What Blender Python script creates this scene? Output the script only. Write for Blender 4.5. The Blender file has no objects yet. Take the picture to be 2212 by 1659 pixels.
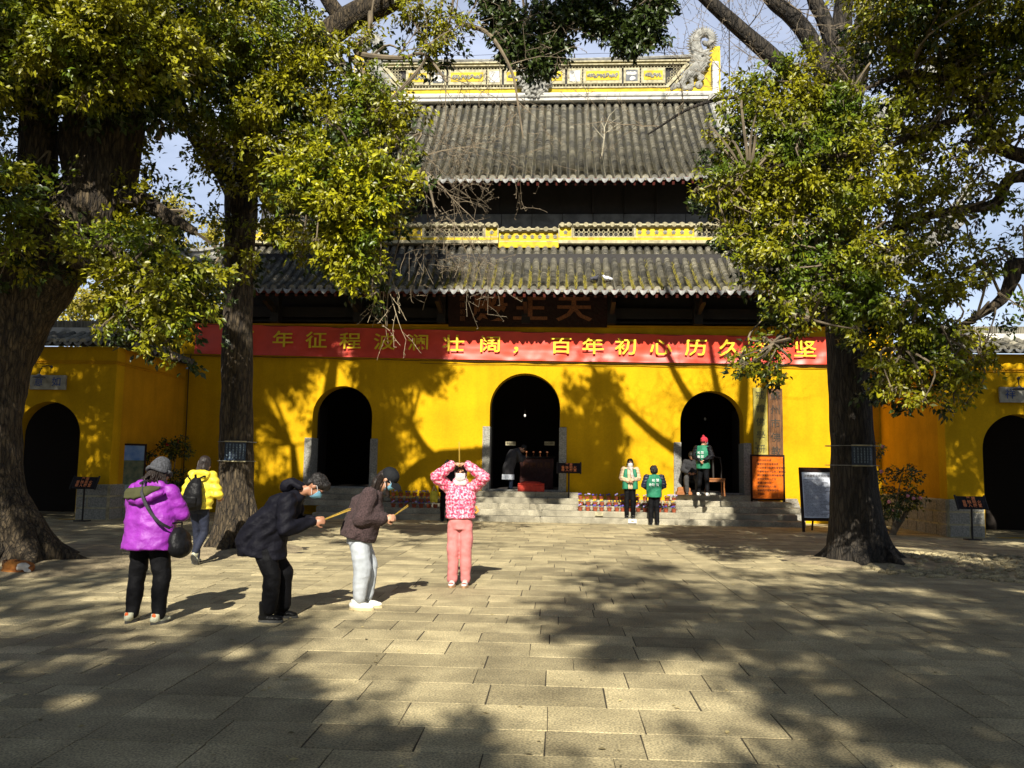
import bpy, math, random
import numpy as np
from mathutils import Vector, Matrix, noise as mn

scene = bpy.context.scene
COL = scene.collection
PI = math.pi
rad = math.radians

# ------------------------------------------------------------------ camera, sky, sun, exposure
F_PX = 1750.0                       # focal length for a 2212 px wide picture
CAM = np.array([1.2, 0.0, 1.6])
PITCH, YAW, ROLL = rad(5.67), rad(3.2), rad(0.9)
_F = np.array([-math.sin(YAW)*math.cos(PITCH), math.cos(YAW)*math.cos(PITCH), math.sin(PITCH)])
_R0 = np.array([math.cos(YAW), math.sin(YAW), 0.0])
_U0 = np.cross(_R0, _F)
_R = _R0*math.cos(ROLL)+_U0*math.sin(ROLL)
_U = -_R0*math.sin(ROLL)+_U0*math.cos(ROLL)
cd = bpy.data.cameras.new('camera'); cam = bpy.data.objects.new('camera', cd); COL.objects.link(cam)
cd.sensor_width = 36.0; cd.lens = 36.0*F_PX/2212.0
cd.clip_start = 0.05; cd.clip_end = 2500
cam.matrix_world = Matrix(((_R[0], _U[0], -_F[0], CAM[0]), (_R[1], _U[1], -_F[1], CAM[1]), (_R[2], _U[2], -_F[2], CAM[2]), (0, 0, 0, 1)))
scene.camera = cam

SUN_EL, SUN_AZ = rad(36.0), rad(1.5)
world = bpy.data.worlds.new('World'); scene.world = world; world.use_nodes = True
wn = world.node_tree.nodes; wl = world.node_tree.links
bg = wn['Background']; bg.inputs['Strength'].default_value = 0.05
sky = wn.new('ShaderNodeTexSky'); sky.sky_type = 'NISHITA'; sky.sun_disc = False
sky.sun_elevation = SUN_EL; sky.sun_rotation = PI + SUN_AZ
sky.air_density = 1.0; sky.dust_density = 0.2; sky.ozone_density = 2.0
# thin high cloud veil drifting over the blue
tc = wn.new('ShaderNodeTexCoord'); nz = wn.new('ShaderNodeTexNoise'); nz.inputs['Scale'].default_value = 2.2; nz.inputs['Detail'].default_value = 6
mpv = wn.new('ShaderNodeMapping'); mpv.inputs['Scale'].default_value = (1, 1, 3.0)
rmp = wn.new('ShaderNodeValToRGB'); rmp.color_ramp.elements[0].position = 0.35; rmp.color_ramp.elements[1].position = 0.75
rmp.color_ramp.elements[0].color = (0.16, 0.16, 0.16, 1); rmp.color_ramp.elements[1].color = (0.55, 0.55, 0.55, 1)
mxw = wn.new('ShaderNodeMixRGB'); mxw.inputs[2].default_value = (21.0, 22.6, 27.5, 1)
wl.new(tc.outputs['Generated'], mpv.inputs[0]); wl.new(mpv.outputs[0], nz.inputs['Vector']); wl.new(nz.outputs['Fac'], rmp.inputs[0])
sepw = wn.new('ShaderNodeSeparateXYZ'); mrw = wn.new('ShaderNodeMapRange'); mrw.interpolation_type = 'SMOOTHSTEP'      # the haze veil thins towards the zenith
mrw.inputs['From Min'].default_value = .46; mrw.inputs['From Max'].default_value = .70; mrw.inputs['To Min'].default_value = 1.0; mrw.inputs['To Max'].default_value = .0
mmw = wn.new('ShaderNodeMath'); mmw.operation = 'MULTIPLY'
wl.new(tc.outputs['Generated'], sepw.inputs[0]); wl.new(sepw.outputs['Z'], mrw.inputs['Value']); wl.new(rmp.outputs[0], mmw.inputs[0]); wl.new(mrw.outputs[0], mmw.inputs[1])
wl.new(mmw.outputs[0], mxw.inputs[0]); wl.new(sky.outputs[0], mxw.inputs[1]); wl.new(mxw.outputs[0], bg.inputs['Color'])

sl = bpy.data.lights.new('sun', 'SUN'); sl.energy = 5.0; sl.angle = rad(0.53); sl.color = (1.0, 0.94, 0.82)
so = bpy.data.objects.new('sun', sl); COL.objects.link(so)
LDIR = Vector((math.sin(SUN_AZ)*math.cos(SUN_EL), math.cos(SUN_AZ)*math.cos(SUN_EL), -math.sin(SUN_EL)))
so.rotation_euler = LDIR.to_track_quat('-Z', 'Y').to_euler()

scene.view_settings.view_transform = 'Standard'; scene.view_settings.look = 'None'
scene.view_settings.exposure = 0.78; scene.view_settings.gamma = 1.0
scene.view_settings.use_curve_mapping = False
scene.cycles.max_bounces = 5; scene.cycles.diffuse_bounces = 2; scene.cycles.transmission_bounces = 3; scene.cycles.transparent_max_bounces = 6

# survey helpers: bearings measured from the station at CAM, turned into world points
def ray(px, py): return _R*((px-1106)/F_PX)+_U*((829.5-py)/F_PX)+_F
def P(px, py, Y):
    r = ray(px, py); return Vector(CAM+r*((Y-CAM[1])/r[1]))
def G(px, py, Z=0.0):
    r = ray(px, py); return Vector(CAM+r*((Z-CAM[2])/r[2]))
def PXM(Y): return F_PX/Y

RNG = np.random.default_rng(7)
random.seed(11)

# ------------------------------------------------------------------ materials
def mat(name, col, rough=0.8, var=0.0, scale=6.0, bump=0.0, bscale=None, col2=None, metallic=0.0, spec=None,
        attr=None, wave=None, translucent=0.0, island=0.0, detail=5.0, sheen=0.0, bdist=0.02, thr=(0.35, 0.65), emit=0.0):
    m = bpy.data.materials.new(name); m.use_nodes = True
    n = m.node_tree.nodes; l = m.node_tree.links
    b = n['Principled BSDF']; out = n['Material Output']
    b.inputs['Roughness'].default_value = rough; b.inputs['Metallic'].default_value = metallic
    if spec is not None: b.inputs['Specular IOR Level'].default_value = spec
    if sheen: b.inputs['Sheen Weight'].default_value = sheen
    c = (*col, 1); last = None
    tcn = n.new('ShaderNodeTexCoord')
    if var > 0 or col2 is not None:
        nzn = n.new('ShaderNodeTexNoise'); nzn.inputs['Scale'].default_value = scale; nzn.inputs['Detail'].default_value = detail
        l.new(tcn.outputs['Object'], nzn.inputs['Vector'])
        r = n.new('ShaderNodeValToRGB'); r.color_ramp.elements[0].position = thr[0]; r.color_ramp.elements[1].position = thr[1]
        if col2 is not None: r.color_ramp.elements[0].color = c; r.color_ramp.elements[1].color = (*col2, 1)
        else:
            r.color_ramp.elements[0].color = (*[x*(1-var) for x in col], 1); r.color_ramp.elements[1].color = (*[min(1, x*(1+var)) for x in col], 1)
        l.new(nzn.outputs['Fac'], r.inputs[0]); last = r.outputs[0]
    if attr or island:
        if attr: at = n.new('ShaderNodeAttribute'); at.attribute_name = 'tone'; src = at.outputs['Fac']; amt = attr
        else: at = n.new('ShaderNodeNewGeometry'); src = at.outputs['Random Per Island']; amt = island
        mr = n.new('ShaderNodeMapRange'); mr.inputs['To Min'].default_value = 1-amt; mr.inputs['To Max'].default_value = 1+amt
        l.new(src, mr.inputs['Value'])
        mx = n.new('ShaderNodeVectorMath'); mx.operation = 'SCALE'
        if last is not None: l.new(last, mx.inputs[0])
        else: mx.inputs[0].default_value = col
        l.new(mr.outputs[0], mx.inputs['Scale']); last = mx.outputs[0]
    if last is not None: l.new(last, b.inputs['Base Color'])
    else: b.inputs['Base Color'].default_value = c
    if bump > 0:
        bn = n.new('ShaderNodeTexNoise'); bn.inputs['Scale'].default_value = bscale or scale*3; bn.inputs['Detail'].default_value = 8
        l.new(tcn.outputs['Object'], bn.inputs['Vector'])
        bp = n.new('ShaderNodeBump'); bp.inputs['Strength'].default_value = bump; bp.inputs['Distance'].default_value = bdist
        l.new(bn.outputs['Fac'], bp.inputs['Height']); l.new(bp.outputs[0], b.inputs['Normal'])
        m['bump'] = bp.name
    if translucent > 0:
        tr = n.new('ShaderNodeBsdfTranslucent'); ms = n.new('ShaderNodeMixShader'); ms.inputs[0].default_value = translucent
        if last is not None: l.new(last, tr.inputs['Color'])
        else: tr.inputs['Color'].default_value = c
        l.new(b.outputs[0], ms.inputs[1]); l.new(tr.outputs[0], ms.inputs[2]); l.new(ms.outputs[0], out.inputs['Surface'])
    if emit: b.inputs['Emission Color'].default_value = c; b.inputs['Emission Strength'].default_value = emit
    return m

def granite(name, col, attr=0.25):
    m = mat(name, col, 0.85, attr=attr, var=0.2, scale=2.2, bump=0.25, bscale=55, bdist=0.010)
    n = m.node_tree.nodes; l = m.node_tree.links; b = n['Principled BSDF']
    src = b.inputs['Base Color'].links[0].from_socket
    g = n.new('ShaderNodeNewGeometry')
    v = n.new('ShaderNodeTexNoise'); v.inputs['Scale'].default_value = 70; v.inputs['Detail'].default_value = 3; l.new(g.outputs['Position'], v.inputs['Vector'])
    r = n.new('ShaderNodeValToRGB'); r.color_ramp.elements[0].position = .36; r.color_ramp.elements[1].position = .64
    r.color_ramp.elements[0].color = (.58, .58, .58, 1); r.color_ramp.elements[1].color = (1.40, 1.37, 1.30, 1)
    s = n.new('ShaderNodeTexNoise'); s.inputs['Scale'].default_value = 1.3; s.inputs['Detail'].default_value = 7; s.inputs['Roughness'].default_value = .7; l.new(g.outputs['Position'], s.inputs['Vector'])
    r2 = n.new('ShaderNodeValToRGB'); r2.color_ramp.elements[0].position = .33; r2.color_ramp.elements[1].position = .6
    r2.color_ramp.elements[0].color = (.72, .70, .66, 1); r2.color_ramp.elements[1].color = (1.05, 1.03, 1.0, 1)
    m1 = n.new('ShaderNodeMixRGB'); m1.blend_type = 'MULTIPLY'; m1.inputs[0].default_value = 1
    m2 = n.new('ShaderNodeMixRGB'); m2.blend_type = 'MULTIPLY'; m2.inputs[0].default_value = 1
    l.new(v.outputs['Fac'], r.inputs[0]); l.new(s.outputs['Fac'], r2.inputs[0])
    l.new(src, m1.inputs[1]); l.new(r.outputs[0], m1.inputs[2]); l.new(m1.outputs[0], m2.inputs[1]); l.new(r2.outputs[0], m2.inputs[2])
    l.new(m2.outputs[0], b.inputs['Base Color'])
    return m

M = {}
M['stone'] = granite('granite_paving', (0.385, 0.333, 0.198), .27)
M['step'] = granite('granite_step', (0.33, 0.31, 0.24), 0.15)
M['joint'] = mat('joint_dirt', (0.045, 0.036, 0.020), 0.95, var=.4, scale=9, bump=.6, bscale=60)
M['soil'] = mat('sandy_soil', (0.30, 0.24, 0.14), 0.95, var=.35, scale=4, bump=.8, bscale=30, bdist=.04)
M['yellow'] = mat('ochre_limewash', (0.60, 0.34, 0.004), 0.9, var=.07, scale=1.2, bump=.25, bscale=14, spec=.15)
M['orange'] = mat('ochre_limewash_deep', (0.56, 0.27, 0.006), 0.9, var=.1, scale=1.2, bump=.25, bscale=14, spec=.15)
M['jamb'] = mat('jamb_granite', (0.27, 0.26, 0.22), 0.9, var=.3, scale=25, bump=.6, bscale=60)
M['tile'] = mat('weathered_tile', (0.085, 0.082, 0.072), 0.85, col2=(0.33, 0.30, 0.215), scale=2.3, attr=.35, bump=.5, bscale=40, thr=(.3, .72))
M['tilebed'] = mat('channel_tile', (0.010, 0.010, 0.009), 0.95, col2=(0.035, 0.030, 0.012), scale=5, bump=.7, bscale=25)
M['drip'] = mat('drip_tile_clay', (0.20, 0.20, 0.19), 0.85, var=.35, scale=9, attr=.35, bump=.5, bscale=60)
M['plaster'] = mat('weathered_white_plaster', (0.60, 0.58, 0.52), 0.9, col2=(0.20, 0.20, 0.185), scale=3.5, bump=.4, bscale=25, thr=(.5, .72))
M['cream'] = mat('cream_trim', (0.38, 0.34, 0.21), 0.85, var=.3, scale=7, bump=.3, bscale=40)
M['ryellow'] = mat('ridge_yellow', (0.55, 0.40, 0.02), 0.85, var=.3, scale=4, bump=.2)
M['greyrelief'] = mat('grey_stucco', (0.17, 0.165, 0.14), 0.9, col2=(0.34, 0.33, 0.29), scale=7, bump=.5, bscale=40)
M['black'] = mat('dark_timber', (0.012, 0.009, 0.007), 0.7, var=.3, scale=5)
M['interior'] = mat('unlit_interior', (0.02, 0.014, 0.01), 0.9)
M['redwood'] = mat('red_lacquer', (0.10, 0.016, 0.010), 0.6, var=.3, scale=8)
M['greyboard'] = mat('grey_board', (0.10, 0.105, 0.11), 0.8, var=.3, scale=4)
M['bark'] = mat('camphor_bark', (0.030, 0.021, 0.013), 0.95, col2=(0.12, 0.088, 0.048), scale=9, bump=1.0, bscale=16, bdist=.08)
M['bark2'] = mat('ginkgo_bark', (0.020, 0.016, 0.012), 0.95, col2=(0.068, 0.055, 0.040), scale=8, bump=1.0, bscale=14, bdist=.08)
M['twig'] = mat('dry_twig', (0.16, 0.125, 0.08), 0.9, var=.3, scale=5)
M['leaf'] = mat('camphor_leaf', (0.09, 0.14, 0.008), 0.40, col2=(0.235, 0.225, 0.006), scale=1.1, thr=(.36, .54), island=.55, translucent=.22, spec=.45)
M['leaf_y'] = mat('camphor_leaf_sunlit', (0.36, 0.35, 0.008), 0.42, island=.5, translucent=.25, spec=.45)  # brighter leaf colour, paints sunlight onto the lit spray
M['leaf_d'] = mat('camphor_leaf_dark', (0.035, 0.055, 0.008), 0.40, island=.5, translucent=.12, spec=.5)  # dark leaf colour; on the hanging crown it stands in for shade
M['leaf_gold'] = mat('golden_leaf', (0.34, 0.29, 0.02), 0.6, island=.4, translucent=.3)
M['plaster_grey'] = mat('aged_plaster', (0.36, 0.35, 0.31), 0.9, col2=(0.13, 0.13, 0.12), scale=3.5, bump=.4, bscale=25, thr=(.42, .65))
def fissures(k, sc, dark):           # cracked bark plates
    nt = M[k].node_tree; n = nt.nodes; l = nt.links; b = n['Principled BSDF']; tcx = [x for x in n if x.type == 'TEX_COORD'][0]
    mp = n.new('ShaderNodeMapping'); mp.inputs['Scale'].default_value = (sc, sc, sc*.20); nzz = n.new('ShaderNodeTexNoise'); nzz.inputs['Scale'].default_value = 3; nzz.inputs['Detail'].default_value = 4
    mxx = n.new('ShaderNodeMixRGB'); mxx.inputs[0].default_value = .35; l.new(tcx.outputs['Object'], mp.inputs[0]); l.new(mp.outputs[0], nzz.inputs['Vector']); l.new(mp.outputs[0], mxx.inputs[1]); l.new(nzz.outputs['Color'], mxx.inputs[2])
    vo = n.new('ShaderNodeTexVoronoi'); vo.feature = 'DISTANCE_TO_EDGE'; vo.inputs['Scale'].default_value = 1.0; l.new(mxx.outputs[0], vo.inputs['Vector'])
    rp = n.new('ShaderNodeValToRGB'); rp.color_ramp.elements[0].position = .0; rp.color_ramp.elements[1].position = .16; rp.color_ramp.elements[0].color = (dark, dark, dark, 1); rp.color_ramp.elements[1].color = (1, 1, 1, 1); l.new(vo.outputs['Distance'], rp.inputs[0])
    old = b.inputs['Base Color'].links[0].from_socket; mu = n.new('ShaderNodeMixRGB'); mu.blend_type = 'MULTIPLY'; mu.inputs[0].default_value = 1; l.new(old, mu.inputs[1]); l.new(rp.outputs[0], mu.inputs[2]); l.new(mu.outputs[0], b.inputs['Base Color'])
    bp = [x for x in n if x.type == 'BUMP'][0]; b2 = n.new('ShaderNodeBump'); b2.inputs['Strength'].default_value = 1.0; b2.inputs['Distance'].default_value = .05; l.new(rp.outputs[0], b2.inputs['Height']); l.new(bp.outputs[0], b2.inputs['Normal']); l.new(b2.outputs[0], b.inputs['Normal'])
def streaks(k):                      # rain streaks and worn patches on the limewash
    nt = M[k].node_tree; n = nt.nodes; l = nt.links; b = n['Principled BSDF']; g = n.new('ShaderNodeNewGeometry')
    for (sc, lo, hi, p0, p1) in (((2.5, 2.5, .22), .91, 1.02, .3, .55), ((.6, .6, .6), .92, 1.04, .35, .65), ((14, 14, 14), .93, 1.03, .3, .6)):
        mp = n.new('ShaderNodeMapping'); mp.inputs['Scale'].default_value = sc; z = n.new('ShaderNodeTexNoise'); z.inputs['Scale'].default_value = 1.5; z.inputs['Detail'].default_value = 7
        r = n.new('ShaderNodeMapRange'); r.inputs['From Min'].default_value = p0; r.inputs['From Max'].default_value = p1; r.inputs['To Min'].default_value = lo; r.inputs['To Max'].default_value = hi
        old = b.inputs['Base Color'].links[0].from_socket; mu = n.new('ShaderNodeVectorMath'); mu.operation = 'SCALE'
        l.new(g.outputs['Position'], mp.inputs[0]); l.new(mp.outputs[0], z.inputs['Vector']); l.new(z.outputs['Fac'], r.inputs['Value']); l.new(old, mu.inputs[0]); l.new(r.outputs[0], mu.inputs['Scale']); l.new(mu.outputs[0], b.inputs['Base Color'])
streaks('yellow'); streaks('orange')
for k in ('bark', 'bark2'):      # long vertical fissures
    nt = M[k].node_tree; tcx = [x for x in nt.nodes if x.type == 'TEX_COORD'][0]
    mp = nt.nodes.new('ShaderNodeMapping'); mp.inputs['Scale'].default_value = (1.6, 1.6, .28)
    nt.links.new(tcx.outputs['Object'], mp.inputs[0])
    for x in nt.nodes:
        if x.type == 'TEX_NOISE': nt.links.new(mp.outputs[0], x.inputs['Vector'])

fissures('bark', 30, .45); fissures('bark2', 24, .45)

# ------------------------------------------------------------------ object helpers
def tag(o, label=None, cat=None, group=None, kind=None):
    if label: o['label'] = label
    if cat: o['category'] = cat
    if group: o['group'] = group
    if kind: o['kind'] = kind
    return o

def link(o, parent=None, world_coords=True):
    COL.objects.link(o)
    if parent is not None:
        o.parent = parent
        if world_coords:
            w = Vector((0, 0, 0)); p = parent
            while p is not None: w += p.location; p = p.parent
            o.location = -w
    return o

def thing(name, loc, label, cat, group=None, rotz=0.0):
    o = bpy.data.objects.new(name, None); COL.objects.link(o); o.location = loc; o.rotation_euler = (0, 0, rotz)
    o.empty_display_size = .2
    return tag(o, label, cat, group)

class MB:
    def __init__(s): s.v = []; s.f = []; s.t = []
    def add(s, v, f, tone=None):
        k = len(s.v); s.v.extend([tuple(p) for p in v]); s.f.extend([tuple(i+k for i in q) for q in f])
        s.t.extend([RNG.random() if tone is None else tone]*len(v)); return s
    def box(s, x0, x1, y0, y1, z0, z1, tone=None):
        if tone is None: tone = RNG.random()
        v = [(x0, y0, z0), (x1, y0, z0), (x1, y1, z0), (x0, y1, z0), (x0, y0, z1), (x1, y0, z1), (x1, y1, z1), (x0, y1, z1)]
        return s.add(v, [(0, 3, 2, 1), (4, 5, 6, 7), (0, 1, 5, 4), (1, 2, 6, 5), (2, 3, 7, 6), (3, 0, 4, 7)], tone)
    def bbox(s, x0, x1, y0, y1, z0, z1, b=.01, tone=None):      # bevelled box
        if tone is None: tone = RNG.random()
        v = []; 
        for (z, i) in ((z0, 0), (z1-b, 0), (z1, b)):
            v += [(x0+i, y0+i, z), (x1-i, y0+i, z), (x1-i, y1-i, z), (x0+i, y1-i, z)]
        f = [(0, 3, 2, 1), (8, 9, 10, 11)]
        for k in (0, 4):
            for i in range(4): f.append((k+i, k+(i+1) % 4, k+4+(i+1) % 4, k+4+i))
        return s.add(v, f, tone)
    def obox(s, p0, p1, w, h, up=(0, 0, 1), tone=None):         # beam from p0 to p1
        p0 = Vector(p0); p1 = Vector(p1); d = (p1-p0).normalized(); u = Vector(up)
        a = d.cross(u)
        if a.length < 1e-4: a = d.cross(Vector((1, 0, 0)))
        a.normalize(); b = a.cross(d)
        v = []
        for p in (p0, p1):
            for (i, j) in ((-1, -1), (1, -1), (1, 1), (-1, 1)): v.append(p+a*(i*w/2)+b*(j*h/2))
        return s.add(v, [(0, 1, 2, 3), (7, 6, 5, 4), (0, 4, 5, 1), (1, 5, 6, 2), (2, 6, 7, 3), (3, 7, 4, 0)], tone)
    def tube(s, pts, radii, n=6, caps=True, tone=None, noise=0.0, flat=None):
        pts = [Vector(p) for p in pts]; k = len(pts)
        if not hasattr(radii, '__len__'): radii = [radii]*k
        v = []; f = []; ref = None
        for i, p in enumerate(pts):
            d = (pts[min(i+1, k-1)]-pts[max(i-1, 0)])
            if d.length < 1e-6: d = Vector((0, 0, 1))
            d.normalize()
            if ref is None: ref = Vector((1, 0, 0)) if abs(d.x) < .8 else Vector((0, 1, 0))
            a = ref-d*ref.dot(d)
            if a.length < 1e-4: a = d.orthogonal()
            a.normalize(); ref = a; b = d.cross(a)
            for j in range(n):
                t = 2*PI*j/n; r = radii[i]
                q = p+(a*math.cos(t)+b*math.sin(t))*r
                if noise: q = p+(q-p)*(1+noise*mn.noise(q*2.3)+noise*.5*mn.noise(q*7)+noise*.7*math.sin(t*5+p.z*.7+mn.noise(p)*3)*.35)
                v.append(q)
        for i in range(k-1):
            for j in range(n): f.append((i*n+j, i*n+(j+1) % n, (i+1)*n+(j+1) % n, (i+1)*n+j))
        if caps: f.append(tuple(range(n-1, -1, -1))); f.append(tuple((k-1)*n+j for j in range(n)))
        return s.add(v, f, tone)
    def lathe(s, prof, c=(0, 0, 0), n=16, tone=None):
        v = []; f = []
        for (r, z) in prof:
            for j in range(n): v.append((c[0]+r*math.cos(2*PI*j/n), c[1]+r*math.sin(2*PI*j/n), c[2]+z))
        for i in range(len(prof)-1):
            for j in range(n): f.append((i*n+j, i*n+(j+1) % n, (i+1)*n+(j+1) % n, (i+1)*n+j))
        f.append(tuple(range(n-1, -1, -1))); f.append(tuple((len(prof)-1)*n+j for j in range(n)))
        return s.add(v, f, tone)
    def ell(s, c, r, n=12, m=8, rot=None, tone=None, fn=None):
        v = []; f = []; c = Vector(c)
        for i in range(m+1):
            a = PI*i/m
            for j in range(n):
                t = 2*PI*j/n; q = Vector((r[0]*math.sin(a)*math.cos(t), r[1]*math.sin(a)*math.sin(t), r[2]*math.cos(a)))
                if fn: q = q*fn(q)
                if rot is not None: q = rot @ q
                v.append(c+q)
        for i in range(m):
            for j in range(n): f.append((i*n+j, (i+1)*n+j, (i+1)*n+(j+1) % n, i*n+(j+1) % n))
        return s.add(v, f, tone)
    def build(s, name, m, parent=None, smooth=False, world_coords=True, tone=False, weld=False):
        me = bpy.data.meshes.new(name); me.from_pydata(s.v, [], s.f)
        me.materials.append(m)
        if tone:
            a = me.attributes.new('tone', 'FLOAT', 'POINT'); a.data.foreach_set('value', np.array(s.t, dtype=np.float32))
        if smooth: me.polygons.foreach_set('use_smooth', [True]*len(me.polygons))
        me.update()
        o = bpy.data.objects.new(name, me); return link(o, parent, world_coords)

def text_obj(name, body, size, m, parent=None, extrude=.004, loc=(0, 0, 0), rot=(PI/2, 0, 0), align='CENTER', world_coords=True, sx=1.0, sy=1.0, bold=0.0, shear=0):
    c = bpy.data.curves.new('t', 'FONT'); c.body = body; c.size = size; c.extrude = extrude; c.align_x = align; c.align_y = 'CENTER'
    c.offset = bold; c.shear = shear; c.resolution_u = 2
    o = bpy.data.objects.new('t', c); COL.objects.link(o)
    dg = bpy.context.evaluated_depsgraph_get()
    me = bpy.data.meshes.new_from_object(o.evaluated_get(dg)); bpy.data.objects.remove(o)
    me.transform(Matrix.Diagonal((sx, sy, 1, 1)))
    me.transform(Matrix.Translation(loc) @ Matrix.Rotation(rot[2], 4, 'Z') @ Matrix.Rotation(rot[1], 4, 'Y') @ Matrix.Rotation(rot[0], 4, 'X'))
    me.name = name; me.materials.clear(); me.materials.append(m)
    r = bpy.data.objects.new(name, me); return link(r, parent, world_coords)

def copy_tree(o, parent=None):
    c = o.copy(); COL.objects.link(c)
    if parent is not None: c.parent = parent
    for ch in list(o.children): copy_tree(ch, c)
    return c

def crv(pts, n):                    # Catmull-Rom through points of any dimension
    p = np.array(pts, dtype=float); k = len(p); out = []
    q = np.vstack([2*p[0]-p[1], p, 2*p[-1]-p[-2]])
    for i in range(k-1):
        for j in range(n):
            t = j/n; a, b, c, d = q[i], q[i+1], q[i+2], q[i+3]
            out.append(.5*((2*b)+(-a+c)*t+(2*a-5*b+4*c-d)*t*t+(-a+3*b-3*c+d)*t**3))
    out.append(p[-1]); return out
# ------------------------------------------------------------------ ground and paving
AX = 0.23                            # axis of the hall
gm = MB(); gm.add([(-300, -60, -.005), (300, -60, -.005), (300, 400, -.005), (-300, 400, -.005)], [(0, 1, 2, 3)])
tag(gm.build('ground', M['joint']), kind='structure')
plaza = bpy.data.objects.new('pavement', None); COL.objects.link(plaza); plaza['kind'] = 'structure'

T1B, T2B, T3B = Vector((-6.9, 12.0, 0)), Vector((-4.45, 14.35, 0)), Vector((6.45, 14.7, 0))
PITS = [(-7.0, 12.6, 2.1, 2.2), (-4.6, 14.4, 1.15, 1.25), (7.0, 14.9, 1.6, 1.3)]
def in_pit(x, y):
    for (cx, cy, rx, ry) in PITS:
        if ((x-cx)/rx)**2+((y-cy)/ry)**2 < 1: return True
    return False

stones = []
def stone_v(x0, x1, y0, y1, ang=0.0):
    g = .0035+.003*random.random(); j = lambda: random.uniform(-.0035, .0035)
    h = random.uniform(-.0018, .0018); b = .0015
    gy = .004+.005*random.random(); x0 += g*.8; x1 -= g*.8; y0 += gy; y1 -= gy*.6
    cs = [(x0+j(), y0+j()), (x1+j(), y0+j()), (x1+j(), y1+j()), (x0+j(), y1+j())]
    tz = [h+random.uniform(-.0015, .0015) for _ in range(4)]
    cx = (x0+x1)/2; cy = (y0+y1)/2; v = []
    for (x, y) in cs: v.append((x, y, -.04))
    for k, (x, y) in enumerate(cs): v.append((x, y, tz[k]-.003))
    for k, (x, y) in enumerate(cs):
        v.append((x-math.copysign(b, x-cx), y-math.copysign(b, y-cy), tz[k]))
    f = [(8, 9, 10, 11)]
    for k in (0, 4):
        for i in range(4): f.append((k+i, k+(i+1) % 4, k+4+(i+1) % 4, k+4+i))
    return v, f, cx, cy
def row(xa, xb, y0, y1, la, lb):
    x = xa
    while x < xb-.05:
        l = random.uniform(la, lb)
        if xb-x-l < la*.6: l = xb-x
        cx, cy = x+l/2, (y0+y1)/2
        if not in_pit(cx, cy): stones.append(stone_v(x, x+l, y0, y1))
        x += l
PX0, PX1, BW = -1.5, 3.5, .46
y = .6
while y < 23.0:
    d = random.choice((.43, .46, .5)); row(PX0, PX1, y, y+d, .5, .92); y += d
for xb in (PX0-BW, PX1):
    y = .6
    while y < 23.0:
        l = random.uniform(.8, 1.25)
        if not in_pit(xb+BW/2, y+l/2): stones.append(stone_v(xb, xb+BW, y, y+l))
        y += l
for (xa, xb) in ((-17.0, PX0-BW), (PX1+BW, 17.0)):
    y = .6
    while y < 25.5:
        d = random.uniform(.24, .31)
        row(xa+random.uniform(-.3, 0) if xa < -5 else xa, xb, y, y+d, .34, .66); y += d
def on_screen(x, y):
    d = np.array([x, y, 0])-CAM; z = d @ _F
    if z < .5: return False
    sx = 1106+F_PX*(d @ _R)/z; sy = 829.5-F_PX*(d @ _U)/z
    return -60 < sx < 2272 and sy < 1760
vis = sorted([s for s in stones if on_screen(s[2], s[3])], key=lambda s: math.hypot(s[2]-CAM[0], s[3])/math.sqrt(abs(s[0][1][0]-s[0][0][0])))
near = set(id(s) for s in vis[:290])
rest = MB()
for s in stones:
    if id(s) in near:
        b = MB(); b.add(s[0], s[1]); b.build('paving_stone', M['stone'], plaza, tone=True)
    else: rest.add(s[0], s[1])
tag(rest.build('paving_field', M['stone'], plaza, tone=True), kind='stuff')
# earth pits round the trees: low uneven mounds
for k, (cx, cy, rx, ry) in enumerate(PITS):
    b = MB(); v = [(cx, cy, .09)]; f = []; n = 40; R = 8
    for i in range(1, R+1):
        for j in range(n):
            t = 2*PI*j/n; rr = i/R*(1.13+.07*mn.noise(Vector((math.cos(t)*2, math.sin(t)*2, k))))
            x = cx+rx*rr*math.cos(t); y = cy+ry*rr*math.sin(t)
            v.append((x, y, .085*(1-(i/R)**2)+.02*mn.noise(Vector((x*2, y*2, 0)))*(1-i/R*.7)-.02*(i == R)+.004))
    for j in range(n): f.append((0, 1+j, 1+(j+1) % n))
    for i in range(R-1):
        for j in range(n): a = 1+i*n; f.append((a+j, a+n+j, a+n+(j+1) % n, a+(j+1) % n))
    b.add(v, f); tag(b.build('soil', M['soil'], smooth=True), kind='structure')
# rough cobbles round the right tree
cb = MB()
for i in range(900):
    x = random.uniform(6.2, 11.5); y = random.uniform(12.2, 16.8)
    if ((x-8.6)/2.9)**2+((y-14.4)/2.1)**2 > 1 or (x-T3B.x)**2+(y-T3B.y)**2 < .7: continue
    s = random.uniform(.05, .085)
    cb.ell((x, y, .012+.09*max(0, 1-((x-7)/1.6)**2-((y-14.9)/1.3)**2)), (s, s*.8, .035), 7, 4)
tag(cb.build('cobbles', M['stone'], plaza, smooth=True, tone=True), kind='stuff')
# fallen leaf litter and paper scraps on the slabs
lit = MB()
for i in range(260):
    x = random.gauss(1, 3.5); y = random.uniform(3, 20); t = random.random()*PI; s = random.uniform(.012, .03)
    lit.add([(x+s*math.cos(t), y+s*math.sin(t), .008), (x-s*.5*math.sin(t), y+s*.5*math.cos(t), .014), (x-s*math.cos(t), y-s*math.sin(t), .008), (x+s*.5*math.sin(t), y-s*.5*math.cos(t), .008)], [(0, 1, 2, 3)])
tag(lit.build('leaf_litter', mat('litter', (.35, .28, .12), .9, island=.8)), 'scattered dry leaf scraps on the granite paving', 'leaf litter', kind='stuff')
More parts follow.
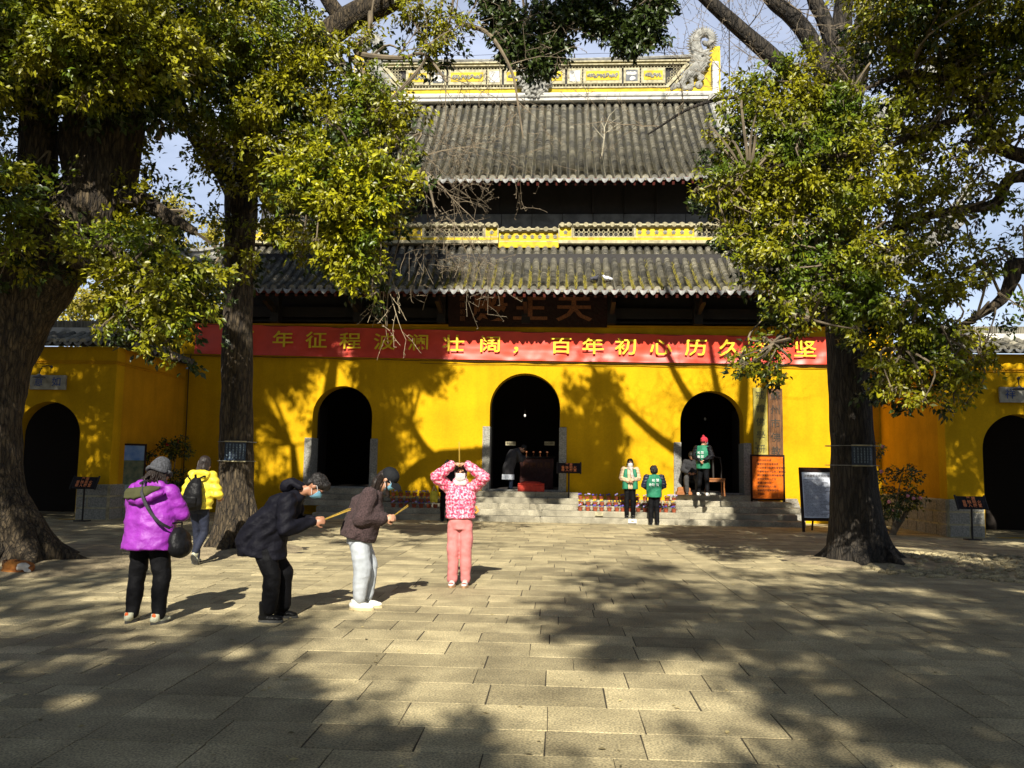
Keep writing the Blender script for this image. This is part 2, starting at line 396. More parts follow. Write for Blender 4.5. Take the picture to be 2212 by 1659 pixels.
# ------------------------------------------------------------------ smooth union of rounded solids
def blob(name, mb, m, parent=None, voxel=.02, smooth=4, disp=None, world_coords=True, clip=None, sf=.5, target=None):
    me = bpy.data.meshes.new('tmp'); me.from_pydata(mb.v, [], mb.f); me.update()
    o = bpy.data.objects.new('tmp', me); COL.objects.link(o)
    r = o.modifiers.new('r', 'REMESH'); r.mode = 'VOXEL'; r.voxel_size = voxel; r.use_smooth_shade = True
    if smooth:
        s = o.modifiers.new('s', 'SMOOTH'); s.factor = sf; s.iterations = smooth
    dg = bpy.context.evaluated_depsgraph_get(); e = o.evaluated_get(dg)
    r_me = bpy.data.meshes.new_from_object(e); bpy.data.objects.remove(o); bpy.data.meshes.remove(me)
    r_me.name = name
    if disp is not None or clip is not None:
        r_me.update(); nv = len(r_me.vertices)
        co = np.empty(nv*3, dtype=np.float32); r_me.vertices.foreach_get('co', co); co = co.reshape(-1, 3)
        if disp is not None:
            nr = np.empty(nv*3, dtype=np.float32); r_me.vertex_normals.foreach_get('vector', nr); nr = nr.reshape(-1, 3)
            d = np.array([disp(Vector(map(float, co[i])), Vector(map(float, nr[i]))) for i in range(nv)], dtype=np.float32)
            co = co+nr*d[:, None]
        r_me.vertices.foreach_set('co', co.ravel()); r_me.update()
    r_me.polygons.foreach_set('use_smooth', [True]*len(r_me.polygons))
    r_me.materials.clear(); r_me.materials.append(m)
    ob = bpy.data.objects.new(name, r_me); return link(ob, parent, world_coords)

# ------------------------------------------------------------------ the main hall
YW = 24.6
hall = thing('temple_hall', (AX, YW, 0), 'yellow walled two storey temple hall with sweeping grey tiled roofs behind the steps', 'temple')

def arch_wall(mb, x0, x1, z0, z1, y, thick, arches, n=22):
    # arches: (centre, half width, top, floor)
    def quad(a, b, c, d): mb.add([a, b, c, d], [(0, 1, 2, 3)], .5)
    xs = x0
    for (cx, hw, top, fl) in sorted(arches):
        quad((xs, y, z0), (cx-hw, y, z0), (cx-hw, y, z1), (xs, y, z1))
        sp = top-hw; prev = None
        if fl > z0: quad((cx-hw, y, z0), (cx+hw, y, z0), (cx+hw, y, fl), (cx-hw, y, fl))
        arc = [(cx-hw*math.cos(PI*i/n), sp+hw*math.sin(PI*i/n)) for i in range(n+1)]
        for (a, b) in zip(arc[:-1], arc[1:]):
            quad((a[0], y, a[1]), (b[0], y, b[1]), (b[0], y, z1), (a[0], y, z1))
            quad((b[0], y, b[1]), (a[0], y, a[1]), (a[0], y+thick, a[1]), (b[0], y+thick, b[1]))
        for s in (-1, 1):
            x = cx+s*hw
            if s < 0: quad((x, y+thick, fl), (x, y, fl), (x, y, sp), (x, y+thick, sp))
            else: quad((x, y, fl), (x, y+thick, fl), (x, y+thick, sp), (x, y, sp))
        quad((cx-hw, y, fl), (cx+hw, y, fl), (cx+hw, y+thick, fl), (cx-hw, y+thick, fl))
        xs = cx+hw
    quad((xs, y, z0), (x1, y, z0), (x1, y, z1), (xs, y, z1))
    quad((x0, y, z1), (x1, y, z1), (x1, y+thick, z1), (x0, y+thick, z1))
    for x in (x0, x1): quad((x, y, z0), (x, y+thick, z0), (x, y+thick, z1), (x, y, z1))

FL = .80
DOORS = [(AX-5.62, .93, 3.93, FL), (AX, 1.07, 4.38, FL), (AX+5.62, .94, 3.90, FL)]
w = MB(); arch_wall(w, AX-11.1, AX+11.0, 0, 5.80, YW, .55, DOORS); w.build('wall', M['yellow'], hall)
# cornice lip and thin score line across the wall
w = MB(); w.box(AX-11.12, AX+11.02, YW-.035, YW+.5, 5.802, 5.87); w.build('cornice', M['orange'], hall)
# the rooms behind the doors
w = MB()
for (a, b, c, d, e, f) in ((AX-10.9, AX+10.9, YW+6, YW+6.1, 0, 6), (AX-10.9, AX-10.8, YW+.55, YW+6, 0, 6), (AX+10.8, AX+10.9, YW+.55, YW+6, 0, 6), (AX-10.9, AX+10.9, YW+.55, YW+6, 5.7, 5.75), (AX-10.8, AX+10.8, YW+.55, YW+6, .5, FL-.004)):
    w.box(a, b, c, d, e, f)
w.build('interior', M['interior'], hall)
# stone door frames
for (cx, hw, top, fl), jt in zip(DOORS, (2.32, 2.74, 2.34)):
    for s in (-1, 1):
        b = MB(); x0 = cx+s*(hw-.02); x1 = cx+s*(hw+.20)
        b.bbox(min(x0, x1), max(x0, x1), YW-.07, YW+.62, fl, jt, .012); b.build('door_jamb', M['jamb'], hall, tone=True)
    b = MB(); b.bbox(cx-hw, cx+hw, YW-.02, YW+.35, fl, fl+.05, .01); b.build('threshold', M['jamb'], hall, tone=True)
    b = MB()          # dark door leaves folded open inside
    for s in (-1, 1): b.box(cx+s*(hw+.02)-.03, cx+s*(hw+.02)+.03, YW+.7, YW+1.6, fl, top-.5)
    b.build('door_leaf', M['black'], hall)

def sstep(a, b, x): t = min(1, max(0, (x-a)/(b-a))); return t*t*(3-2*t)
class Roof:
    def __init__(s, Ye, Yr, Ze, H, xg, Yg, xc, lift, ls, pw, yc):
        s.Ye, s.Yr, s.Ze, s.H, s.xg, s.Yg, s.xc, s.lift, s.ls, s.pw, s.yc = Ye, Yr, Ze, H, xg, Yg, xc, lift, ls, pw, yc
    def eave(s, x): t = max(0, (abs(x)-s.ls)/(s.xc-s.ls)); return s.Ye-s.yc*t*t
    def top(s, x):
        if abs(x) <= s.xg: return s.Yr
        return s.Yg+(s.eave(s.xc)-s.Yg)*(abs(x)-s.xg)/(s.xc-s.xg)
    def z(s, x, y):
        v = (y-s.Ye)/(s.Yr-s.Ye); t = max(0, (abs(x)-s.ls)/(s.xc-s.ls))
        return s.Ze+s.H*(.63*v+.37*v*abs(v))+s.lift*t**s.pw*max(0, 1-v)**1.4
UP = Roof(24.5, 29.6, 10.50, 4.80, 6.63, 26.6, 12.4, 2.7, 3.8, 2.0, .5)
LO = Roof(22.95, 25.7, 6.64, 2.05, 9.2, 25.7, 12.3, 1.9, 7.3, 2.3, .35)

def roof_build(R, pitch, step, moss=None, sag=.0):
    n = int(R.xc/pitch)
    # channel bed
    b = MB(); xs = [(-R.xc+2*R.xc*i/90) for i in range(91)]; K = 14; v = []; f = []
    for x in xs:
        y0 = R.eave(x); y1 = R.top(x)
        for k in range(K+1):
            y = y0+(y1-y0)*k/K; v.append((AX+x, y, R.z(x, y)-.065))
    for i in range(90):
        for k in range(K): a = i*(K+1)+k; f.append((a, a+K+1, a+K+2, a+1))
    b.add(v, f); b.build('tile_bed', M['tilebed'], hall, smooth=True)
    # boarded underside
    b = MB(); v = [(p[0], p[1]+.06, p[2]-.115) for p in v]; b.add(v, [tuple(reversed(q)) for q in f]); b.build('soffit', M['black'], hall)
    b = MB(); fv = []; ff = []          # fascia under the tiles
    for i, x in enumerate(xs):
        y = R.eave(x)+.05; z = R.z(x, y); fv += [(AX+x, y, z-.02), (AX+x, y, z-.16)]
    for i in range(90): ff.append((2*i, 2*i+1, 2*i+3, 2*i+2))
    b.add(fv, ff); b.build('fascia', M['redwood'], hall)
    A = 6
    for i in range(-n, n+1):
        x = i*pitch+random.uniform(-.008, .008)
        y0 = R.eave(x)-.04; y1 = R.top(x)-.02
        if y1-y0 < .3: continue
        b = MB(); v = []; f = []; tt = []; y = y0; rows = 0; ct = random.uniform(-.15, .15)
        while y < y1:
            tn = min(1, max(0, random.random()*.9+ct)); hj = random.uniform(-.005, .005); xj = random.uniform(-.006, .006)
            for (dy, r, h) in ((0, .102, .108), (step*1.0, .088, .088)):
                yy = min(y+dy, y1)
                z = R.z(x, yy)+hj
                for a in range(A+1):
                    t = PI*a/A; v.append((AX+x+xj-r*math.cos(t), yy-(.02*math.sin(t) if dy == 0 else 0), z+h*math.sin(t)-(.07 if a in (0, A) else .0)))
                    tt.append(tn)
                rows += 1
            sl = (R.z(x, y+.05)-R.z(x, y))/.05; y += step/math.sqrt(1+sl*sl)
        for r_ in range(rows-1):
            for a in range(A): q = r_*(A+1)+a; f.append((q, q+1, q+A+2, q+A+1))
        f.append(tuple(range(A+1)))
        b.v = v; b.f = f; b.t = tt; b.build('tile_row', M['tile'], hall, tone=True)
    # scalloped drip tiles between the rows, sharing one mesh
    b = MB(); w_ = pitch*.46; pr = [(-w_, .03), (-w_*.95, -.01), (-w_*.70, -.07), (-w_*.32, -.135), (0, -.160), (w_*.32, -.135), (w_*.70, -.07), (w_*.95, -.01), (w_, .03), (w_*.5, -.012), (0, -.022), (-w_*.5, -.012)]
    v = [(p[0], 0, p[1]) for p in pr]+[(p[0], .02, p[1]) for p in pr]; N = len(pr)
    f = [tuple(range(N)), tuple(range(2*N-1, N-1, -1))]+[(k, N+k, N+(k+1) % N, (k+1) % N) for k in range(N)]
    protos = []
    for q in range(4):
        me_b = MB(); me_b.add(v, f, q/3.0); o = me_b.build('drip_tile', M['drip'], hall, world_coords=False, tone=True); protos.append(o.data)
        if q: bpy.data.objects.remove(o)
        else: first = o
    for i in range(-n, n):
        x = (i+.5)*pitch; y = R.eave(x)-.06
        if first is not None: o = first; first = None
        else: o = bpy.data.objects.new('drip_tile', random.choice(protos)); COL.objects.link(o); o.parent = hall
        o.location = Vector((AX+x, y, R.z(x, y)+.005))-hall.location
        o.rotation_euler = (random.uniform(-.25, -.05), random.uniform(-.05, .05), 0)
    # rafters
    pr_ = pitch*1.07; k = int((R.xc-.8)/pr_)
    for i in range(-k, k+1):
        x = i*pr_; y = R.eave(x)+.02
        if abs(x) > R.xc-1.0: continue
        b = MB(); b.obox((AX+x, y, R.z(x, y)-.205), (AX+x, y+1.5, R.z(x, y+1.5)-.26), .075, .085)
        b.build('rafter', M['redwood'], hall)
    # side and rear slopes
    b = MB(); v = []; f = []
    for s in (-1, 1):
        k0 = len(v); NN = 12
        for i in range(NN+1):
            u = i/NN; x = R.xg+(R.xc-R.xg)*u; y = R.top(x) if i else R.top(R.xg+.001)
            z = R.z(x, y); v += [(AX+s*x, y, z), (AX+s*x, 2*R.Yr+2-y, z)]
        for i in range(NN): a = k0+2*i; f.append((a, a+1, a+3, a+2))
    b.add(v, f); b.build('side_slope', M['tile'], hall, tone=True)

roof_build(LO, .272, .085)
roof_build(UP, .280, .088)
b = MB(); v = []; f = []
for i in range(21):            # rear slope of the upper roof
    x = -UP.xg+2*UP.xg*i/20
    for k in range(9):
        y = UP.Ye+(UP.Yr-UP.Ye)*k/8; v.append((AX+x, 2*UP.Yr+.6-y, UP.z(0, y)))
for i in range(20):
    for k in range(8): a = i*9+k; f.append((a, a+9, a+10, a+1))
b.add(v, f); b.build('rear_slope', M['tilebed'], hall)
b = MB()
for s in (-1, 1):              # gable ends
    pts = [(AX+s*UP.xg, y, UP.z(0, y)) for y in np.linspace(UP.Yg, UP.Yr, 8)]+[(AX+s*UP.xg, 2*UP.Yr+.6-y, UP.z(0, y)) for y in np.linspace(UP.Yr, UP.Yg, 8)]
    b.add(pts, [tuple(range(len(pts)))])
b.build('gable', M['orange'], hall)

def ridge_beam(name, pts, w, h, m, n=1, parent=hall, cap=True):
    p = crv(pts, 5); b = MB(); v = []; f = []
    prof = [(-w/2, 0), (-w/2, h*.35), (-w*.36, h*.42), (-w*.36, h*.72), (-w*.55, h*.78), (-w*.42, h), (w*.42, h), (w*.55, h*.78), (w*.36, h*.72), (w*.36, h*.42), (w/2, h*.35), (w/2, 0)]
    K = len(prof)
    for i, q in enumerate(p):
        d = Vector(p[min(i+1, len(p)-1)])-Vector(p[max(0, i-1)]); d.z *= .0; d.normalize(); a = Vector((d.y, -d.x, 0))
        for (o, z) in prof: v.append(Vector(q)+a*o+Vector((0, 0, z)))
    for i in range(len(p)-1):
        for k in range(K): f.append((i*K+k, i*K+(k+1) % K, (i+1)*K+(k+1) % K, (i+1)*K+k))
    f += [tuple(range(K-1, -1, -1)), tuple((len(p)-1)*K+k for k in range(K))]
    b.add(v, f); return b.build(name, m, parent)
for s in (-1, 1):
    ys = np.linspace(UP.Yr, UP.Yg, 7)
    ridge_beam('gable_ridge', [(AX+s*UP.xg, y, UP.z(0, y)+.02+.06*i/6) for i, y in enumerate(ys)], .34, .55, M['plaster_grey'])
    xs = np.linspace(UP.xg, UP.xc+.25, 9)
    ridge_beam('hip_ridge', [(AX+s*x, UP.top(min(x, UP.xc-.01))+.02, UP.z(x, UP.top(min(x, UP.xc-.01)))+(.0 if i < 7 else .22*(i-6))) for i, x in enumerate(xs)], .34, .55, M['plaster_grey'])
    xs = np.linspace(LO.xg-.1, LO.xc+.2, 8)
    ridge_beam('hip_ridge', [(AX+s*x, LO.top(max(LO.xg+.001, min(x, LO.xc-.01))), LO.z(x, LO.top(max(LO.xg+.001, min(x, LO.xc-.01))))+.0+(.25*(i-5) if i > 5 else 0)) for i, x in enumerate(xs)], .32, .42, M['plaster_grey'])

# upper storey wall, boards and posts
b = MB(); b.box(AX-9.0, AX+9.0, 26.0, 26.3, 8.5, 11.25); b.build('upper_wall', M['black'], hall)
x = AX-8.9; k = 0
while x < AX+8.9:
    b = MB(); b.bbox(x, x+.98, 25.93, 25.99, 9.28, 9.80, .01); b.build('wall_panel', M['greyboard'], hall); x += 1.0; k += 1
for i in range(-8, 9):
    b = MB(); b.box(AX+i*1.05-.04, AX+i*1.05+.04, 25.94, 26.0, 9.82, 11.2); b.build('mullion', M['black'], hall)
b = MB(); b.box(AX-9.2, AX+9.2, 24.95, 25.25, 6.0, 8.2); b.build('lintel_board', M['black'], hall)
b = MB(); b.box(AX-11, AX+11, 24.66, 24.9, 6.1, 6.42); b.build('eave_beam', M['black'], hall)
b = MB(); b.box(AX-11, AX+11, YW+.05, 30.6, 5.95, 6.0); b.box(AX-10.9, AX+10.9, 30.7, 30.8, 0, 10); b.build('ceiling', M['black'], hall)
for i in range(-4, 5): b = MB(); b.box(AX+i*2.6-.13, AX+i*2.6+.13, 24.3, 24.64, 5.88, 6.8); b.obox((AX+i*2.6, 24.6, 6.2), (AX+i*2.6, 23.4, 6.45), .12, .2); b.build('bracket', M['black'], hall)

# waist ridge
def rings(mb, x0, x1, z0, z1, y, p, r, tr, skip=None):
    nx = max(1, int((x1-x0)/p)); nzz = max(1, int((z1-z0)/p))
    for i in range(nx):
        for k in range(nzz):
            cx = x0+(i+.5)*(x1-x0)/nx; cz = z0+(k+.5)*(z1-z0)/nzz
            if skip and skip(cx, cz): continue
            v = []; f = []; n = 8
            for j in range(n):
                t = 2*PI*(j+.5*(k % 2))/n
                for (dr, dy) in ((-tr, 0), (0, -tr), (tr, 0), (0, tr)): v.append((cx+(r+dr)*math.cos(t), y+dy, cz+(r+dr)*math.sin(t)))
            for j in range(n):
                for q in range(4): f.append((j*4+q, ((j+1) % n)*4+q, ((j+1) % n)*4+(q+1) % 4, j*4+(q+1) % 4))
            mb.add(v, f, .5)
def flower(mb, x, y, z, r):
    for k in range(5):
        t = 2*PI*k/5+PI/2; mb.ell((x+r*.6*math.cos(t), y, z+r*.6*math.sin(t)), (r*.42, .02, r*.42), 6, 4)
    mb.ell((x, y-.01, z), (r*.3, .025, r*.3), 6, 4)
WY = 25.45; Z0 = 8.66
for (xa, xb, kind) in ((-9.3, -7.25, 'y'), (-7.2, -5.34, 'l'), (-5.3, -3.42, 'y'), (-3.38, -1.43, 'l'), (-1.40, -.98, 'y'), (-.98, .98, 'c'), (.98, 1.40, 'y'), (1.43, 3.38, 'l'), (3.42, 5.3, 'y'), (5.34, 7.2, 'l'), (7.25, 9.3, 'y')):
    yo = .16 if kind == 'c' else 0; zo = -.10 if kind == 'c' else 0; e = 0 if kind == 'c' else .0
    y = WY+yo; a, c = AX+xa, AX+xb
    seg = MB(); seg.box(a-.015, c+.015, y-.10, y+.3, Z0+zo, Z0+.10+zo); 
    bs = seg.build('waist_ridge', M['cream'] if kind != 'c' else M['ryellow'], hall)
    seg = MB(); seg.box(a-.02, c+.02, y-.08, y+.3, Z0+.55+zo, Z0+.58+zo); seg.box(a-.02, c+.02, y-.045, y+.3, Z0+.20+zo, Z0+.235+zo)
    seg.box(a-.02, a+.02, y-.04, y+.28, Z0+.235+zo, Z0+.53+zo); seg.box(c-.02, c+.02, y-.04, y+.28, Z0+.235+zo, Z0+.53+zo); seg.box(a-.02, c+.02, y-.05, y+.3, Z0+.531+zo, Z0+.549+zo)
    seg.build('moulding', M['cream'], bs)
    seg = MB(); seg.box(a-.015, c+.015, y-.05, y+.3, Z0+.101+zo, Z0+.20+zo); seg.build('band', M['ryellow'], bs)
    if kind == 'l':
        seg = MB(); seg.box(a+.03, c-.03, y+.12, y+.28, Z0+.236, Z0+.529); seg.build('recess', M['black'], bs)
        seg = MB(); rings(seg, a+.03, c-.03, Z0+.235, Z0+.53, y-.005, .147, .075, .013); tag(seg.build('lattice', M['cream'], bs), kind='stuff')
    else:
        seg = MB(); seg.box(a+.02, c-.02, y, y+.28, Z0+.236+zo, Z0+.529+zo); seg.build('band', M['ryellow'], bs)
        nf = max(1, int((c-a)/.24))
        for i in range(nf): seg = MB(); flower(seg, a+(i+.5)*(c-a)/nf, y-.01, Z0+.38+zo, .07); seg.build('relief', M['greyrelief'], bs)
    seg = MB(); nn = max(1, int(round((c-a)/.27)))           # wavy tile cap
    for i in range(nn):
        cx = a+(i+.5)*(c-a)/nn; seg.tube([(cx, y-.15, Z0+.595+zo), (cx, y+.15, Z0+.68+zo)], [.075, .085], 8)
    seg.box(a, c, y-.12, y+.35, Z0+.58+zo, Z0+.63+zo); seg.build('cap_tiles', M['cream'], bs, tone=True)

# top ridge
RY = 29.35; RZ = 15.22
tr = MB(); tr.box(AX-6.75, AX+6.75, RY-.14, RY+.55, RZ, RZ+.27); tr.tube([(AX-6.7, RY-.12, RZ+.20), (AX+6.7, RY-.12, RZ+.20)], [.10, .10], 8)
top_ridge = tr.build('top_ridge', M['plaster'], hall)
tr = MB(); tr.box(AX-6.7, AX+6.7, RY-.03, RY+.45, RZ+.27, RZ+.50); tr.build('band', M['ryellow'], top_ridge)
tr = MB(); tr.box(AX-5.0, AX+5.0, RY-.07, RY+.1, RZ+.50, RZ+.56); tr.box(AX-5.7, AX+5.7, RY-.09, RY+.45, RZ+1.40, RZ+1.44)
tr.box(AX-5.8, AX+5.8, RY-.14, RY+.5, RZ+1.49, RZ+1.54)
for s in (-1, 1):
    tr.obox((AX+s*4.95, RY-.03, RZ+.52), (AX+s*5.75, RY-.03, RZ+1.43), .12, .07, up=(0, 1, 0)); tr.obox((AX+s*5.15, RY-.02, RZ+.52), (AX+s*5.95, RY-.02, RZ+1.43), .08, .05, up=(0, 1, 0))
tr.build('moulding', M['cream'], top_ridge)
tr = MB(); tr.box(AX-5.7, AX+5.7, RY-.05, RY+.5, RZ+1.44, RZ+1.49); tr.build('band', M['ryellow'], top_ridge)
tr = MB(); v = []
for s in (0,):
    prof = [(-.12, 1.54), (-.15, 1.6), (-.02, 1.70), (.35, 1.70), (.5, 1.6), (.5, 1.54)]
    NX = 24; f = []
    for i in range(NX+1):
        x = -5.85+11.7*i/NX; up = .10*(abs(x)/5.85)**2.2
        for (yy, zz) in prof: v.append((AX+x, RY+yy, RZ+zz+up))
    K = len(prof)
    for i in range(NX):
        for k in range(K-1): f.append((i*K+k, (i+1)*K+k, (i+1)*K+k+1, i*K+k+1))
    tr.add(v, f)
tr.build('ridge_cap', M['greyrelief'], top_ridge)
tr = MB(); tr.box(AX-5.5, AX+5.5, RY+.10, RY+.4, RZ+.50, RZ+1.42); tr.build('recess', M['black'], top_ridge)
PAN = [(.50, 1.10), (1.29, 1.74), (1.89, 3.23), (3.40, 3.90), (4.05, 4.85)]
def in_panel(cx, cz):
    x = abs(cx-AX); z = cz-RZ
    if x > 5.05+(z-.5)*.8: return True
    if .68 < z < 1.27:
        for (a, c) in PAN:
            if a-.05 < x < c+(.5*(z-.7) if a > 4 else 0)+.05: return True
    return x < .5
tr = MB(); rings(tr, AX-5.8, AX+5.8, RZ+.56, RZ+1.40, RY-.01, .118, .058, .012, in_panel); tag(tr.build('lattice', M['cream'], top_ridge), kind='stuff')
for s in (-1, 1):
    for q, (a, c) in enumerate(PAN):
        x0, x1 = sorted((AX+s*a, AX+s*c)); ex = .0
        p = MB(); p.bbox(x0-.05, x1+.05, RY-.05, RY+.2, RZ+.68, RZ+1.28, .012); pn = p.build('relief_panel', M['cream'], top_ridge)
        if q in (1, 3):
            p = MB(); p.box(x0+.03, x1-.03, RY-.06, RY-.045, RZ+.76, RZ+1.20); p.build('tablet', M['plaster'] if q == 1 else M['greyboard'], pn)
            if q == 3:
                p = MB()
                for _ in range(7): p.ell((random.uniform(x0+.1, x1-.1), RY-.062, RZ+random.uniform(.82, 1.14)), (.08, .015, .07), 7, 4)
                p.build('painting', M['plaster'], pn)
        else:
            p = MB(); p.box(x0+.05, x1-.05, RY-.062, RY-.045, RZ+.80, RZ+1.16); p.build('field', M['ryellow'], pn)
            p = MB(); k = max(3, int((x1-x0)/.13))
            pts = [(x0+.12+(x1-x0-.24)*i/(k*2), RY-.07, RZ+.98+.09*math.sin(i*1.9)) for i in range(k*2+1)]
            p.tube(pts, .028, 5)
            for i in range(k): flower(p, x0+.14+(x1-x0-.28)*i/(max(1, k-1)), RY-.075, RZ+.98+.05*math.sin(i*2.3), .06)
            p.build('relief', M['greyrelief'], pn)
# lotus-and-lion centre piece
cm = MB(); c0 = Vector((AX, RY-.18, RZ+.75))
for k in range(9):
    t = PI*(k+.5)/9+PI; cm.ell((c0.x+.30*math.cos(t), c0.y, c0.z-.12+.34*math.sin(t)), (.10, .09, .26), 8, 6, Matrix.Rotation(-(t-PI*1.5), 3, 'Y'))
cm.ell((c0.x, c0.y-.08, c0.z-.22), (.22, .12, .32), 10, 8)
for (dx, dz, r) in ((-.42, .15, .24), (.42, .12, .24), (0, .40, .30), (-.2, .62, .17), (.22, .62, .17), (-.55, .4, .14), (.56, .36, .14), (-.5, -.12, .17), (.5, -.15, .17)):
    cm.ell((c0.x+dx, c0.y, c0.z+dz), (r, .17, r), 10, 8)
cm.ell((c0.x, c0.y-.14, c0.z+.34), (.15, .14, .14), 8, 6)
blob('ridge_ornament', cm, M['greyrelief'], hall, .022, 1, disp=lambda p, n: .055*(mn.noise(p*9)+.6*mn.noise(p*19)))
# dragon finials, mouths towards the middle
def dz(zx, zy): return ((1084.6+zx*.2452-1157)/59.3, RZ+(222-(43.4+zy*.2452))/58.5)
for s in (-1, 1):
    d = MB(); X = lambda x: AX+s*x; yb = RY+.08
    def D3(zx, zy, dy=0): a, z = dz(zx, zy); return Vector((X(a), yb+dy, z))
    tl = crv([(1800, 330), (1775, 270), (1752, 205), (1762, 140), (1800, 100), (1850, 88), (1893, 112), (1905, 160), (1880, 192), (1845, 190), (1828, 165)], 4)
    tail = [D3(*q) for q in tl]; rr_ = [.26-.19*(i/(len(tl)-1)) for i in range(len(tl))]; d.tube(tail, rr_, 10)
    q = crv([(1800, 345, .26), (1745, 350, .24), (1700, 335, .15), (1640, 322, .11), (1600, 318, .09), (1588, 328, .06)], 3); d.tube([D3(a, c) for a, c, _ in q], [max(.04, r) for *_, r in q], 9)
    q = crv([(1790, 380, .20), (1720, 385, .13), (1660, 374, .075), (1612, 360, .05)], 3); d.tube([D3(a, c) for a, c, _ in q], [r for *_, r in q], 8)
    q = crv([(1810, 350, .30), (1780, 420, .28), (1720, 465, .24), (1665, 500, .18), (1640, 560, .13), (1660, 600, .07)], 3); d.tube([D3(a, c) for a, c, _ in q], [r for *_, r in q], 10)
    d.tube([D3(1720, 470), D3(1715, 540), D3(1735, 600)], [.16, .10, .06], 8); d.ell(D3(1738, 328, -.15), (.09, .08, .085), 10, 8); d.ell(D3(1760, 312, -.12), (.10, .06, .04), 8, 6)
    for (a, c, e, g_) in ((1800, 300, 1905, 240), (1820, 320, 1915, 275), (1825, 350, 1905, 320), (1825, 380, 1895, 365), (1810, 410, 1880, 410), (1790, 440, 1850, 450), (1760, 470, 1800, 500)):
        d.tube([D3(a, c, -.08), D3((a+e)/2, (c+g_)/2+6, -.14), D3(e, g_, -.02)], [.11, .075, .012], 6)
    for (a, c, r) in ((1560, 600, .12), (1610, 590, .14), (1700, 610, .15), (1780, 590, .16), (1800, 520, .15), (1540, 620, .09), (1655, 620, .10)): d.ell(D3(a, c, -.1), (r, .09, r), 8, 6)
    dr = blob('dragon_finial', d, M['greyrelief'], hall, .022, 1, disp=lambda p, n: .012*mn.noise(p*15)+.009*math.sin(p.z*70)*math.sin(p.x*70))
    sp = MB()
    for i in range(2, len(tail)-8):
        q = Vector(tail[i]); t_ = (Vector(tail[i+1])-Vector(tail[i-1])).normalized(); nrm = Vector((-t_.z, 0, t_.x))*s
        base = q+nrm*rr_[i]*.8; sp.tube([base, base+nrm*.15], [.055, .004], 4)
    sp.build('spines', M['greyrelief'], dr)
    tw = MB()
    for i in range(7): tw.tube([D3(1608+i*16, 334+i*3, -.06), D3(1608+i*16, 352+i*3, -.06)], [.020, .004], 4)
    tw.build('teeth', M['plaster'], dr)
    wk = MB()
    wk.tube([D3(a, c) for a, c in crv([(1590, 320), (1575, 280), (1535, 240), (1520, 200), (1480, 178), (1460, 145), (1425, 120), (1395, 98)], 4)], .010, 4)
    wk.tube([D3(a, c) for a, c in crv([(1588, 335), (1560, 310), (1520, 298), (1490, 280), (1440, 270), (1400, 245), (1345, 235)], 4)], .010, 4)
    wk.build('whisker', M['black'], dr)
    b = MB(); b.box(min(X(5.7), X(6.98)), max(X(5.7), X(6.98)), RY+.16, RY+.5, RZ+.27, RZ+1.5); b.box(min(X(6.5), X(6.98)), max(X(6.5), X(6.98)), RY+.16, RY+.5, RZ+1.5, RZ+2.2); b.build('finial_back', M['ryellow'], hall)
    b = MB(); b.bbox(min(X(6.62), X(6.85)), max(X(6.62), X(6.85)), RY-.2, RY+.11, RZ-.5, RZ+1.45, .05); b.build('finial_post', M['plaster'], hall)
rod = MB()
for x in (-5, -3.8, -2.6, -1.3, 1.5, 2.85, 3.9, 4.9): rod.tube([(AX+x, RY+.1, RZ+1.7), (AX+x, RY+.1, RZ+1.95)], [.05, .012], 5)
rod.tube([(AX+x, RY+.1, RZ+1.93+.012*math.sin(x*3)) for x in np.linspace(-5.6, 5.6, 30)], .008, 4)
rod.tube([(AX+7.25, RY, RZ-2), (AX+7.3, RY, RZ+4)], .022, 5); rod.build('lightning_wire', M['black'], hall)

# grass in the lower gutters
ms = MB()
for i in range(-26, 22):
    x = (i+.5)*.272
    if random.random() < .12 or abs(x) > 6.5: continue
    k = int(random.uniform(30, 220)); lo = random.uniform(.1, .3); hi = random.uniform(.35, .85)
    for _ in range(k):
        y = LO.Ye+(LO.Yr-LO.Ye)*random.triangular(0, hi, .1); z = LO.z(x, y); xx = AX+x+random.gauss(0, .035); h = random.uniform(.03, .09)
        a = random.uniform(-.06, .06); ms.add([(xx-.009, y, z), (xx+.009, y, z), (xx+a, y-random.uniform(0, .05), z+h)], [(0, 1, 2)])
tag(ms.build('gutter_grass', mat('dry_moss', (.26, .22, .03), .9, island=.6), hall), kind='stuff')
ms = MB()
for c in (-1.35, -2.1):        # dry reeds on the lower roof
    for _ in range(26):
        x = c+random.gauss(0, .2); y = random.uniform(23.3, 24.1); z = LO.z(x, y); ms.tube([(AX+x, y, z), (AX+x+random.gauss(0, .1), y-.1, z+.4), (AX+x+random.gauss(0, .3), y-.25, z+random.uniform(.3, .7))], .006, 3)
tag(ms.build('roof_reeds', M['twig'], hall), kind='stuff')
sp = thing('sapling', P(1300, 337, 25.9), 'small bare pale sapling growing from the upper roof tiles', 'sapling')
b = MB(); q = P(1300, 337, 25.9)
def spx(px, py): return P(px, py, 25.7)
b.tube([q, spx(1305, 300), spx(1306, 275), spx(1316, 250), spx(1330, 236)], [.03, .022, .015, .010, .005], 5)
for l in ([(1305, 300), (1290, 283), (1280, 270)], [(1306, 278), (1298, 262), (1302, 252)], [(1305, 290), (1325, 275), (1345, 262)], [(1316, 268), (1340, 250)], [(1310, 285), (1322, 283), (1338, 277)]):
    b.tube([spx(*a) for a in l], [.012]*(len(l)-1)+[.004], 4)
b.build('stem', mat('pale_twig', (.45, .40, .28), .9), sp)

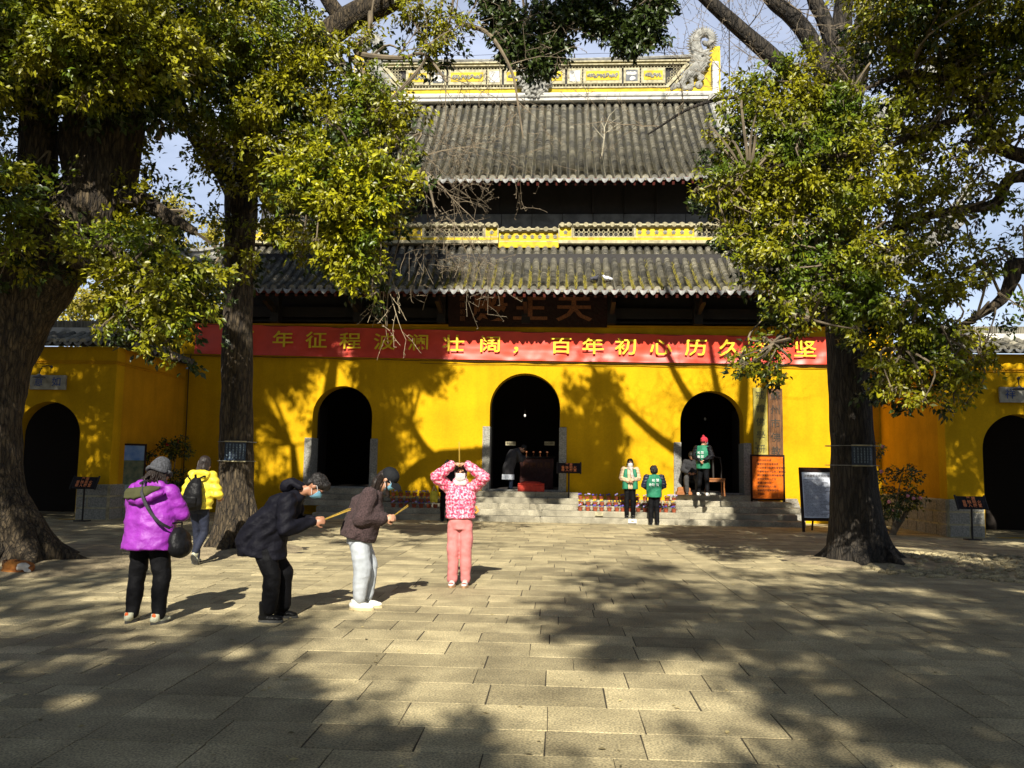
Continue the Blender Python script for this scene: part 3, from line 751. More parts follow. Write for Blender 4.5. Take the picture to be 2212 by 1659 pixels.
# ------------------------------------------------------------------ steps
stairs = thing('stone_steps', (AX+.8, 23.6, 0), 'worn granite steps running along the foot of the yellow hall', 'steps')
SX0, SX1 = -5.7, 8.05
def slabs(x0, x1, y0, y1, z0, z1):
    x = x0
    while x < x1-.05:
        l = random.uniform(1.5, 2.6)
        if x1-x-l < .8: l = x1-x
        b = MB(); b.bbox(x+.004, x+l-.004, y0+random.uniform(-.008, .008), y1, z0, z1-random.uniform(0, .006), .018)
        b.build('step_stone', M['step'], stairs, tone=True); x += l
TR = .34; RS = FL/5
Y5 = YW-.10-TR*5+.1
for i in range(2): slabs(SX0, SX1-i*.12, Y5+i*TR, YW-.01, i*RS+(.0), (i+1)*RS)
for (xa, xb) in ((AX-5.62-1.5, AX-5.62+1.5), (AX-1.65, AX+1.65), (AX+5.62-1.30, AX+5.62+2.25)):
    for i in range(2, 5):
        e = .0 if i < 4 else .0
        if xa > 3: xbb = xb-(i-2)*.12 if i < 4 else AX+5.62+1.25
        else: xbb = xb
        slabs(max(xa, -7), xbb, Y5+i*TR, YW-.01, i*RS+.0, (i+1)*RS)
# flower shelves between the doors
for (xa, xb) in ((AX-5.62+1.5, AX-1.65), (AX+1.65, AX+5.62-1.30)):
    for i in (2, 3): slabs(xa+.01, xb-.01, Y5+.12+i*TR*.85, YW-.01, i*RS, (i+1)*RS-.03)
b = MB(); x = SX1-.15
b.add([(x, Y5+.9, .0), (x+.42, Y5+.9, 0), (x+.42, Y5+.9, .1), (x, Y5+.9, .1), (x, YW-.02, 0), (x+.42, YW-.02, 0), (x+.42, YW-.02, .72), (x, YW-.02, .72)], [(0, 1, 2, 3), (4, 7, 6, 5), (3, 2, 6, 7), (0, 4, 5, 1), (0, 3, 7, 4), (1, 5, 6, 2)])
b.build('ramp_stone', M['jamb'], stairs, tone=True)

# ------------------------------------------------------------------ side gates
def tiled_cap(parent, p0, p1, out, zeave, ztop, depth, pitch=.27, both=True):
    # pitched tile coping from p0 to p1 (xy), eave on the 'out' side
    p0 = Vector((*p0, 0)); p1 = Vector((*p1, 0)); d = (p1-p0); L = d.length; d.normalize(); o = Vector((*out, 0)); n = int(L/pitch)
    b = MB(); a, c = p0+o*.28, p1+o*.28; e, g = p0-o*depth, p1-o*depth
    v = [Vector((q.x, q.y, z)) for q, z in ((a, zeave-.02), (c, zeave-.02), (g, ztop), (e, ztop), (a, zeave-.10), (c, zeave-.10), (g, ztop-.3), (e, ztop-.3))]
    b.add(v, [(0, 1, 2, 3), (4, 7, 6, 5), (0, 4, 5, 1), (1, 5, 6, 2), (0, 3, 7, 4)]); b.build('tile_bed', M['tilebed'], parent)
    for i in range(n):
        q = p0+d*((i+.5)*L/n); b = MB(); v = []; f = []; rows = 0; K = 8
        for k in range(K):
            t0 = k/K; tn = random.random()
            for (dt, r) in ((0, .10), (1/K, .086)):
                t = t0+dt; c0 = q+o*(.33-t*(.33+depth)); z = zeave+(ztop-zeave)*(.75*t+.25*t*t)
                for a_ in range(6):
                    th = PI*a_/5; v.append((c0.x-d.x*r*math.cos(th), c0.y-d.y*r*math.cos(th), z+r*math.sin(th)))
                rows += 1
        for r_ in range(rows-1):
            for a_ in range(5): k = r_*6+a_; f.append((k, k+1, k+7, k+6))
        f.append(tuple(range(6))); b.add(v, f); b.build('tile_row', M['tile'], parent, tone=True)
    for i in range(n+1):
        q = p0+d*(i*L/n)+o*.34; b = MB()
        pr = [(-.12, .02), (-.09, -.05), (0, -.10), (.09, -.05), (.12, .02), (0, -.02)]
        v = [(q.x+d.x*u, q.y+d.y*u, zeave+z) for u, z in pr]+[(q.x+d.x*u-o.x*.02, q.y+d.y*u-o.y*.02, zeave+z) for u, z in pr]
        b.add(v, [tuple(range(6)), tuple(range(11, 5, -1))]+[(k, 6+k, 6+(k+1) % 6, (k+1) % 6) for k in range(6)]); b.build('drip_tile', M['drip'], parent, tone=True)
    # ridge: plaster strip with a row of upright tiles
    b = MB(); m0 = p0-o*(depth-.02); m1 = p1-o*(depth-.02)
    b.obox((m0.x, m0.y, ztop+.03), (m1.x, m1.y, ztop+.03), .26, .16); b.build('coping', M['plaster'], parent)
    b = MB(); m = int(L/.045)
    for i in range(m):
        q = m0+(m1-m0)*((i+.5)/m); b.box(q.x-(.016 if abs(d.x) > .5 else .09), q.x+(.016 if abs(d.x) > .5 else .09), q.y-(.09 if abs(d.x) > .5 else .016), q.y+(.09 if abs(d.x) > .5 else .016), ztop+.11, ztop+.30+random.uniform(-.008, .008))
    tag(b.build('ridge_tiles', M['tile'], parent, tone=True), kind='stuff')

def gate(s, name_label, xin, cx, hw, top):
    YG = 20.6; t = thing('gate_house', (cx, YG, 0), name_label, 'gate house')
    x_out = s*19.0
    b = MB(); x0, x1 = sorted((xin, x_out)); arch_wall(b, x0, x1, 0, 4.52, YG, .4, [(cx, hw, top, 0.0)]); b.build('wall', M['yellow'], t)
    b = MB(); xa, xb = sorted((xin-s*.0, xin+s*.35))
    b.box(xa, xb, YG+.402, YW-.004, 0, 4.518); b.build('side_wall', M['orange'], t)
    b = MB(); b.box(min(xin+s*.4, x_out), max(xin+s*.4, x_out), YG+3.0, YG+3.1, 0, 4.4); b.box(min(cx-s*hw-s*.1, cx-s*hw-s*.15), max(cx-s*hw-s*.1, cx-s*hw-s*.15), YG+.4, YG+3, 0, 4.4)
    b.box(min(x_out, xin+s*.4), max(x_out, xin+s*.4), YG+.4, YG+3.1, 4.4, 4.45); b.build('interior', M['interior'], t)
    # double string course
    for dz in (0, .055):
        b = MB(); e = .03; xi = xin-s*e
        b.box(min(xi, x_out), max(xi, x_out), YG-e, YG+.1, 4.07+dz, 4.10+dz); b.box(min(xi, xin+s*.1), max(xi, xin+s*.1), YG+.1, YW-.01, 4.07+dz, 4.10+dz); b.build('string_course', M['orange'], t)
    # stone plinth, block by block
    def blocks(xf, yf, xd, yd, L, nrm, rows=3, zt=.92):
        for r in range(rows):
            a = 0; h0 = zt*r/rows; h1 = zt*(r+1)/rows
            while a < L-.04:
                l = random.uniform(.42, .75)
                if L-a-l < .3: l = L-a
                g = .022; c = MB()
                xa, xb = xf+xd*(a+g), xf+xd*(a+l-g); ya, yb = yf+yd*(a+g), yf+yd*(a+l-g)
                if xd: c.bbox(min(xa, xb), max(xa, xb), yf-.045, yf+.03, h0+g, h1-g, .01)
                else: c.bbox(min(xf, xf+nrm*.045), max(xf, xf+nrm*.045), min(ya, yb), max(ya, yb), h0+g, h1-g, .01)
                c.build('plinth_stone', M['jamb'], t, tone=True); a += l
        c = MB()
        if xd: c.box(min(xf, xf+xd*L), max(xf, xf+xd*L), yf-.03, yf+.03, 0, zt)
        else: c.box(min(xf, xf+nrm*.03), max(xf, xf+nrm*.03), min(yf, yf+yd*L), max(yf, yf+yd*L), 0, zt)
        c.build('mortar', M['cream'], t)
    blocks(xin, YG, s, 0, abs(cx-xin)-hw-.03, 0)
    blocks(xin, YG, 0, 1, YW-YG-.05, -s)
    if s > 0: tiled_cap(t, (xin-.2, YG), (x_out, YG), (0, -1), 4.60, 5.02, .7)
    else: tiled_cap(t, (x_out, YG), (xin+.2, YG), (0, -1), 4.60, 5.02, .7)
    tiled_cap(t, (xin, YG+.2), (xin, YW-.1), (-s, 0), 4.60, 5.02, .7)
    return t
gate(-1, 'yellow gate house left of the hall with arched opening behind the huge leaning trunk', AX-10.62, -12.14, .88, 3.06)
gate(1, 'yellow gate house at the right picture edge with a black arched opening', AX+10.56, 12.55, .88, 3.03)
# ------------------------------------------------------------------ trees
LEAFN = []
def leaves(name, blobs, parent, m, size=.09, per=1.0, seed=1, droop=.45, flat=.75):
    """blobs: (x, y, z, r, density). Whorls of pointed, folded leaves on twig ends through each clump's volume"""
    g = np.random.default_rng(seed); C_ = []; D_ = []
    for (x, y, z, r, dn) in blobs:
        n = max(6, int(110*dn*per*(r/.6)**2.2)); ns = 9                      # a clump is several uneven drooping sprays
        w = g.normal(size=(ns, 3)); w /= np.linalg.norm(w, axis=1)[:, None]; w[0] *= .2
        sc = w*r*(.40+.95*g.random(ns))[:, None]; sc[:, 2] = sc[:, 2]*flat-.10*r; sr = r*(.30+.30*g.random(ns))
        k = g.integers(0, ns, n); u = g.normal(size=(n, 3)); u /= np.linalg.norm(u, axis=1)[:, None]
        p = sc[k]+u*(sr[k]*g.random(n)**.45*(1+.25*g.normal(size=n)))[:, None]*np.array([1.25, 1.1, .62])
        C_.append(p+np.array([x, y, z])); d = u+w[k]*.5; d[:, 2] -= droop; D_.append(d)
    C_ = np.vstack(C_); D_ = np.vstack(D_); K = 6
    n = len(C_); N = n*K
    c = np.repeat(C_, K, 0)+g.normal(size=(N, 3))*size*.42
    d = np.repeat(D_, K, 0)+g.normal(size=(N, 3))*.75
    d /= np.linalg.norm(d, axis=1)[:, None]
    nr = g.normal(size=(N, 3))*.62+np.array([-.05, -.75, .68]); nr -= d*np.sum(nr*d, 1)[:, None]; nr /= np.linalg.norm(nr, axis=1)[:, None]
    s = np.cross(d, nr); L = size*(.65+.7*g.random(N)); W = L*(.21+.08*g.random(N))
    L = L[:, None]; W = W[:, None]
    v0 = c; v1 = c+d*L*.42+s*W+nr*W*.25; v2 = c+d*L*.42-s*W+nr*W*.25; v3 = c+d*L-nr*L*.12; vm = c+d*L*.5-nr*W*.12
    V = np.stack([v0, v1, vm, v2, v3], 1).reshape(-1, 3).astype(np.float32)
    base = (np.arange(N)*5)[:, None]
    T = np.concatenate([base+np.array([[0, 1, 2]]), base+np.array([[1, 4, 2]]), base+np.array([[0, 2, 3]]), base+np.array([[3, 2, 4]])], 1).reshape(-1).astype(np.int32)
    nt = N*4
    me = bpy.data.meshes.new(name); me.vertices.add(N*5); me.vertices.foreach_set('co', V.ravel())
    me.loops.add(nt*3); me.loops.foreach_set('vertex_index', T)
    me.polygons.add(nt); me.polygons.foreach_set('loop_start', np.arange(0, nt*3, 3, dtype=np.int32))
    me.update(calc_edges=True); me.materials.append(m)
    LEAFN.append(N)
    o = bpy.data.objects.new(name, me); link(o, parent); tag(o, kind='stuff'); return N

def limb(mb, pts, n=5, sides=9, nz=.10, flare=None):
    p = crv(pts, n); mb.tube([Vector(q[:3]) for q in p], [max(.004, q[3]) for q in p], sides, noise=nz)
def LP(px, py, Y, wpx):                      # point with a radius from its apparent width
    q = P(px, py, Y); return (q.x, q.y, q.z, wpx/2/F_PX*Y)
def B(px, py, Y, r, d=1.0):
    q = P(px, py, Y); return (q.x, q.y, q.z, r, d)
def sprigs(mb, blobs, skel, seed=3, k=7, r0=.022, guard=False):
    """thin boughs from the nearest limb into each clump, and twigs fanning out in it"""
    g = random.Random(seed); S = [Vector(s[:3]) for s in skel]
    for (x, y, z, r, dn) in blobs:
        c = Vector((x, y, z)); a = min(S, key=lambda s: (s-c).length+(.6 if s.z > c.z+1.5 else 0))
        dd = (a-c).length
        if dd < 6 and not (len(S) and guard and any(blocks_light(tuple(a.lerp(c, u_))+(.12,)) for u_ in (.05, .2, .35, .5, .65, .8, .95))):
            mid = (a+c)/2+Vector((g.uniform(-.3, .3), g.uniform(-.3, .3), .12*dd+g.uniform(-.2, .3)))
            q = crv([tuple(a)+(r0*1.4,), tuple(mid)+(r0,), tuple(c)+(r0*.5,)], 4); mb.tube([Vector(p[:3]) for p in q], [p[3] for p in q], 4)
        for _ in range(k):
            u = Vector((g.gauss(0, 1), g.gauss(0, 1), g.gauss(-.1, .8))).normalized()*r*g.uniform(.6, 1.05)
            m_ = c+u*.5+Vector((g.uniform(-.06, .06), g.uniform(-.06, .06), .05)); mb.tube([c, m_, c+u], [.010, .007, .003], 3)
def roots(mb, base, r, n, seed, reach=1.0, lean=0.0):
    g = random.Random(seed)
    for i in range(n):
        t = 2*PI*i/n+g.uniform(-.3, .3); L = g.uniform(.5, 1.0)*reach
        b = Vector(base); d = Vector((math.cos(t), math.sin(t), 0)); e = Vector((-math.sin(t), math.cos(t), 0))*g.uniform(-.3, .3)
        q = crv([tuple(b+d*r*.10+Vector((lean*1.5, 0, 1.5)))+(r*.16,), tuple(b+d*r*.42+Vector((lean*.85, 0, .85)))+(r*.30,), tuple(b+d*r*.78+Vector((lean*.2, 0, .30)))+(r*.34,), tuple(b+d*(r+L*.4)+e*.4+Vector((0, 0, .07)))+(r*.20,), tuple(b+d*(r+L)+e+Vector((0, 0, -.03)))+(r*.06,)], 4)
        mb.tube([Vector(p[:3]) for p in q], [p[3] for p in q], 7, noise=.15)

# sun corridors the photograph shows open: points that stand in full light
LIT = [(x, 24.5, z, .75) for x in (7.4, 8.4, 9.4, 10.3) for z in (3.1, 4.2, 5.2)]+[(x, 24.5, z, .55) for x in (2.6, 3.4, 4.3) for z in (1.6, 2.8, 4.0, 5.0)]
LIT += [(P(px, py, 24.6).x, 24.5, P(px, py, 24.6).z, .45) for px, py in ((960, 870), (1010, 900), (1035, 830), (1000, 980), (930, 940), (940, 1030), (640, 930), (610, 1010), (650, 880), (720, 800))]
LIT += [(8.35, 22.0, 1.3, .6), (-4.5, 14.3, 5.2, .3), (-2.8, 7.9, 1.0, .55), (-4.2, 12.2, 1.2, .45), (-1.5, 8.1, 1.0, .6), (-.8, 8.8, 1.0, .6), (0, 10.7, 1.1, .6), (3.1, 23, 1, .35), (3.9, 22.6, 1.1, .35), (5.9, 24.4, 1.8, .4), (6.9, 24.2, 1.9, .4)]
for px, py, r_ in [(x, 1150, .5) for x in range(760, 1480, 70)]+[(x, 1190, .45) for x in range(620, 1340, 60)]+[(x, 1230, .4) for x in range(640, 1240, 50)]+[(x, 1280, .4) for x in range(760, 1180, 50)]+[(x, 1350, .35) for x in range(820, 1180, 45)]+[(x, 1420, .3) for x in range(880, 1500, 50)]+[(x, 1480, .25) for x in range(900, 1600, 50)]+[(x, 1400, .28) for x in range(740, 900, 40)]+[(x, 1650, .2) for x in range(1260, 1440, 40)]+[(x, 1540, .22) for x in range(1120, 1760, 45)]+[(x, 1600, .2) for x in range(1200, 1800, 45)]:
    q = G(px, py); LIT.append((q.x, q.y, 0, r_))
for px, py, Y_, r_ in [(x, y, 10.6, .3) for x in range(40, 400, 60) for y in (40, 90, 140)]+[(x, y, 12.2, .28) for x in range(430, 700, 55) for y in (50, 110, 170, 230)]+[(x, y, 11.8, .25) for x in range(640, 860, 50) for y in (330, 370, 410, 460, 510)]+[(x, y, 11.1, .28) for x in range(1580, 1840, 50) for y in (180, 240, 300, 360, 420, 480)]+[(300, 620, 11.4, .25), (370, 650, 11.4, .25), (175, 270, 11.9, .3)]:
    q = P(px, py, Y_); LIT.append((q.x, q.y, q.z, r_))
LA = np.array(LIT); TS = np.array(-LDIR)
def blocks_light(b):
    d = np.array(b[:3])-LA[:, :3]; t = d @ TS; e = np.linalg.norm(d-t[:, None]*TS, axis=1)
    return bool(np.any((t > .5) & (e < LA[:, 3]+b[3]*.95)))
def open_up(l): return [b for b in l if not blocks_light(b)]

def fringe(l, seed):         # ragged outer sprays
    g = random.Random(seed); out = []
    for (x, y, z, r, d) in l:
        for _ in range(2):
            if g.random() < .55:
                u = Vector((g.gauss(0, 1), g.gauss(0, .6), g.gauss(-.25, .8))).normalized()*r*g.uniform(1.15, 1.6); out.append((x+u.x, y+u.y, z+u.z, max(.09, r*g.uniform(.18, .34)), 1.0))
    return out
# ---- great leaning camphor at the left edge
t1 = thing('camphor_tree', T1B, 'massive old leaning camphor with flaring roots and a cat asleep at its foot', 'tree')
SK1 = []
tb = MB()
L_ = [LP(40, 1240, 12.0, 180), LP(14, 1160, 12.0, 138), LP(-6, 1060, 12.05, 112), LP(-20, 940, 12.1, 122), LP(-12, 820, 12.2, 138), LP(22, 710, 12.3, 152), LP(68, 610, 12.4, 172), LP(128, 530, 12.5, 165)]
limb(tb, L_, 5, 26, .09); SK1 += L_
L_ = [LP(120, 560, 12.45, 190), LP(175, 470, 12.5, 165), LP(215, 390, 12.55, 150), LP(235, 290, 12.6, 150), LP(240, 180, 12.7, 135), LP(250, 40, 12.8, 110), LP(290, -160, 12.9, 80), LP(340, -420, 13, 40)]
limb(tb, L_, 5, 20, .10); SK1 += L_
L_ = [LP(60, 640, 12.3, 110), LP(88, 520, 12.3, 92), LP(84, 400, 12.2, 86), LP(82, 260, 12.1, 80), LP(95, 120, 12.0, 70), LP(110, -60, 11.9, 60), LP(90, -320, 11.8, 30)]
limb(tb, L_, 5, 16, .10); SK1 += L_
L_ = [LP(190, 420, 12.5, 90), LP(170, 330, 12.3, 90), LP(176, 250, 12.2, 80), LP(160, 170, 12.0, 60), LP(150, 60, 11.8, 40)]
limb(tb, L_, 5, 16, .10); SK1 += L_
for L_ in ([LP(225, 430, 12.5, 60), LP(300, 430, 12.3, 42), LP(345, 455, 12.2, 34), LP(420, 500, 12.0, 20)],
           [LP(60, 650, 12.4, 60), LP(0, 600, 12.0, 50), LP(-80, 560, 11.6, 40)],
           [LP(84, 400, 12.2, 50), LP(30, 408, 12.0, 18), LP(-40, 405, 11.6, 16)],
           [LP(240, 200, 12.6, 50), LP(330, 150, 12.0, 30), LP(430, 120, 11.6, 16)],
           [LP(100, 100, 12, 50), LP(20, 40, 11.2, 30), LP(-60, -40, 10.6, 20)],
           [LP(180, 480, 12.5, 60), LP(270, 560, 12.2, 26), LP(350, 600, 12, 12)]):
    limb(tb, L_, 5, 8, .08); SK1 += L_
roots(tb, (-6.88, 12.0, 0), .52, 9, 5, .75, -.30)
tb.build('trunk', M['bark'], t1, smooth=True)
# hollow swelling and broken looping bough beside the trunk
lb = MB(); limb(lb, [LP(322, 285, 12.4, 16), LP(340, 262, 12.2, 13), LP(352, 270, 12.1, 10)], 4, 6, .05); limb(lb, [LP(340, 300, 12.4, 15), LP(352, 280, 12.3, 14), LP(372, 282, 12.2, 12), LP(385, 275, 12.2, 6)], 4, 6, .05)
lb.build('broken_bough', M['twig'], t1, smooth=True)
b1 = []
g = random.Random(21)
for (px, py, Y, r, d) in [(25, 50, 11.2, .75, 1), (110, 35, 11, .8, 1), (205, 45, 11.2, .8, 1), (310, 50, 11.3, .8, 1), (50, 130, 11, .7, .9), (150, 130, 11, .75, 1), (250, 120, 11.2, .75, 1), (340, 110, 11.6, .7, 1),
        (205, 85, 10.8, .7, 1), (120, 90, 10.8, .7, 1), (285, 165, 11.2, .45, .8), (20, 180, 11.6, .5, .7), (190, 180, 11.2, .4, .7), (95, 190, 11.3, .4, .7),
        (22, 330, 12.0, .5, .6), (50, 440, 11.8, .6, .7), (15, 500, 11.6, .5, .7), (90, 470, 11.6, .4, .6), (15, 545, 11.0, .45, .9),
        (300, 590, 11.9, .75, .9), (330, 530, 11.9, .5, .8), (390, 600, 11.7, .6, 1), (330, 660, 11.8, .6, .9), (270, 650, 12.3, .45, .8), (370, 690, 11.7, .4, .9), (280, 500, 12.6, .6, .8), (320, 440, 12.4, .5, .7), (270, 420, 12.6, .4, .6), (240, 560, 12.8, .5, .7), (300, 350, 12.9, .35, .7), (285, 290, 12.9, .3, .6), (300, 720, 11.8, .32, .8)]:
    b1.append(B(px, py, Y, r, d))
for i in range(24): b1.append(B(g.uniform(0, 400), g.uniform(-10, 150), g.uniform(11.2, 12.4), g.uniform(.45, .7), .9))
b1 += open_up([B(g.uniform(-350, 420), g.uniform(-760, 0), g.uniform(10.6, 14), g.uniform(.7, 1.0), .8) for i in range(44)])       # the crown goes on above
for i in range(12): b1.append(B(g.uniform(-700, -60), g.uniform(-200, 600), g.uniform(10, 14), g.uniform(.6, 1.0), .8))
b1 += fringe(b1, 5)
br = MB(); sprigs(br, b1, SK1, 4); br.build('branch', M['twig'], t1)
leaves('crown', b1, t1, M['leaf'], .091, 2.2, 31)
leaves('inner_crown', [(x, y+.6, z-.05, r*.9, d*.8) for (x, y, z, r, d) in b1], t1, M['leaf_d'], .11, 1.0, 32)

# ---- second camphor, straight trunk, long bough crossing the top
t2 = thing('camphor_tree', T2B, 'straight tall camphor tree with bright leafy sprays beside the yellow jacketed walker', 'tree')
SK2 = []; tb = MB()
L_ = [LP(502, 1200, 14.35, 120), LP(508, 1150, 14.35, 92), LP(510, 1050, 14.35, 77), LP(511, 900, 14.35, 70), LP(513, 740, 14.35, 65), LP(516, 600, 14.4, 62), LP(520, 480, 14.4, 70), LP(520, 400, 14.4, 74)]
limb(tb, L_, 5, 22, .08); SK2 += L_
for L_ in ([LP(520, 440, 14.4, 62), LP(545, 330, 14.3, 52), LP(590, 230, 14.2, 50), LP(660, 130, 14.0, 52), LP(740, 52, 13.8, 62), LP(840, 2, 13.6, 54), LP(960, -50, 13.4, 34), LP(1120, -90, 13.3, 20), LP(1290, -80, 13.3, 13), LP(1420, -50, 13.2, 7)],
           [LP(515, 430, 14.4, 52), LP(480, 370, 14.3, 40), LP(430, 310, 14.1, 34), LP(390, 230, 13.8, 28), LP(380, 120, 13.4, 22), LP(400, -20, 13, 16)],
           [LP(525, 420, 14.4, 55), LP(528, 300, 14.4, 44), LP(510, 180, 14.4, 40), LP(500, 40, 14.4, 32), LP(510, -200, 14.4, 22), LP(520, -420, 14.4, 12)],
           [LP(540, 360, 14.3, 34), LP(620, 350, 13.6, 26), LP(700, 380, 13.0, 18), LP(790, 420, 12.6, 9)],
           [LP(700, 90, 13.9, 30), LP(760, 170, 13.5, 22), LP(810, 250, 13.2, 14), LP(850, 320, 13.0, 8)],
           [LP(745, 52, 13.8, 40), LP(690, -30, 13.6, 30), LP(640, -140, 13.4, 20)]):
    limb(tb, L_, 5, 9, .08); SK2 += L_
roots(tb, (-4.45, 14.35, 0), .42, 8, 8, .35)
tb.build('trunk', M['bark'], t2, smooth=True)
b2 = []
for (px, py, Y, r, d) in [(420, 50, 12.8, .75, 1), (500, 70, 12.7, .75, 1), (590, 50, 12.8, .7, 1), (660, 90, 12.8, .6, 1), (550, 140, 12.7, .7, 1), (450, 150, 12.7, .65, 1), (630, 190, 12.7, .7, 1), (480, 230, 12.9, .65, .9),
        (560, 230, 12.8, .6, 1), (700, 210, 13, .55, .9), (420, 240, 13.2, .5, .8), (770, 200, 13, .55, .8), (820, 190, 13.1, .45, .8), (850, 240, 13.0, .42, .8), (800, 280, 12.9, .5, .9), (860, 300, 12.8, .30, .8), (730, 280, 12.8, .5, .9), (640, 290, 12.9, .5, .9), (540, 320, 13.2, .55, .8), (450, 330, 13.3, .4, .6),
        (640, 370, 12.2, .42, 1), (700, 350, 12.2, .45, 1.1), (760, 350, 12.2, .45, 1.1), (820, 370, 12.2, .42, 1.1), (855, 400, 12.2, .30, 1), (690, 410, 12.2, .42, 1.1), (750, 430, 12.2, .5, 1.1), (810, 440, 12.2, .42, 1.1), (780, 500, 12.3, .42, 1.1), (730, 490, 12.4, .4, 1), (750, 550, 12.4, .38, 1), (790, 560, 12.4, .32, 1), (760, 600, 12.4, .28, 1), (720, 440, 12.0, .3, 1.2), (650, 400, 12.0, .3, 1.2),
        (580, 420, 13.8, .5, .8), (620, 470, 13.6, .45, .7), (580, 500, 14.1, .35, .7), (470, 460, 13.9, .3, .7), (545, 560, 14.0, .25, .8), (505, 530, 14.0, .25, .8), (680, 530, 13.4, .3, .5), (650, 560, 13.6, .2, .5), (800, 60, 13.3, .3, .4), (900, 20, 13.3, .45, .8), (950, 70, 13.3, .3, .7), (985, 30, 13.2, .35, .8), (930, 110, 13.2, .2, .6), (870, 110, 13.3, .3, .3)]:
    b2.append(B(px, py, Y, r, d))
hang = [(1075, 25), (1100, 60), (1125, 95), (1150, 40), (1170, 80), (1195, 45), (1140, 130), (1165, 145), (1110, 110), (1195, 100), (1215, 20), (1080, 70), (1175, 120), (1255, 15), (1290, 25), (1310, 60), (1340, 40), (1345, 85), (1375, 70), (1395, 35), (1420, 15), (1370, 100), (1290, 50), (1270, 40), (1230, 40), (1060, 10), (1400, 70)]
hb = [B(px, py, 13.3, .24, 2.0) for px, py in hang]+[B(px+12, py-12, 13.45, .24, 1.6) for px, py in hang]+[B(g.uniform(1195, 1420), g.uniform(-330, -10), g.uniform(13.0, 13.6), g.uniform(.28, .42), 1.0) for i in range(20)]
hb += [(g.uniform(-.2, 2.6), g.uniform(8.2, 9.2), g.uniform(12.6, 15.0), .45, 1.0) for i in range(14)]+[(g.uniform(-.9, 1.0), g.uniform(8.0, 9.0), g.uniform(13.2, 15.6), .45, 1.1) for i in range(12)]  # unseen clumps added to shade the hanging sprays and the middle doorway
b2 += open_up([B(g.uniform(250, 760), g.uniform(-760, 0), g.uniform(12.4, 15.5), g.uniform(.65, .95), .8) for i in range(64)])
b2 += fringe(b2, 6)
br = MB(); sprigs(br, b2+hb, SK2, 6); br.build('branch', M['twig'], t2)
leaves('hanging_crown', hb, t2, M['leaf_d'], .105, 1.9, 47)  # shade of these sprays is partly put into the dark leaf colour
leaves('crown', b2, t2, M['leaf'], .089, 2.1, 41)
leaves('lit_spray', [b for b in b2[20:35]], t2, M['leaf_y'], .093, 1.2, 43)  # sunlit look painted by a brighter leaf copy over the same clumps
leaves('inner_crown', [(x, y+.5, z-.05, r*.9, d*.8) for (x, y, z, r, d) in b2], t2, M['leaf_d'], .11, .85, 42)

# ---- bare dead boughs hanging down from the long limb
def bare(mb, start, d, length, r, depth, g, droop=.0, spur=True, bend=.35, minr=.0035):
    pts = [Vector(start)]; rr = [r]; n = max(4, int(length/.14)); v = Vector(d).normalized()
    for i in range(n):
        v = (v+Vector((g.gauss(0, bend), g.gauss(0, bend), g.gauss(0, bend)-droop))*.33).normalized()
        pts.append(pts[-1]+v*length/n); rr.append(max(minr, r*(1-.8*(i+1)/n)))
    mb.tube(pts, rr, 5 if r > .02 else 3)
    if depth > 0:
        for i in range(1, n+1):
            if g.random() < .8:
                s = (Vector((g.gauss(0, 1), g.gauss(0, .7), g.gauss(0, 1))).normalized()*.9+v*.6).normalized()
                bare(mb, pts[i], s, length*g.uniform(.3, .6), rr[i]*.55, depth-1, g, droop*1.1, spur, bend)
    elif spur:
        for i in range(1, n+1, 1):
            s = Vector((g.gauss(0, 1), g.gauss(0, 1), g.gauss(0, 1))).normalized(); mb.tube([pts[i], pts[i]+s*.045], [.005, .003], 3)
g = random.Random(5); db = MB(); bb = []
main = [LP(985, 50, 13.2, 18), LP(1040, 70, 13.1, 16), LP(1085, 110, 13.0, 14), LP(1105, 150, 12.9, 11), LP(1120, 230, 12.9, 7), LP(1130, 300, 12.9, 5)]
limb(db, [(q[0]+g.uniform(-.05, .05), q[1]+g.uniform(-.1, .1), q[2]+g.uniform(-.06, .06), q[3]*.62) for q in main], 5, 6, .12); bb += main
main = [LP(800, 0, 13.5, 24), LP(800, 60, 13.4, 18), LP(770, 110, 13.3, 22), LP(860, 125, 13.2, 16), LP(910, 110, 13.2, 12), LP(960, 180, 13.1, 8)]
limb(db, [(q[0]+g.uniform(-.05, .05), q[1]+g.uniform(-.1, .1), q[2]+g.uniform(-.06, .06), q[3]*.62) for q in main], 5, 6, .12)
main = [LP(760, 120, 13.2, 24), LP(810, 200, 13.2, 18), LP(850, 280, 13.2, 15), LP(900, 340, 13.1, 13), LP(930, 390, 13.1, 10), LP(945, 470, 13.0, 7)]
limb(db, [(q[0]+g.uniform(-.05, .05), q[1]+g.uniform(-.1, .1), q[2]+g.uniform(-.06, .06), q[3]*.62) for q in main], 5, 6, .12)
main = [LP(770, 330, 13.2, 18), LP(830, 332, 13.2, 14), LP(905, 370, 13.1, 11), LP(880, 440, 13.0, 9), LP(870, 520, 13.0, 6), LP(835, 620, 12.9, 5), LP(828, 700, 12.9, 4)]
limb(db, [(q[0]+g.uniform(-.05, .05), q[1]+g.uniform(-.1, .1), q[2]+g.uniform(-.06, .06), q[3]*.62) for q in main], 5, 6, .12)
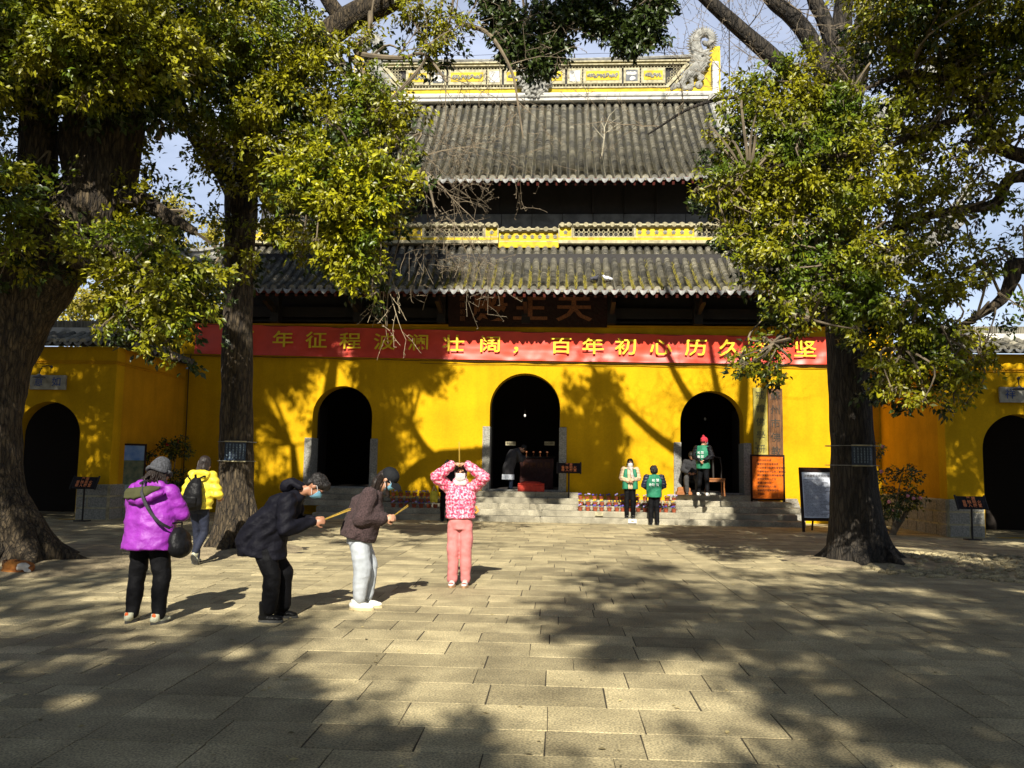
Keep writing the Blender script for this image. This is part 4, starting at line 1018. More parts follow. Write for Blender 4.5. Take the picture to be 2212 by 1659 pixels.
for (px, py, dx, dz, L, r) in [(1060, 80, .8, .5, 1.3, .014), (1000, 60, .3, 1, 1.2, .012), (1100, 140, .9, .2, 1.0, .010), (905, 110, .9, .6, 1.4, .014), (860, 120, .6, .9, 1.2, .012), (940, 160, .8, -.2, 1.4, .013), (870, 290, 1, .25, 1.6, .015), (900, 340, 1, .0, 1.8, .015), (930, 380, .6, -.8, 1.6, .013), (945, 450, .5, -.8, 1.5, .012), (920, 370, .9, -.5, 1.6, .012), (880, 440, .3, -1, 1.4, .012), (850, 300, .8, -.3, 1.5, .012), (1120, 220, .6, -.6, 1.0, .008), (1120, 240, -.5, -.8, 1.0, .008), (1085, 110, -.3, -1, 1.2, .009), (905, 370, .4, -1, 1.7, .012), (960, 180, .1, -1, 1.5, .010)]:
    q = P(px, py, 13.1); bare(db, q, (dx, g.uniform(-.2, .2), dz), L, r, 2, g, .10)
db.build('dead_bough', M['twig'], t2)
db = MB()
for i in range(6):
    q = P(828+g.uniform(-12, 12), 560+i*14, 12.9); bare(db, q, (g.uniform(-.8, .5), g.uniform(-.3, .3), -1), g.uniform(.6, 1.1), .010, 1, g, .12)
db.build('hanging_twigs', mat('sunlit_twig', (.36, .29, .18), .9), t2)

# ---- bare ginkgo at the right, trunk in front of the hall corner
t3 = thing('ginkgo_tree', T3B, 'tall leafless ginkgo with a dark furrowed trunk and spreading base', 'tree')
tb = MB()
L_ = [LP(1862, 1232, 14.7, 165), LP(1854, 1180, 14.7, 124), LP(1848, 1090, 14.7, 100), LP(1842, 980, 14.7, 90), LP(1835, 850, 14.7, 83), LP(1828, 720, 14.7, 84), LP(1822, 560, 14.7, 82), LP(1816, 400, 14.7, 84), LP(1812, 280, 14.7, 84), LP(1812, 170, 14.7, 70), LP(1818, 60, 14.7, 44), LP(1826, -40, 14.7, 38), LP(1832, -300, 14.7, 22), LP(1836, -600, 14.7, 10)]
limb(tb, L_, 5, 24, .07)
g = random.Random(9); tips = []
for L_ in ([LP(1812, 330, 14.7, 50), LP(1730, 190, 14.5, 42), LP(1662, 118, 14.4, 37), LP(1590, 55, 14.3, 33), LP(1525, -5, 14.2, 30), LP(1420, -110, 14.1, 24), LP(1300, -260, 14, 12)],
           [LP(1810, 250, 14.7, 46), LP(1755, 95, 14.8, 40), LP(1710, 35, 14.8, 36), LP(1665, -5, 14.8, 32), LP(1590, -110, 14.8, 24), LP(1500, -300, 14.8, 10)],
           [LP(1812, 150, 14.7, 42), LP(1797, 90, 14.7, 36), LP(1775, 30, 14.7, 32), LP(1757, -10, 14.7, 30), LP(1720, -150, 14.7, 20), LP(1690, -350, 14.7, 9)],
           [LP(1815, 150, 14.7, 34), LP(1845, 80, 14.6, 24), LP(1868, 10, 14.6, 20), LP(1900, -120, 14.5, 14), LP(1930, -300, 14.5, 7)],
           [LP(1820, 300, 14.7, 44), LP(1852, 180, 14.8, 40), LP(1870, 70, 14.9, 34), LP(1882, -20, 15, 30), LP(1920, -220, 15, 20), LP(1960, -420, 15, 9)],
           [LP(1808, 250, 14.6, 20), LP(1700, 245, 13.9, 12), LP(1610, 210, 13.5, 9), LP(1500, 230, 13.3, 7), LP(1400, 290, 13.2, 4)]):
    limb(tb, L_, 5, 12, .08); tips.append(L_)
roots(tb, (6.55, 14.7, 0), .48, 8, 12, .55)
tb.build('trunk', M['bark2'], t3, smooth=True)
tw = MB()
for L_ in tips:
    c = crv(L_, 4)
    for i in range(3, len(c)-1, 2):
        q = c[i]
        for _ in range(1 if L_ is not tips[-1] else 1):
            bare(tw, q[:3], (g.gauss(-.1, .8), g.gauss(0, .5), g.uniform(.0, 1.0)), g.uniform(.9, 1.9), .014, 2 if g.random() < .55 else 1, g, -.02)
tw.build('twigs', M['twig'], t3)

# ---- camphor standing just outside the right edge, its sprays reaching across
t5 = thing('camphor_tree', (9.9, 11.9, 0), 'leafy camphor tree whose trunk stands beyond the right picture edge, sprays hiding the eaves', 'tree')
SK5 = []; tb = MB()
L_ = [(9.9, 11.9, -.1, .50), (9.85, 11.9, 1.0, .38), (9.8, 11.85, 2.6, .34), (9.75, 11.8, 4.3, .32), (9.7, 11.8, 6.5, .28), (9.5, 11.8, 9.0, .2), (9.2, 11.8, 12, .1)]
limb(tb, L_, 5, 16, .09); SK5 += L_
for L_ in ([(9.75, 11.8, 4.1, .20), LP(2215, 575, 11.8, 36), LP(2188, 600, 11.8, 32), LP(2165, 645, 11.8, 24), LP(2110, 685, 11.8, 15), LP(2040, 720, 11.7, 12), LP(1950, 750, 11.6, 7)],
           [(9.75, 11.8, 5.4, .2), LP(2210, 380, 11.9, 28), LP(2150, 440, 12, 24), LP(2060, 455, 12.0, 20), LP(1960, 480, 12, 14), LP(1850, 540, 11.9, 9), LP(1750, 560, 11.8, 6)],
           [(9.7, 11.8, 6.0, .2), LP(2185, 330, 11.8, 30), LP(2120, 240, 11.7, 26), LP(2060, 180, 11.6, 20), LP(1960, 160, 11.5, 13), LP(1850, 200, 11.4, 7)],
           [LP(2120, 240, 11.7, 20), LP(2000, 280, 11.6, 15), LP(1880, 330, 11.5, 12), LP(1750, 340, 11.4, 9), LP(1620, 380, 11.4, 5)],
           [LP(1960, 480, 12, 12), LP(1850, 620, 11.8, 9), LP(1750, 690, 11.6, 7), LP(1670, 740, 11.6, 4)],
           [(9.6, 11.8, 7.5, .18), LP(2180, -40, 11.7, 26), LP(2050, -80, 11.6, 18), LP(1920, -60, 11.6, 9)]):
    limb(tb, L_, 5, 8, .08); SK5 += L_
tb.build('trunk', M['bark'], t5, smooth=True)
b5 = []
for (px, py, Y, r, d) in [(1655, 175, 11.8, .42, .9), (1720, 150, 11.8, .42, .9), (1780, 165, 11.8, .42, .9), (1610, 235, 11.8, .35, .8), (1680, 230, 11.6, .5, 1), (1750, 230, 11.6, .5, 1), (1830, 230, 11.6, .45, .9), (1575, 310, 11.8, .28, .7), (1640, 300, 11.6, .45, .9), (1710, 310, 11.5, .5, 1), (1790, 310, 11.5, .5, 1), (1860, 310, 11.5, .45, .9), (1560, 370, 11.6, .3, .9), (1610, 375, 11.5, .38, 1), (1680, 380, 11.5, .45, 1), (1750, 390, 11.5, .5, 1), (1830, 390, 11.5, .5, 1), (1900, 380, 11.5, .5, .9),
        (1555, 410, 11.5, .25, .9), (1590, 440, 11.5, .35, 1), (1650, 450, 11.5, .4, 1), (1720, 460, 11.5, .45, 1), (1800, 460, 11.5, .45, 1), (1570, 490, 11.5, .25, .9), (1630, 510, 11.6, .35, .9), (1700, 530, 11.6, .45, 1), (1780, 540, 11.6, .45, 1), (1860, 520, 11.6, .45, 1), (1640, 570, 11.6, .3, .8), (1690, 600, 11.6, .38, .9), (1760, 610, 11.6, .42, 1), (1840, 600, 11.6, .42, 1), (1900, 590, 11.6, .42, 1),
        (1690, 670, 11.7, .25, .8), (1730, 690, 11.7, .25, .7), (1650, 740, 11.7, .22, .8), (1610, 790, 11.7, .18, .8), (1600, 770, 11.7, .15, .8), (1680, 790, 11.7, .12, .6), (1830, 660, 11.6, .35, .9), (1900, 660, 11.5, .4, 1), (1960, 650, 11.5, .4, 1), (1940, 720, 11.5, .4, 1), (2000, 720, 11.5, .4, 1), (1920, 780, 11.5, .3, 1), (1980, 790, 11.5, .35, 1), (2050, 780, 11.5, .32, 1), (2090, 820, 11.5, .26, 1), (2060, 850, 11.5, .2, .9), (1950, 840, 11.5, .22, 1), (1900, 830, 11.6, .2, .8), (2120, 780, 11.5, .22, .8), (2060, 710, 11.6, .35, .9), (2000, 850, 11.5, .18, .9), (1940, 800, 11.6, .2, .9), (2130, 740, 11.5, .2, .7),
        (1900, 50, 11.6, .4, .8), (1960, 30, 11.5, .5, 1), (2040, 40, 11.5, .5, 1), (2120, 40, 11.5, .55, 1), (2190, 50, 11.5, .55, 1), (1930, 120, 11.5, .4, .8), (2000, 120, 11.5, .5, 1), (2080, 130, 11.5, .5, 1), (2160, 130, 11.5, .5, 1), (1960, 200, 11.6, .4, .8), (2040, 210, 11.6, .5, .9), (2120, 210, 11.6, .5, .8), (2190, 210, 11.6, .5, .9), (1930, 280, 11.6, .45, .9), (2000, 300, 11.6, .4, .7), (2090, 290, 11.7, .35, .6), (2150, 320, 11.7, .3, .5), (2200, 300, 11.7, .3, .5),
        (1980, 370, 11.7, .45, .8), (2050, 380, 11.7, .35, .7), (2110, 400, 11.8, .3, .7), (1950, 450, 11.7, .4, .7), (2020, 470, 11.8, .3, .6), (2180, 430, 11.8, .3, .5), (1960, 540, 11.7, .38, .8), (2030, 550, 11.7, .35, .7), (2090, 520, 11.8, .3, .5), (2100, 600, 11.7, .35, .7), (2030, 630, 11.6, .38, .9), (2160, 560, 11.8, .25, .5), (2190, 510, 11.9, .25, .4), (2200, 660, 11.6, .18, .4)]:
    b5.append(B(px, py, Y, r, d))
g = random.Random(77)
b5 += open_up([B(g.uniform(1960, 2700), g.uniform(-260, -10), g.uniform(10, 13), g.uniform(.5, .8), .8) for i in range(34)])
for i in range(14): b5.append(B(g.uniform(2270, 2700), g.uniform(0, 700), g.uniform(10.5, 13.5), g.uniform(.5, .8), .8))
b5 += fringe(b5, 7)
br = MB(); sprigs(br, b5, SK5, 9, 6, .016); br.build('branch', M['twig'], t5)
leaves('crown', b5, t5, M['leaf'], .080, 2.3, 51)
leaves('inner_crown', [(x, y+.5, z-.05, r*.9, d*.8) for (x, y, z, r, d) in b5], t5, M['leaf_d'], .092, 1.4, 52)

# ---- trees behind the viewer that dapple the court
def SB(px, py, h, r, d=1.0):            # clump whose shade falls at this spot of the paving
    q = G(px, py)-LDIR*(h/math.sin(SUN_EL)); return (q.x, q.y, q.z, r, d)
g = random.Random(14)
shade_R = []
for (px, py, h, r, d) in [(1230, 1320, 11.5, .50, .8), (1290, 1345, 11.5, .55, .9), (1350, 1310, 11.5, .6, 1), (1350, 1375, 11.2, .5, 1), (1420, 1340, 11.2, .65, 1.2), (1420, 1400, 11, .5, 1), (1490, 1370, 11, .6, 1.2), (1560, 1380, 11, .5, 1), (1330, 1250, 12, .65, .8), (1400, 1270, 12, .75, 1), (1480, 1310, 11.6, .7, 1), (1390, 1225, 12.2, .6, .8), (1560, 1330, 11.6, .6, .9), (1270, 1365, 11, .3, .5), (1310, 1420, 11, .28, .35), (1620, 1380, 11, .5, .9), (1250, 1300, 11.5, .4, .5),
        (1640, 1430, 10.6, .45, .9), (1700, 1480, 10.4, .45, .9), (1760, 1520, 10.2, .4, .9), (1850, 1560, 10, .4, .8), (1960, 1600, 10, .4, .8), (1640, 1650, 9.5, .35, 1), (1780, 1655, 9.5, .35, .9), (1900, 1650, 9.6, .25, .6)]:
    shade_R.append(SB(px, py, h, r, d))
for i in range(125):
    px = g.uniform(1560, 2500); py = g.uniform(1170, 1650)
    if px < 1750 and py > 1430: continue
    shade_R.append(SB(px, py, g.uniform(9.5, 12.5), g.uniform(.35, .62), g.uniform(.65, 1.0)))
for i in range(16): shade_R.append(SB(g.uniform(1900, 2350), g.uniform(1185, 1310), g.uniform(10, 12), g.uniform(.5, .75), .9))
for i in range(14): shade_R.append(SB(g.uniform(1500, 2300), g.uniform(1140, 1210), g.uniform(10.5, 12), g.uniform(.5, .8), .55))
shade_L = []
for (px, py, h, r, d) in [(950, 1600, 9, .35, 1), (1020, 1620, 9, .3, 1), (880, 1640, 9, .35, 1), (780, 1600, 9, .35, 1), (720, 1640, 9, .4, 1), (620, 1620, 9, .4, 1), (520, 1640, 9, .4, 1), (400, 1640, 9, .45, 1), (300, 1600, 9, .4, 1), (180, 1620, 9, .4, 1), (830, 1500, 9.6, .18, .9), (740, 1530, 9.6, .2, .8), (640, 1500, 9.6, .2, .6), (640, 1560, 9.4, .35, .8), (1100, 1655, 9, .3, .9), (1000, 1585, 9, .22, .9), (560, 1420, 10, .25, .4),
        (600, 1370, 10.4, .4, .7), (660, 1345, 10.6, .35, .8), (700, 1320, 10.6, .25, .7), (500, 1360, 10.4, .45, .6), (400, 1380, 10.3, .4, .5), (300, 1350, 10.5, .5, .7), (200, 1320, 10.6, .5, .8), (100, 1330, 10.6, .5, .9), (60, 1400, 10.2, .45, .8), (20, 1280, 11, .6, 1), (160, 1260, 11, .5, .8)]:
    shade_L.append(SB(px, py, h, r, d))
for i in range(72): shade_L.append(SB(g.uniform(-450, 600), g.uniform(1300, 1655), g.uniform(9, 11), g.uniform(.28, .5), g.uniform(.6, 1.0)))
for i in range(10): shade_L.append(SB(g.uniform(-200, 560), g.uniform(1160, 1260), g.uniform(10, 12), g.uniform(.5, .8), .6))
for i in range(12): shade_L.append(SB(g.uniform(620, 1250), g.uniform(1135, 1185), g.uniform(10, 12.5), g.uniform(.4, .7), g.uniform(.35, .6)))
shade_R = shade_R[:25]+open_up(shade_R[25:]); shade_L = shade_L[:27]+open_up(shade_L[27:])
for z in np.arange(1.4, 7.5, .75):      # unseen leaf clumps added to keep the big trunks in shade
    shade_L.append((-7.1+.25*math.sin(z*3), 5.6, z+4.7, .6, 1.1)); shade_R.append((6.25+.15*math.sin(z*4), 7.4, z+5.4, .42, 1.2))
    if z > 1.5 and not 4.6 < z < 5.6: shade_L.append((-4.65+.12*math.sin(z*5), 7.1, z+5.3, .36, 1.1))
for nm, base, lst, lab, sd in (('camphor_tree', (6.5, -5.5, 0), shade_R, 'tall camphor behind the viewer shading the right half of the court', 61), ('camphor_tree', (-5.5, -7.5, 0), shade_L, 'tall camphor behind the viewer shading the left half of the court', 62)):
    t = thing(nm, base, lab, 'tree'); tb = MB(); bx, by = base[0], base[1]; sk = [(bx, by, z, .4) for z in (0, 3, 5)]
    limb(tb, [(bx, by, -.1, .6), (bx, by, 1, .45), (bx+.1, by, 4, .4), (bx, by+.2, 7, .34), (bx, by+.3, 10, .22), (bx, by+.3, 13, .08)], 5, 14, .09)
    g2 = random.Random(sd); cs = lst[:]; g2.shuffle(cs)
    for c in cs[:9]:
        z0 = g2.uniform(4.5, 8); m = ((bx+c[0])/2, (by+c[1])/2, (z0+c[2])/2+.8)
        q = [(bx, by+.2, z0, .16), m+(.11,), (c[0], c[1], c[2], .04)]
        if any(blocks_light(tuple(k)[:3]+(.2,)) for k in crv(q, 6)): continue
        limb(tb, q, 5, 6, .08); sk += [tuple(k) for k in crv(q, 4)]
    tb.build('trunk', M['bark'], t, smooth=True)
    br = MB(); sprigs(br, lst, sk, sd, 4, .02, True); br.build('branch', M['twig'], t)
    leaves('crown', lst, t, M['leaf'], .115, 1.25, sd)

# ---- unseen side trees and a rear hall, added to cut the sky light
for k, (x, y, h, lab) in enumerate([(-15, -6, 15, 'dense evergreen added outside the left edge to cut sky light, nearest the viewer'), (-14.5, 1, 15, 'dense evergreen added outside the left edge to cut sky light, second from the viewer'), (-16, 8, 16, 'dense evergreen added outside the left edge to cut sky light, beyond the second'), (-17.5, 15, 15, 'dense evergreen added outside the left edge to cut sky light, beside the gate house'),
                     (15, -6, 15, 'dense evergreen added outside the right edge to cut sky light, nearest the viewer'), (15, 1.5, 15, 'dense evergreen added outside the right edge to cut sky light, second from the viewer'), (16.5, 9, 14, 'dense evergreen added outside the right edge to cut sky light, before the gate house')]):
    t = thing('added_evergreen', (x, y, 0), lab, 'tree'); b = MB(); limb(b, [(x, y, 0, .4), (x, y, h*.4, .3), (x, y, h*.9, .1)], 4, 8, .08); b.build('trunk', M['bark'], t, smooth=True)
    gg = random.Random(200+k); bl = []
    for i in range(40):
        a = gg.uniform(0, 2*PI); rr = 3.6*gg.random()**.5; zz = h*gg.uniform(.18, 1.0); bl.append((x+rr*math.cos(a)*(1.15-zz/h*.5), y+rr*math.sin(a)*1.1, zz, gg.uniform(.9, 1.3), .09))
    leaves('crown', bl, t, M['leaf_d'], .34, 1.0, 200+k)
g = random.Random(303); hi = []
for i in range(95): hi.append((g.uniform(-14, -5.8), g.uniform(-2, 14), g.uniform(9.8, 16), g.uniform(.8, 1.1), .40))
hi = open_up(hi)
leaves('added_crown', hi, t1, M['leaf_d'], .16, 1.0, 304)  # unseen crown clumps added to shade the left walls and cut sky light
hr = [(g.uniform(10.2, 15), g.uniform(9, 13.5), g.uniform(5, 10.8), g.uniform(.6, .9), .35) for i in range(26)]
hr += [(g.uniform(6.5, 15), g.uniform(-6, 5), g.uniform(9, 14), g.uniform(.7, 1.0), .4) for i in range(60)]; hr = open_up(hr)
leaves('added_crown', hr, t5, M['leaf_d'], .15, 1.0, 305)  # unseen clumps added to shade the right wing and dim the court's ambient
t = thing('added_rear_hall', (0, -24, 0), 'low ochre hall added unseen behind the viewer to cut sky light', 'temple')  # hall added out of view to lower the ambient light
b = MB(); b.box(-24, 24, -30, -24, 0, 6); b.build('wall', M['yellow'], t)
b = MB(); b.add([(-26, -22.5, 5.9), (26, -22.5, 5.9), (22, -27, 11), (-22, -27, 11), (-26, -31.5, 5.9), (26, -31.5, 5.9)], [(0, 1, 2, 3), (3, 2, 5, 4), (0, 3, 4), (1, 5, 2), (0, 4, 5, 1)]); b.build('roof', M['tile'], t, tone=True)
for i in range(5): b = MB(); b.box(-14+i*6, -11.6+i*6, -24.03, -23.95, 0, 3.2); b.build('door', M['black'], t)

# ---- golden-leaved trees beyond the gate wall
def far_tree(label, base, h, r, cols, seed):
    t = thing('broadleaf_tree', base, label, 'tree'); b = MB(); x, y, _ = base; gg = random.Random(seed)
    limb(b, [(x, y, 0, .22), (x+.1, y, h*.4, .18), (x, y, h*.8, .08)], 4, 8, .08); bl = []
    for i in range(26):
        a = gg.uniform(0, 2*PI); rr = r*gg.random()**.5; zz = h*gg.uniform(.45, 1.0)
        bl.append((x+rr*math.cos(a)*(1.2-zz/h*.6), y+rr*math.sin(a)*.7, zz, gg.uniform(.6, .95), .45))
    b.build('trunk', M['bark'], t, smooth=True)
    br = MB(); sprigs(br, bl, [(x, y, h*.4, 0), (x, y, h*.6, 0)], seed, 4, .03); br.build('branch', M['twig'], t)
    leaves('crown', bl, t, cols, .16, .9, seed)
q = G(455, 700, 4); q = P(450, 450, 33); far_tree('golden leaved tree seen through the gap left of the straight trunk', (q.x, 33, 0), 12.6, 2.8, M['leaf_gold'], 71)
q = P(190, 650, 30); far_tree('golden leaved tree rising behind the left gate house roof', (q.x, 30, 0), 8.4, 3.0, M['leaf_gold'], 72)
q = P(330, 600, 34); far_tree('smaller golden tree between the left gate house and the hall roof', (q.x, 34, 0), 9.0, 2.6, M['leaf_gold'], 73)

# ---- camellia bushes against the side walls
def bush(label, c, rx, rz, seed, leafy=1.0, z0=.35, pink=0):
    t = thing('camellia_bush', (c[0], c[1], 0), label, 'bush'); gg = random.Random(seed); bl = []; b = MB()
    for i in range(15):
        a = gg.uniform(0, 2*PI); rr = rx*gg.random()**.5; zz = gg.uniform(z0, rz)
        bl.append((c[0]+rr*math.cos(a)*(1.15-.5*abs(zz/rz-.5)), c[1]+rr*math.sin(a)*.6, zz, gg.uniform(.18, .32), 1.0))
    for i in range(9): k = bl[i]; b.tube([(c[0]+gg.uniform(-.08, .08), c[1], 0), (c[0]*.5+k[0]*.5, c[1], k[2]*.5), k[:3]], [.03, .02, .008], 5)
    b.build('stem', M['twig'], t); leaves('foliage', bl, t, M['leaf_d'], .075, 1.5*leafy, seed)
    leaves('young_foliage', bl, t, M['leaf'], .07, .25*leafy, seed+1)
    fl = mat('camellia_red', (.6, .02, .03), .5) if not pink else mat('camellia_pink', (.6, .22, .25), .5)
    for i in range(7):
        k = bl[gg.randrange(len(bl))]; f = MB(); f.ell((k[0]+gg.uniform(-.15, .15), k[1]-.22, k[2]+gg.uniform(-.15, .15)), (.045, .03, .045), 8, 5, fn=lambda v: 1+.2*math.sin(9*v.x*20)); f.build('blossom', fl, t, smooth=True)
q = P(378, 1060, 22.3); bush('dark camellia bush with red blossoms in the corner left of the straight trunk', (q.x, 22.3), .85, 2.15, 81)
q = P(1925, 1050, 20.9); bush('dark camellia bush standing right of the ginkgo trunk', (q.x, 20.9), .62, 2.15, 83, pink=1)

# ------------------------------------------------------------------ people
def V3(*a): return Vector(a)
def caps(mb, p0, r0, p1, r1, n=12):
    p0 = Vector(p0); p1 = Vector(p1); d = (p1-p0)
    if d.length < 1e-5: d = Vector((0, 0, 1e-3))
    L = d.length; d.normalize(); pts = []; rr = []
    for t in (0, .35, .7): pts.append(p0-d*r0*math.cos(t*PI/2)); rr.append(max(.0008, r0*math.sin(t*PI/2)))
    pts += [p0, p1]; rr += [r0, r1]
    for t in (.7, .35, 0): pts.append(p1+d*r1*math.cos(t*PI/2)); rr.append(max(.0008, r1*math.sin(t*PI/2)))
    mb.tube(pts, rr, n)
def loft(mb, rings, side=(1, 0, 0), n=20):
    """rings: (x, y, z, rx, ry): ellipses across a spine, first ring closed, last ring closed"""
    side = Vector(side); v = []; f = []; k = len(rings); P_ = [Vector(r[:3]) for r in rings]
    for i, r in enumerate(rings):
        d = (P_[min(i+1, k-1)]-P_[max(i-1, 0)]).normalized(); fw = d.cross(side).normalized()
        for j in range(n):
            t = 2*PI*j/n; v.append(P_[i]+side*r[3]*math.cos(t)+fw*r[4]*math.sin(t))
    for i in range(k-1):
        for j in range(n): f.append((i*n+j, i*n+(j+1) % n, (i+1)*n+(j+1) % n, (i+1)*n+j))
    f += [tuple(range(n-1, -1, -1)), tuple((k-1)*n+j for j in range(n))]
    mb.add(v, f)
def wr(amp, fx=7, fz=13, seed=0, soft=1.0):
    def f(p, n):          # soft drape plus a few sharp diagonal creases
        q = Vector((p.x*fx*.6+seed, p.y*fx*.6, p.z*fz*.35+seed)); w = Vector((p.x*3+p.z*7+seed, p.y*4-p.z*3, p.z*5-p.x*5))
        return amp*(.75*mn.noise(q)+.9*(.25-abs(mn.noise(w)))*.8+.25*mn.noise(w*2.7))
    return f
def hand(mb, wrist, d, nrm, curl=.5, s=1.0, thumb=1, grip=True):
    """palm plus four unequal bent fingers and an opposed thumb"""
    wrist = Vector(wrist); d = Vector(d).normalized(); nrm = Vector(nrm); nrm = (nrm-d*nrm.dot(d)).normalized(); sd = d.cross(nrm)
    pc = wrist+d*.045*s; R_ = Matrix((sd, d, nrm)).transposed()
    mb.ell(pc, (.040*s, .052*s, .017*s), 12, 8, R_)
    for k, (o, L) in enumerate(((-.030, .062), (-.010, .072), (.010, .068), (.029, .054))):
        b = wrist+d*.082*s+sd*o*s-nrm*.002; a = curl; q = b; L *= s; r = .0095*s
        for seg, fr in enumerate((.45, .32, .25)):
            dd = (d*math.cos(a*(seg+.55))-nrm*math.sin(a*(seg+.55))).normalized(); e = q+dd*L*fr; caps(mb, q, r, e, r*.88, 7); q = e; r *= .88
    b = wrist+d*.03*s+sd*(-.032*s*thumb); e = b+(d*.6-sd*thumb*.62-nrm*.45).normalized()*.036*s; caps(mb, b, .013*s, e, .011*s, 7)
    e2 = e+(d*.8-sd*thumb*(.1 if grip else .4)-nrm*.5).normalized()*.030*s; caps(mb, e, .011*s, e2, .009*s, 7)
MC = {}
def cloth(name, col, rough=.85, var=.15, scale=9, bump=.55, bscale=11, **k):
    if name not in MC: MC[name] = mat(name, col, rough, var=var, scale=scale, bump=bump, bscale=bscale, bdist=.004 if bscale > 40 else .035, **({'spec': .12} if max(col) < .03 else {}), **k)
    return MC[name]
SKIN = mat('skin', (.48, .25, .15), .5, var=.08, scale=20)
SKIN_D = mat('skin_tanned', (.34, .16, .09), .5, var=.08, scale=20)
HAIR = mat('black_hair', (.009, .007, .006), .6, var=.4, scale=30, bump=.6, bscale=90, bdist=.01)
HAIR_B = mat('brown_hair', (.016, .009, .006), .55, var=.5, scale=30, bump=.6, bscale=90, bdist=.01)
MASK = mat('paper_mask_blue', (.22, .50, .68), .8, bump=.3, bscale=60)
MASK_W = mat('paper_mask_white', (.75, .74, .72), .8, bump=.3, bscale=60)
EYE = mat('dark_eye', (.01, .008, .007), .2)

def headrot(hd):        # hd = (yaw, pitch, tilt): yaw + turns to the right, pitch + looks down
    return Matrix.Rotation(-hd[0], 3, 'Z') @ Matrix.Rotation(-hd[1], 3, 'X') @ Matrix.Rotation(hd[2] if len(hd) > 2 else 0, 3, 'Y')
def person(loc, rotz, label, J, skin=SKIN, vox=.009, grip=.9, s=1.0):
    t = thing('person', loc, label, 'person', rotz=rotz)
    b = MB(); hc = Vector(J['head']); R = headrot(J.get('hd', (0, 0)))
    h = lambda x, y, z: hc+R @ Vector((x, y, z))*s
    b.ell(hc+R @ V3(0, -.012, .018)*s, (.073*s, .090*s, .092*s), 18, 14, R)
    b.ell(h(0, .022, -.045), (.055*s, .066*s, .072*s), 14, 10, R); b.ell(h(0, .058, -.082), (.030*s, .026*s, .024*s), 10, 8, R)
    caps(b, h(0, .078, .005), .010*s, h(0, .100, -.030), .014*s, 8)
    for q in (-1, 1):
        b.ell(h(q*.075, -.008, -.012), (.012*s, .020*s, .031*s), 8, 8, R); b.ell(h(q*.036, .066, -.022), (.024*s, .018*s, .022*s), 8, 6, R)
        b.ell(h(q*.012, .092, -.036), (.009*s, .011*s, .008*s), 6, 5, R)
    b.ell(h(0, .078, .022), (.048*s, .014*s, .010*s), 10, 6, R); b.ell(h(0, .083, -.063), (.024*s, .010*s, .007*s), 10, 5, R)
    nk = Vector(J['neck']); caps(b, hc+R @ V3(0, -.01, -.05)*s, .050*s, nk, .056*s)
    ch = Vector(J['chest']); hp = Vector(J['hip'])
    loft(b, [(*hp, .13*s, .09*s), (*((hp+ch)/2), .115*s, .085*s), (*ch, .14*s, .095*s), (*(nk*.75+ch*.25), .10*s, .06*s)])
    for q, e in (('L', -1), ('R', 1)):
        sh = Vector(J['sh'+q]); el = Vector(J['el'+q]); wrp = Vector(J['wr'+q]); kn = Vector(J['kn'+q]); an = Vector(J['an'+q])
        caps(b, ch*.4+nk*.6, .05*s, sh, .05*s); caps(b, sh, .048*s, el, .038*s); caps(b, el, .038*s, wrp, .025*s)
        d = Vector(J.get('hdir'+q, tuple(wrp-el))); hand(b, wrp, d, J.get('hn'+q, (0, 0, 1)), grip, s, -e)
        caps(b, hp+V3(e*.085*s, 0, -.02), .075*s, kn, .055*s); caps(b, kn, .05*s, an, .036*s)
    o = blob('body', b, skin, t, vox, 2, world_coords=False, sf=.45)
    f = MB()
    for q in (-1, 1): f.ell(h(q*.031, .087, .004), (.014*s, .007*s, .0055*s), 8, 5, R)
    f.build('eye', EYE, o, smooth=True, world_coords=False)
    f = MB()
    for q in (-1, 1): f.tube([h(q*.014, .094, .020), h(q*.032, .092, .026), h(q*.052, .078, .020)], [.003, .004, .002], 5)
    f.build('eyebrow', HAIR, o, world_coords=False)
    f = MB(); f.ell(h(0, .0925, -.063), (.021*s, .006*s, .006*s), 10, 5, R); f.build('lips', mat('lips', (.35, .10, .08), .5) if 'lips' not in MC else MC['lips'], o, world_coords=False)
    t['_h'] = 0; del t['_h']
    return t, h, R, hc, o
def sleeve(mb, J, q, r0, r1, r2, cut=.02):
    sh = Vector(J['sh'+q]); el = Vector(J['el'+q]); w = Vector(J['wr'+q]); d = (w-el).normalized()
    caps(mb, sh, r0, el, r1); caps(mb, el, r1, w-d*cut, r2)
def torso(mb, J, hem, rh, rw, rc, rs=.15, depth=.72, dy=0.0, fwd=0.0):
    """coat body from hem to neck: hem = (x, y, z) of the bottom centre, radii at hem, waist, chest, shoulders"""
    hp = Vector(J['hip']); ch = Vector(J['chest']); nk = Vector(J['neck']); hm = Vector(hem)
    w = hp*.45+ch*.55
    loft(mb, [(*hm, rh, rh*depth), (*(hm*.5+hp*.5+V3(0, dy, 0)), (rh*.5+rw*.5)*1.01, (rh*.5+rw*.5)*depth*1.02), (*w, rw, rw*depth), (*ch, rc, rc*depth), (*(ch*.45+nk*.55), rs*1.03, rs*depth*.85), (*nk, .072, .068)], n=28)
    for q in ('L', 'R'): caps(mb, nk*.55+ch*.45, .075, Vector(J['sh'+q]), .068)
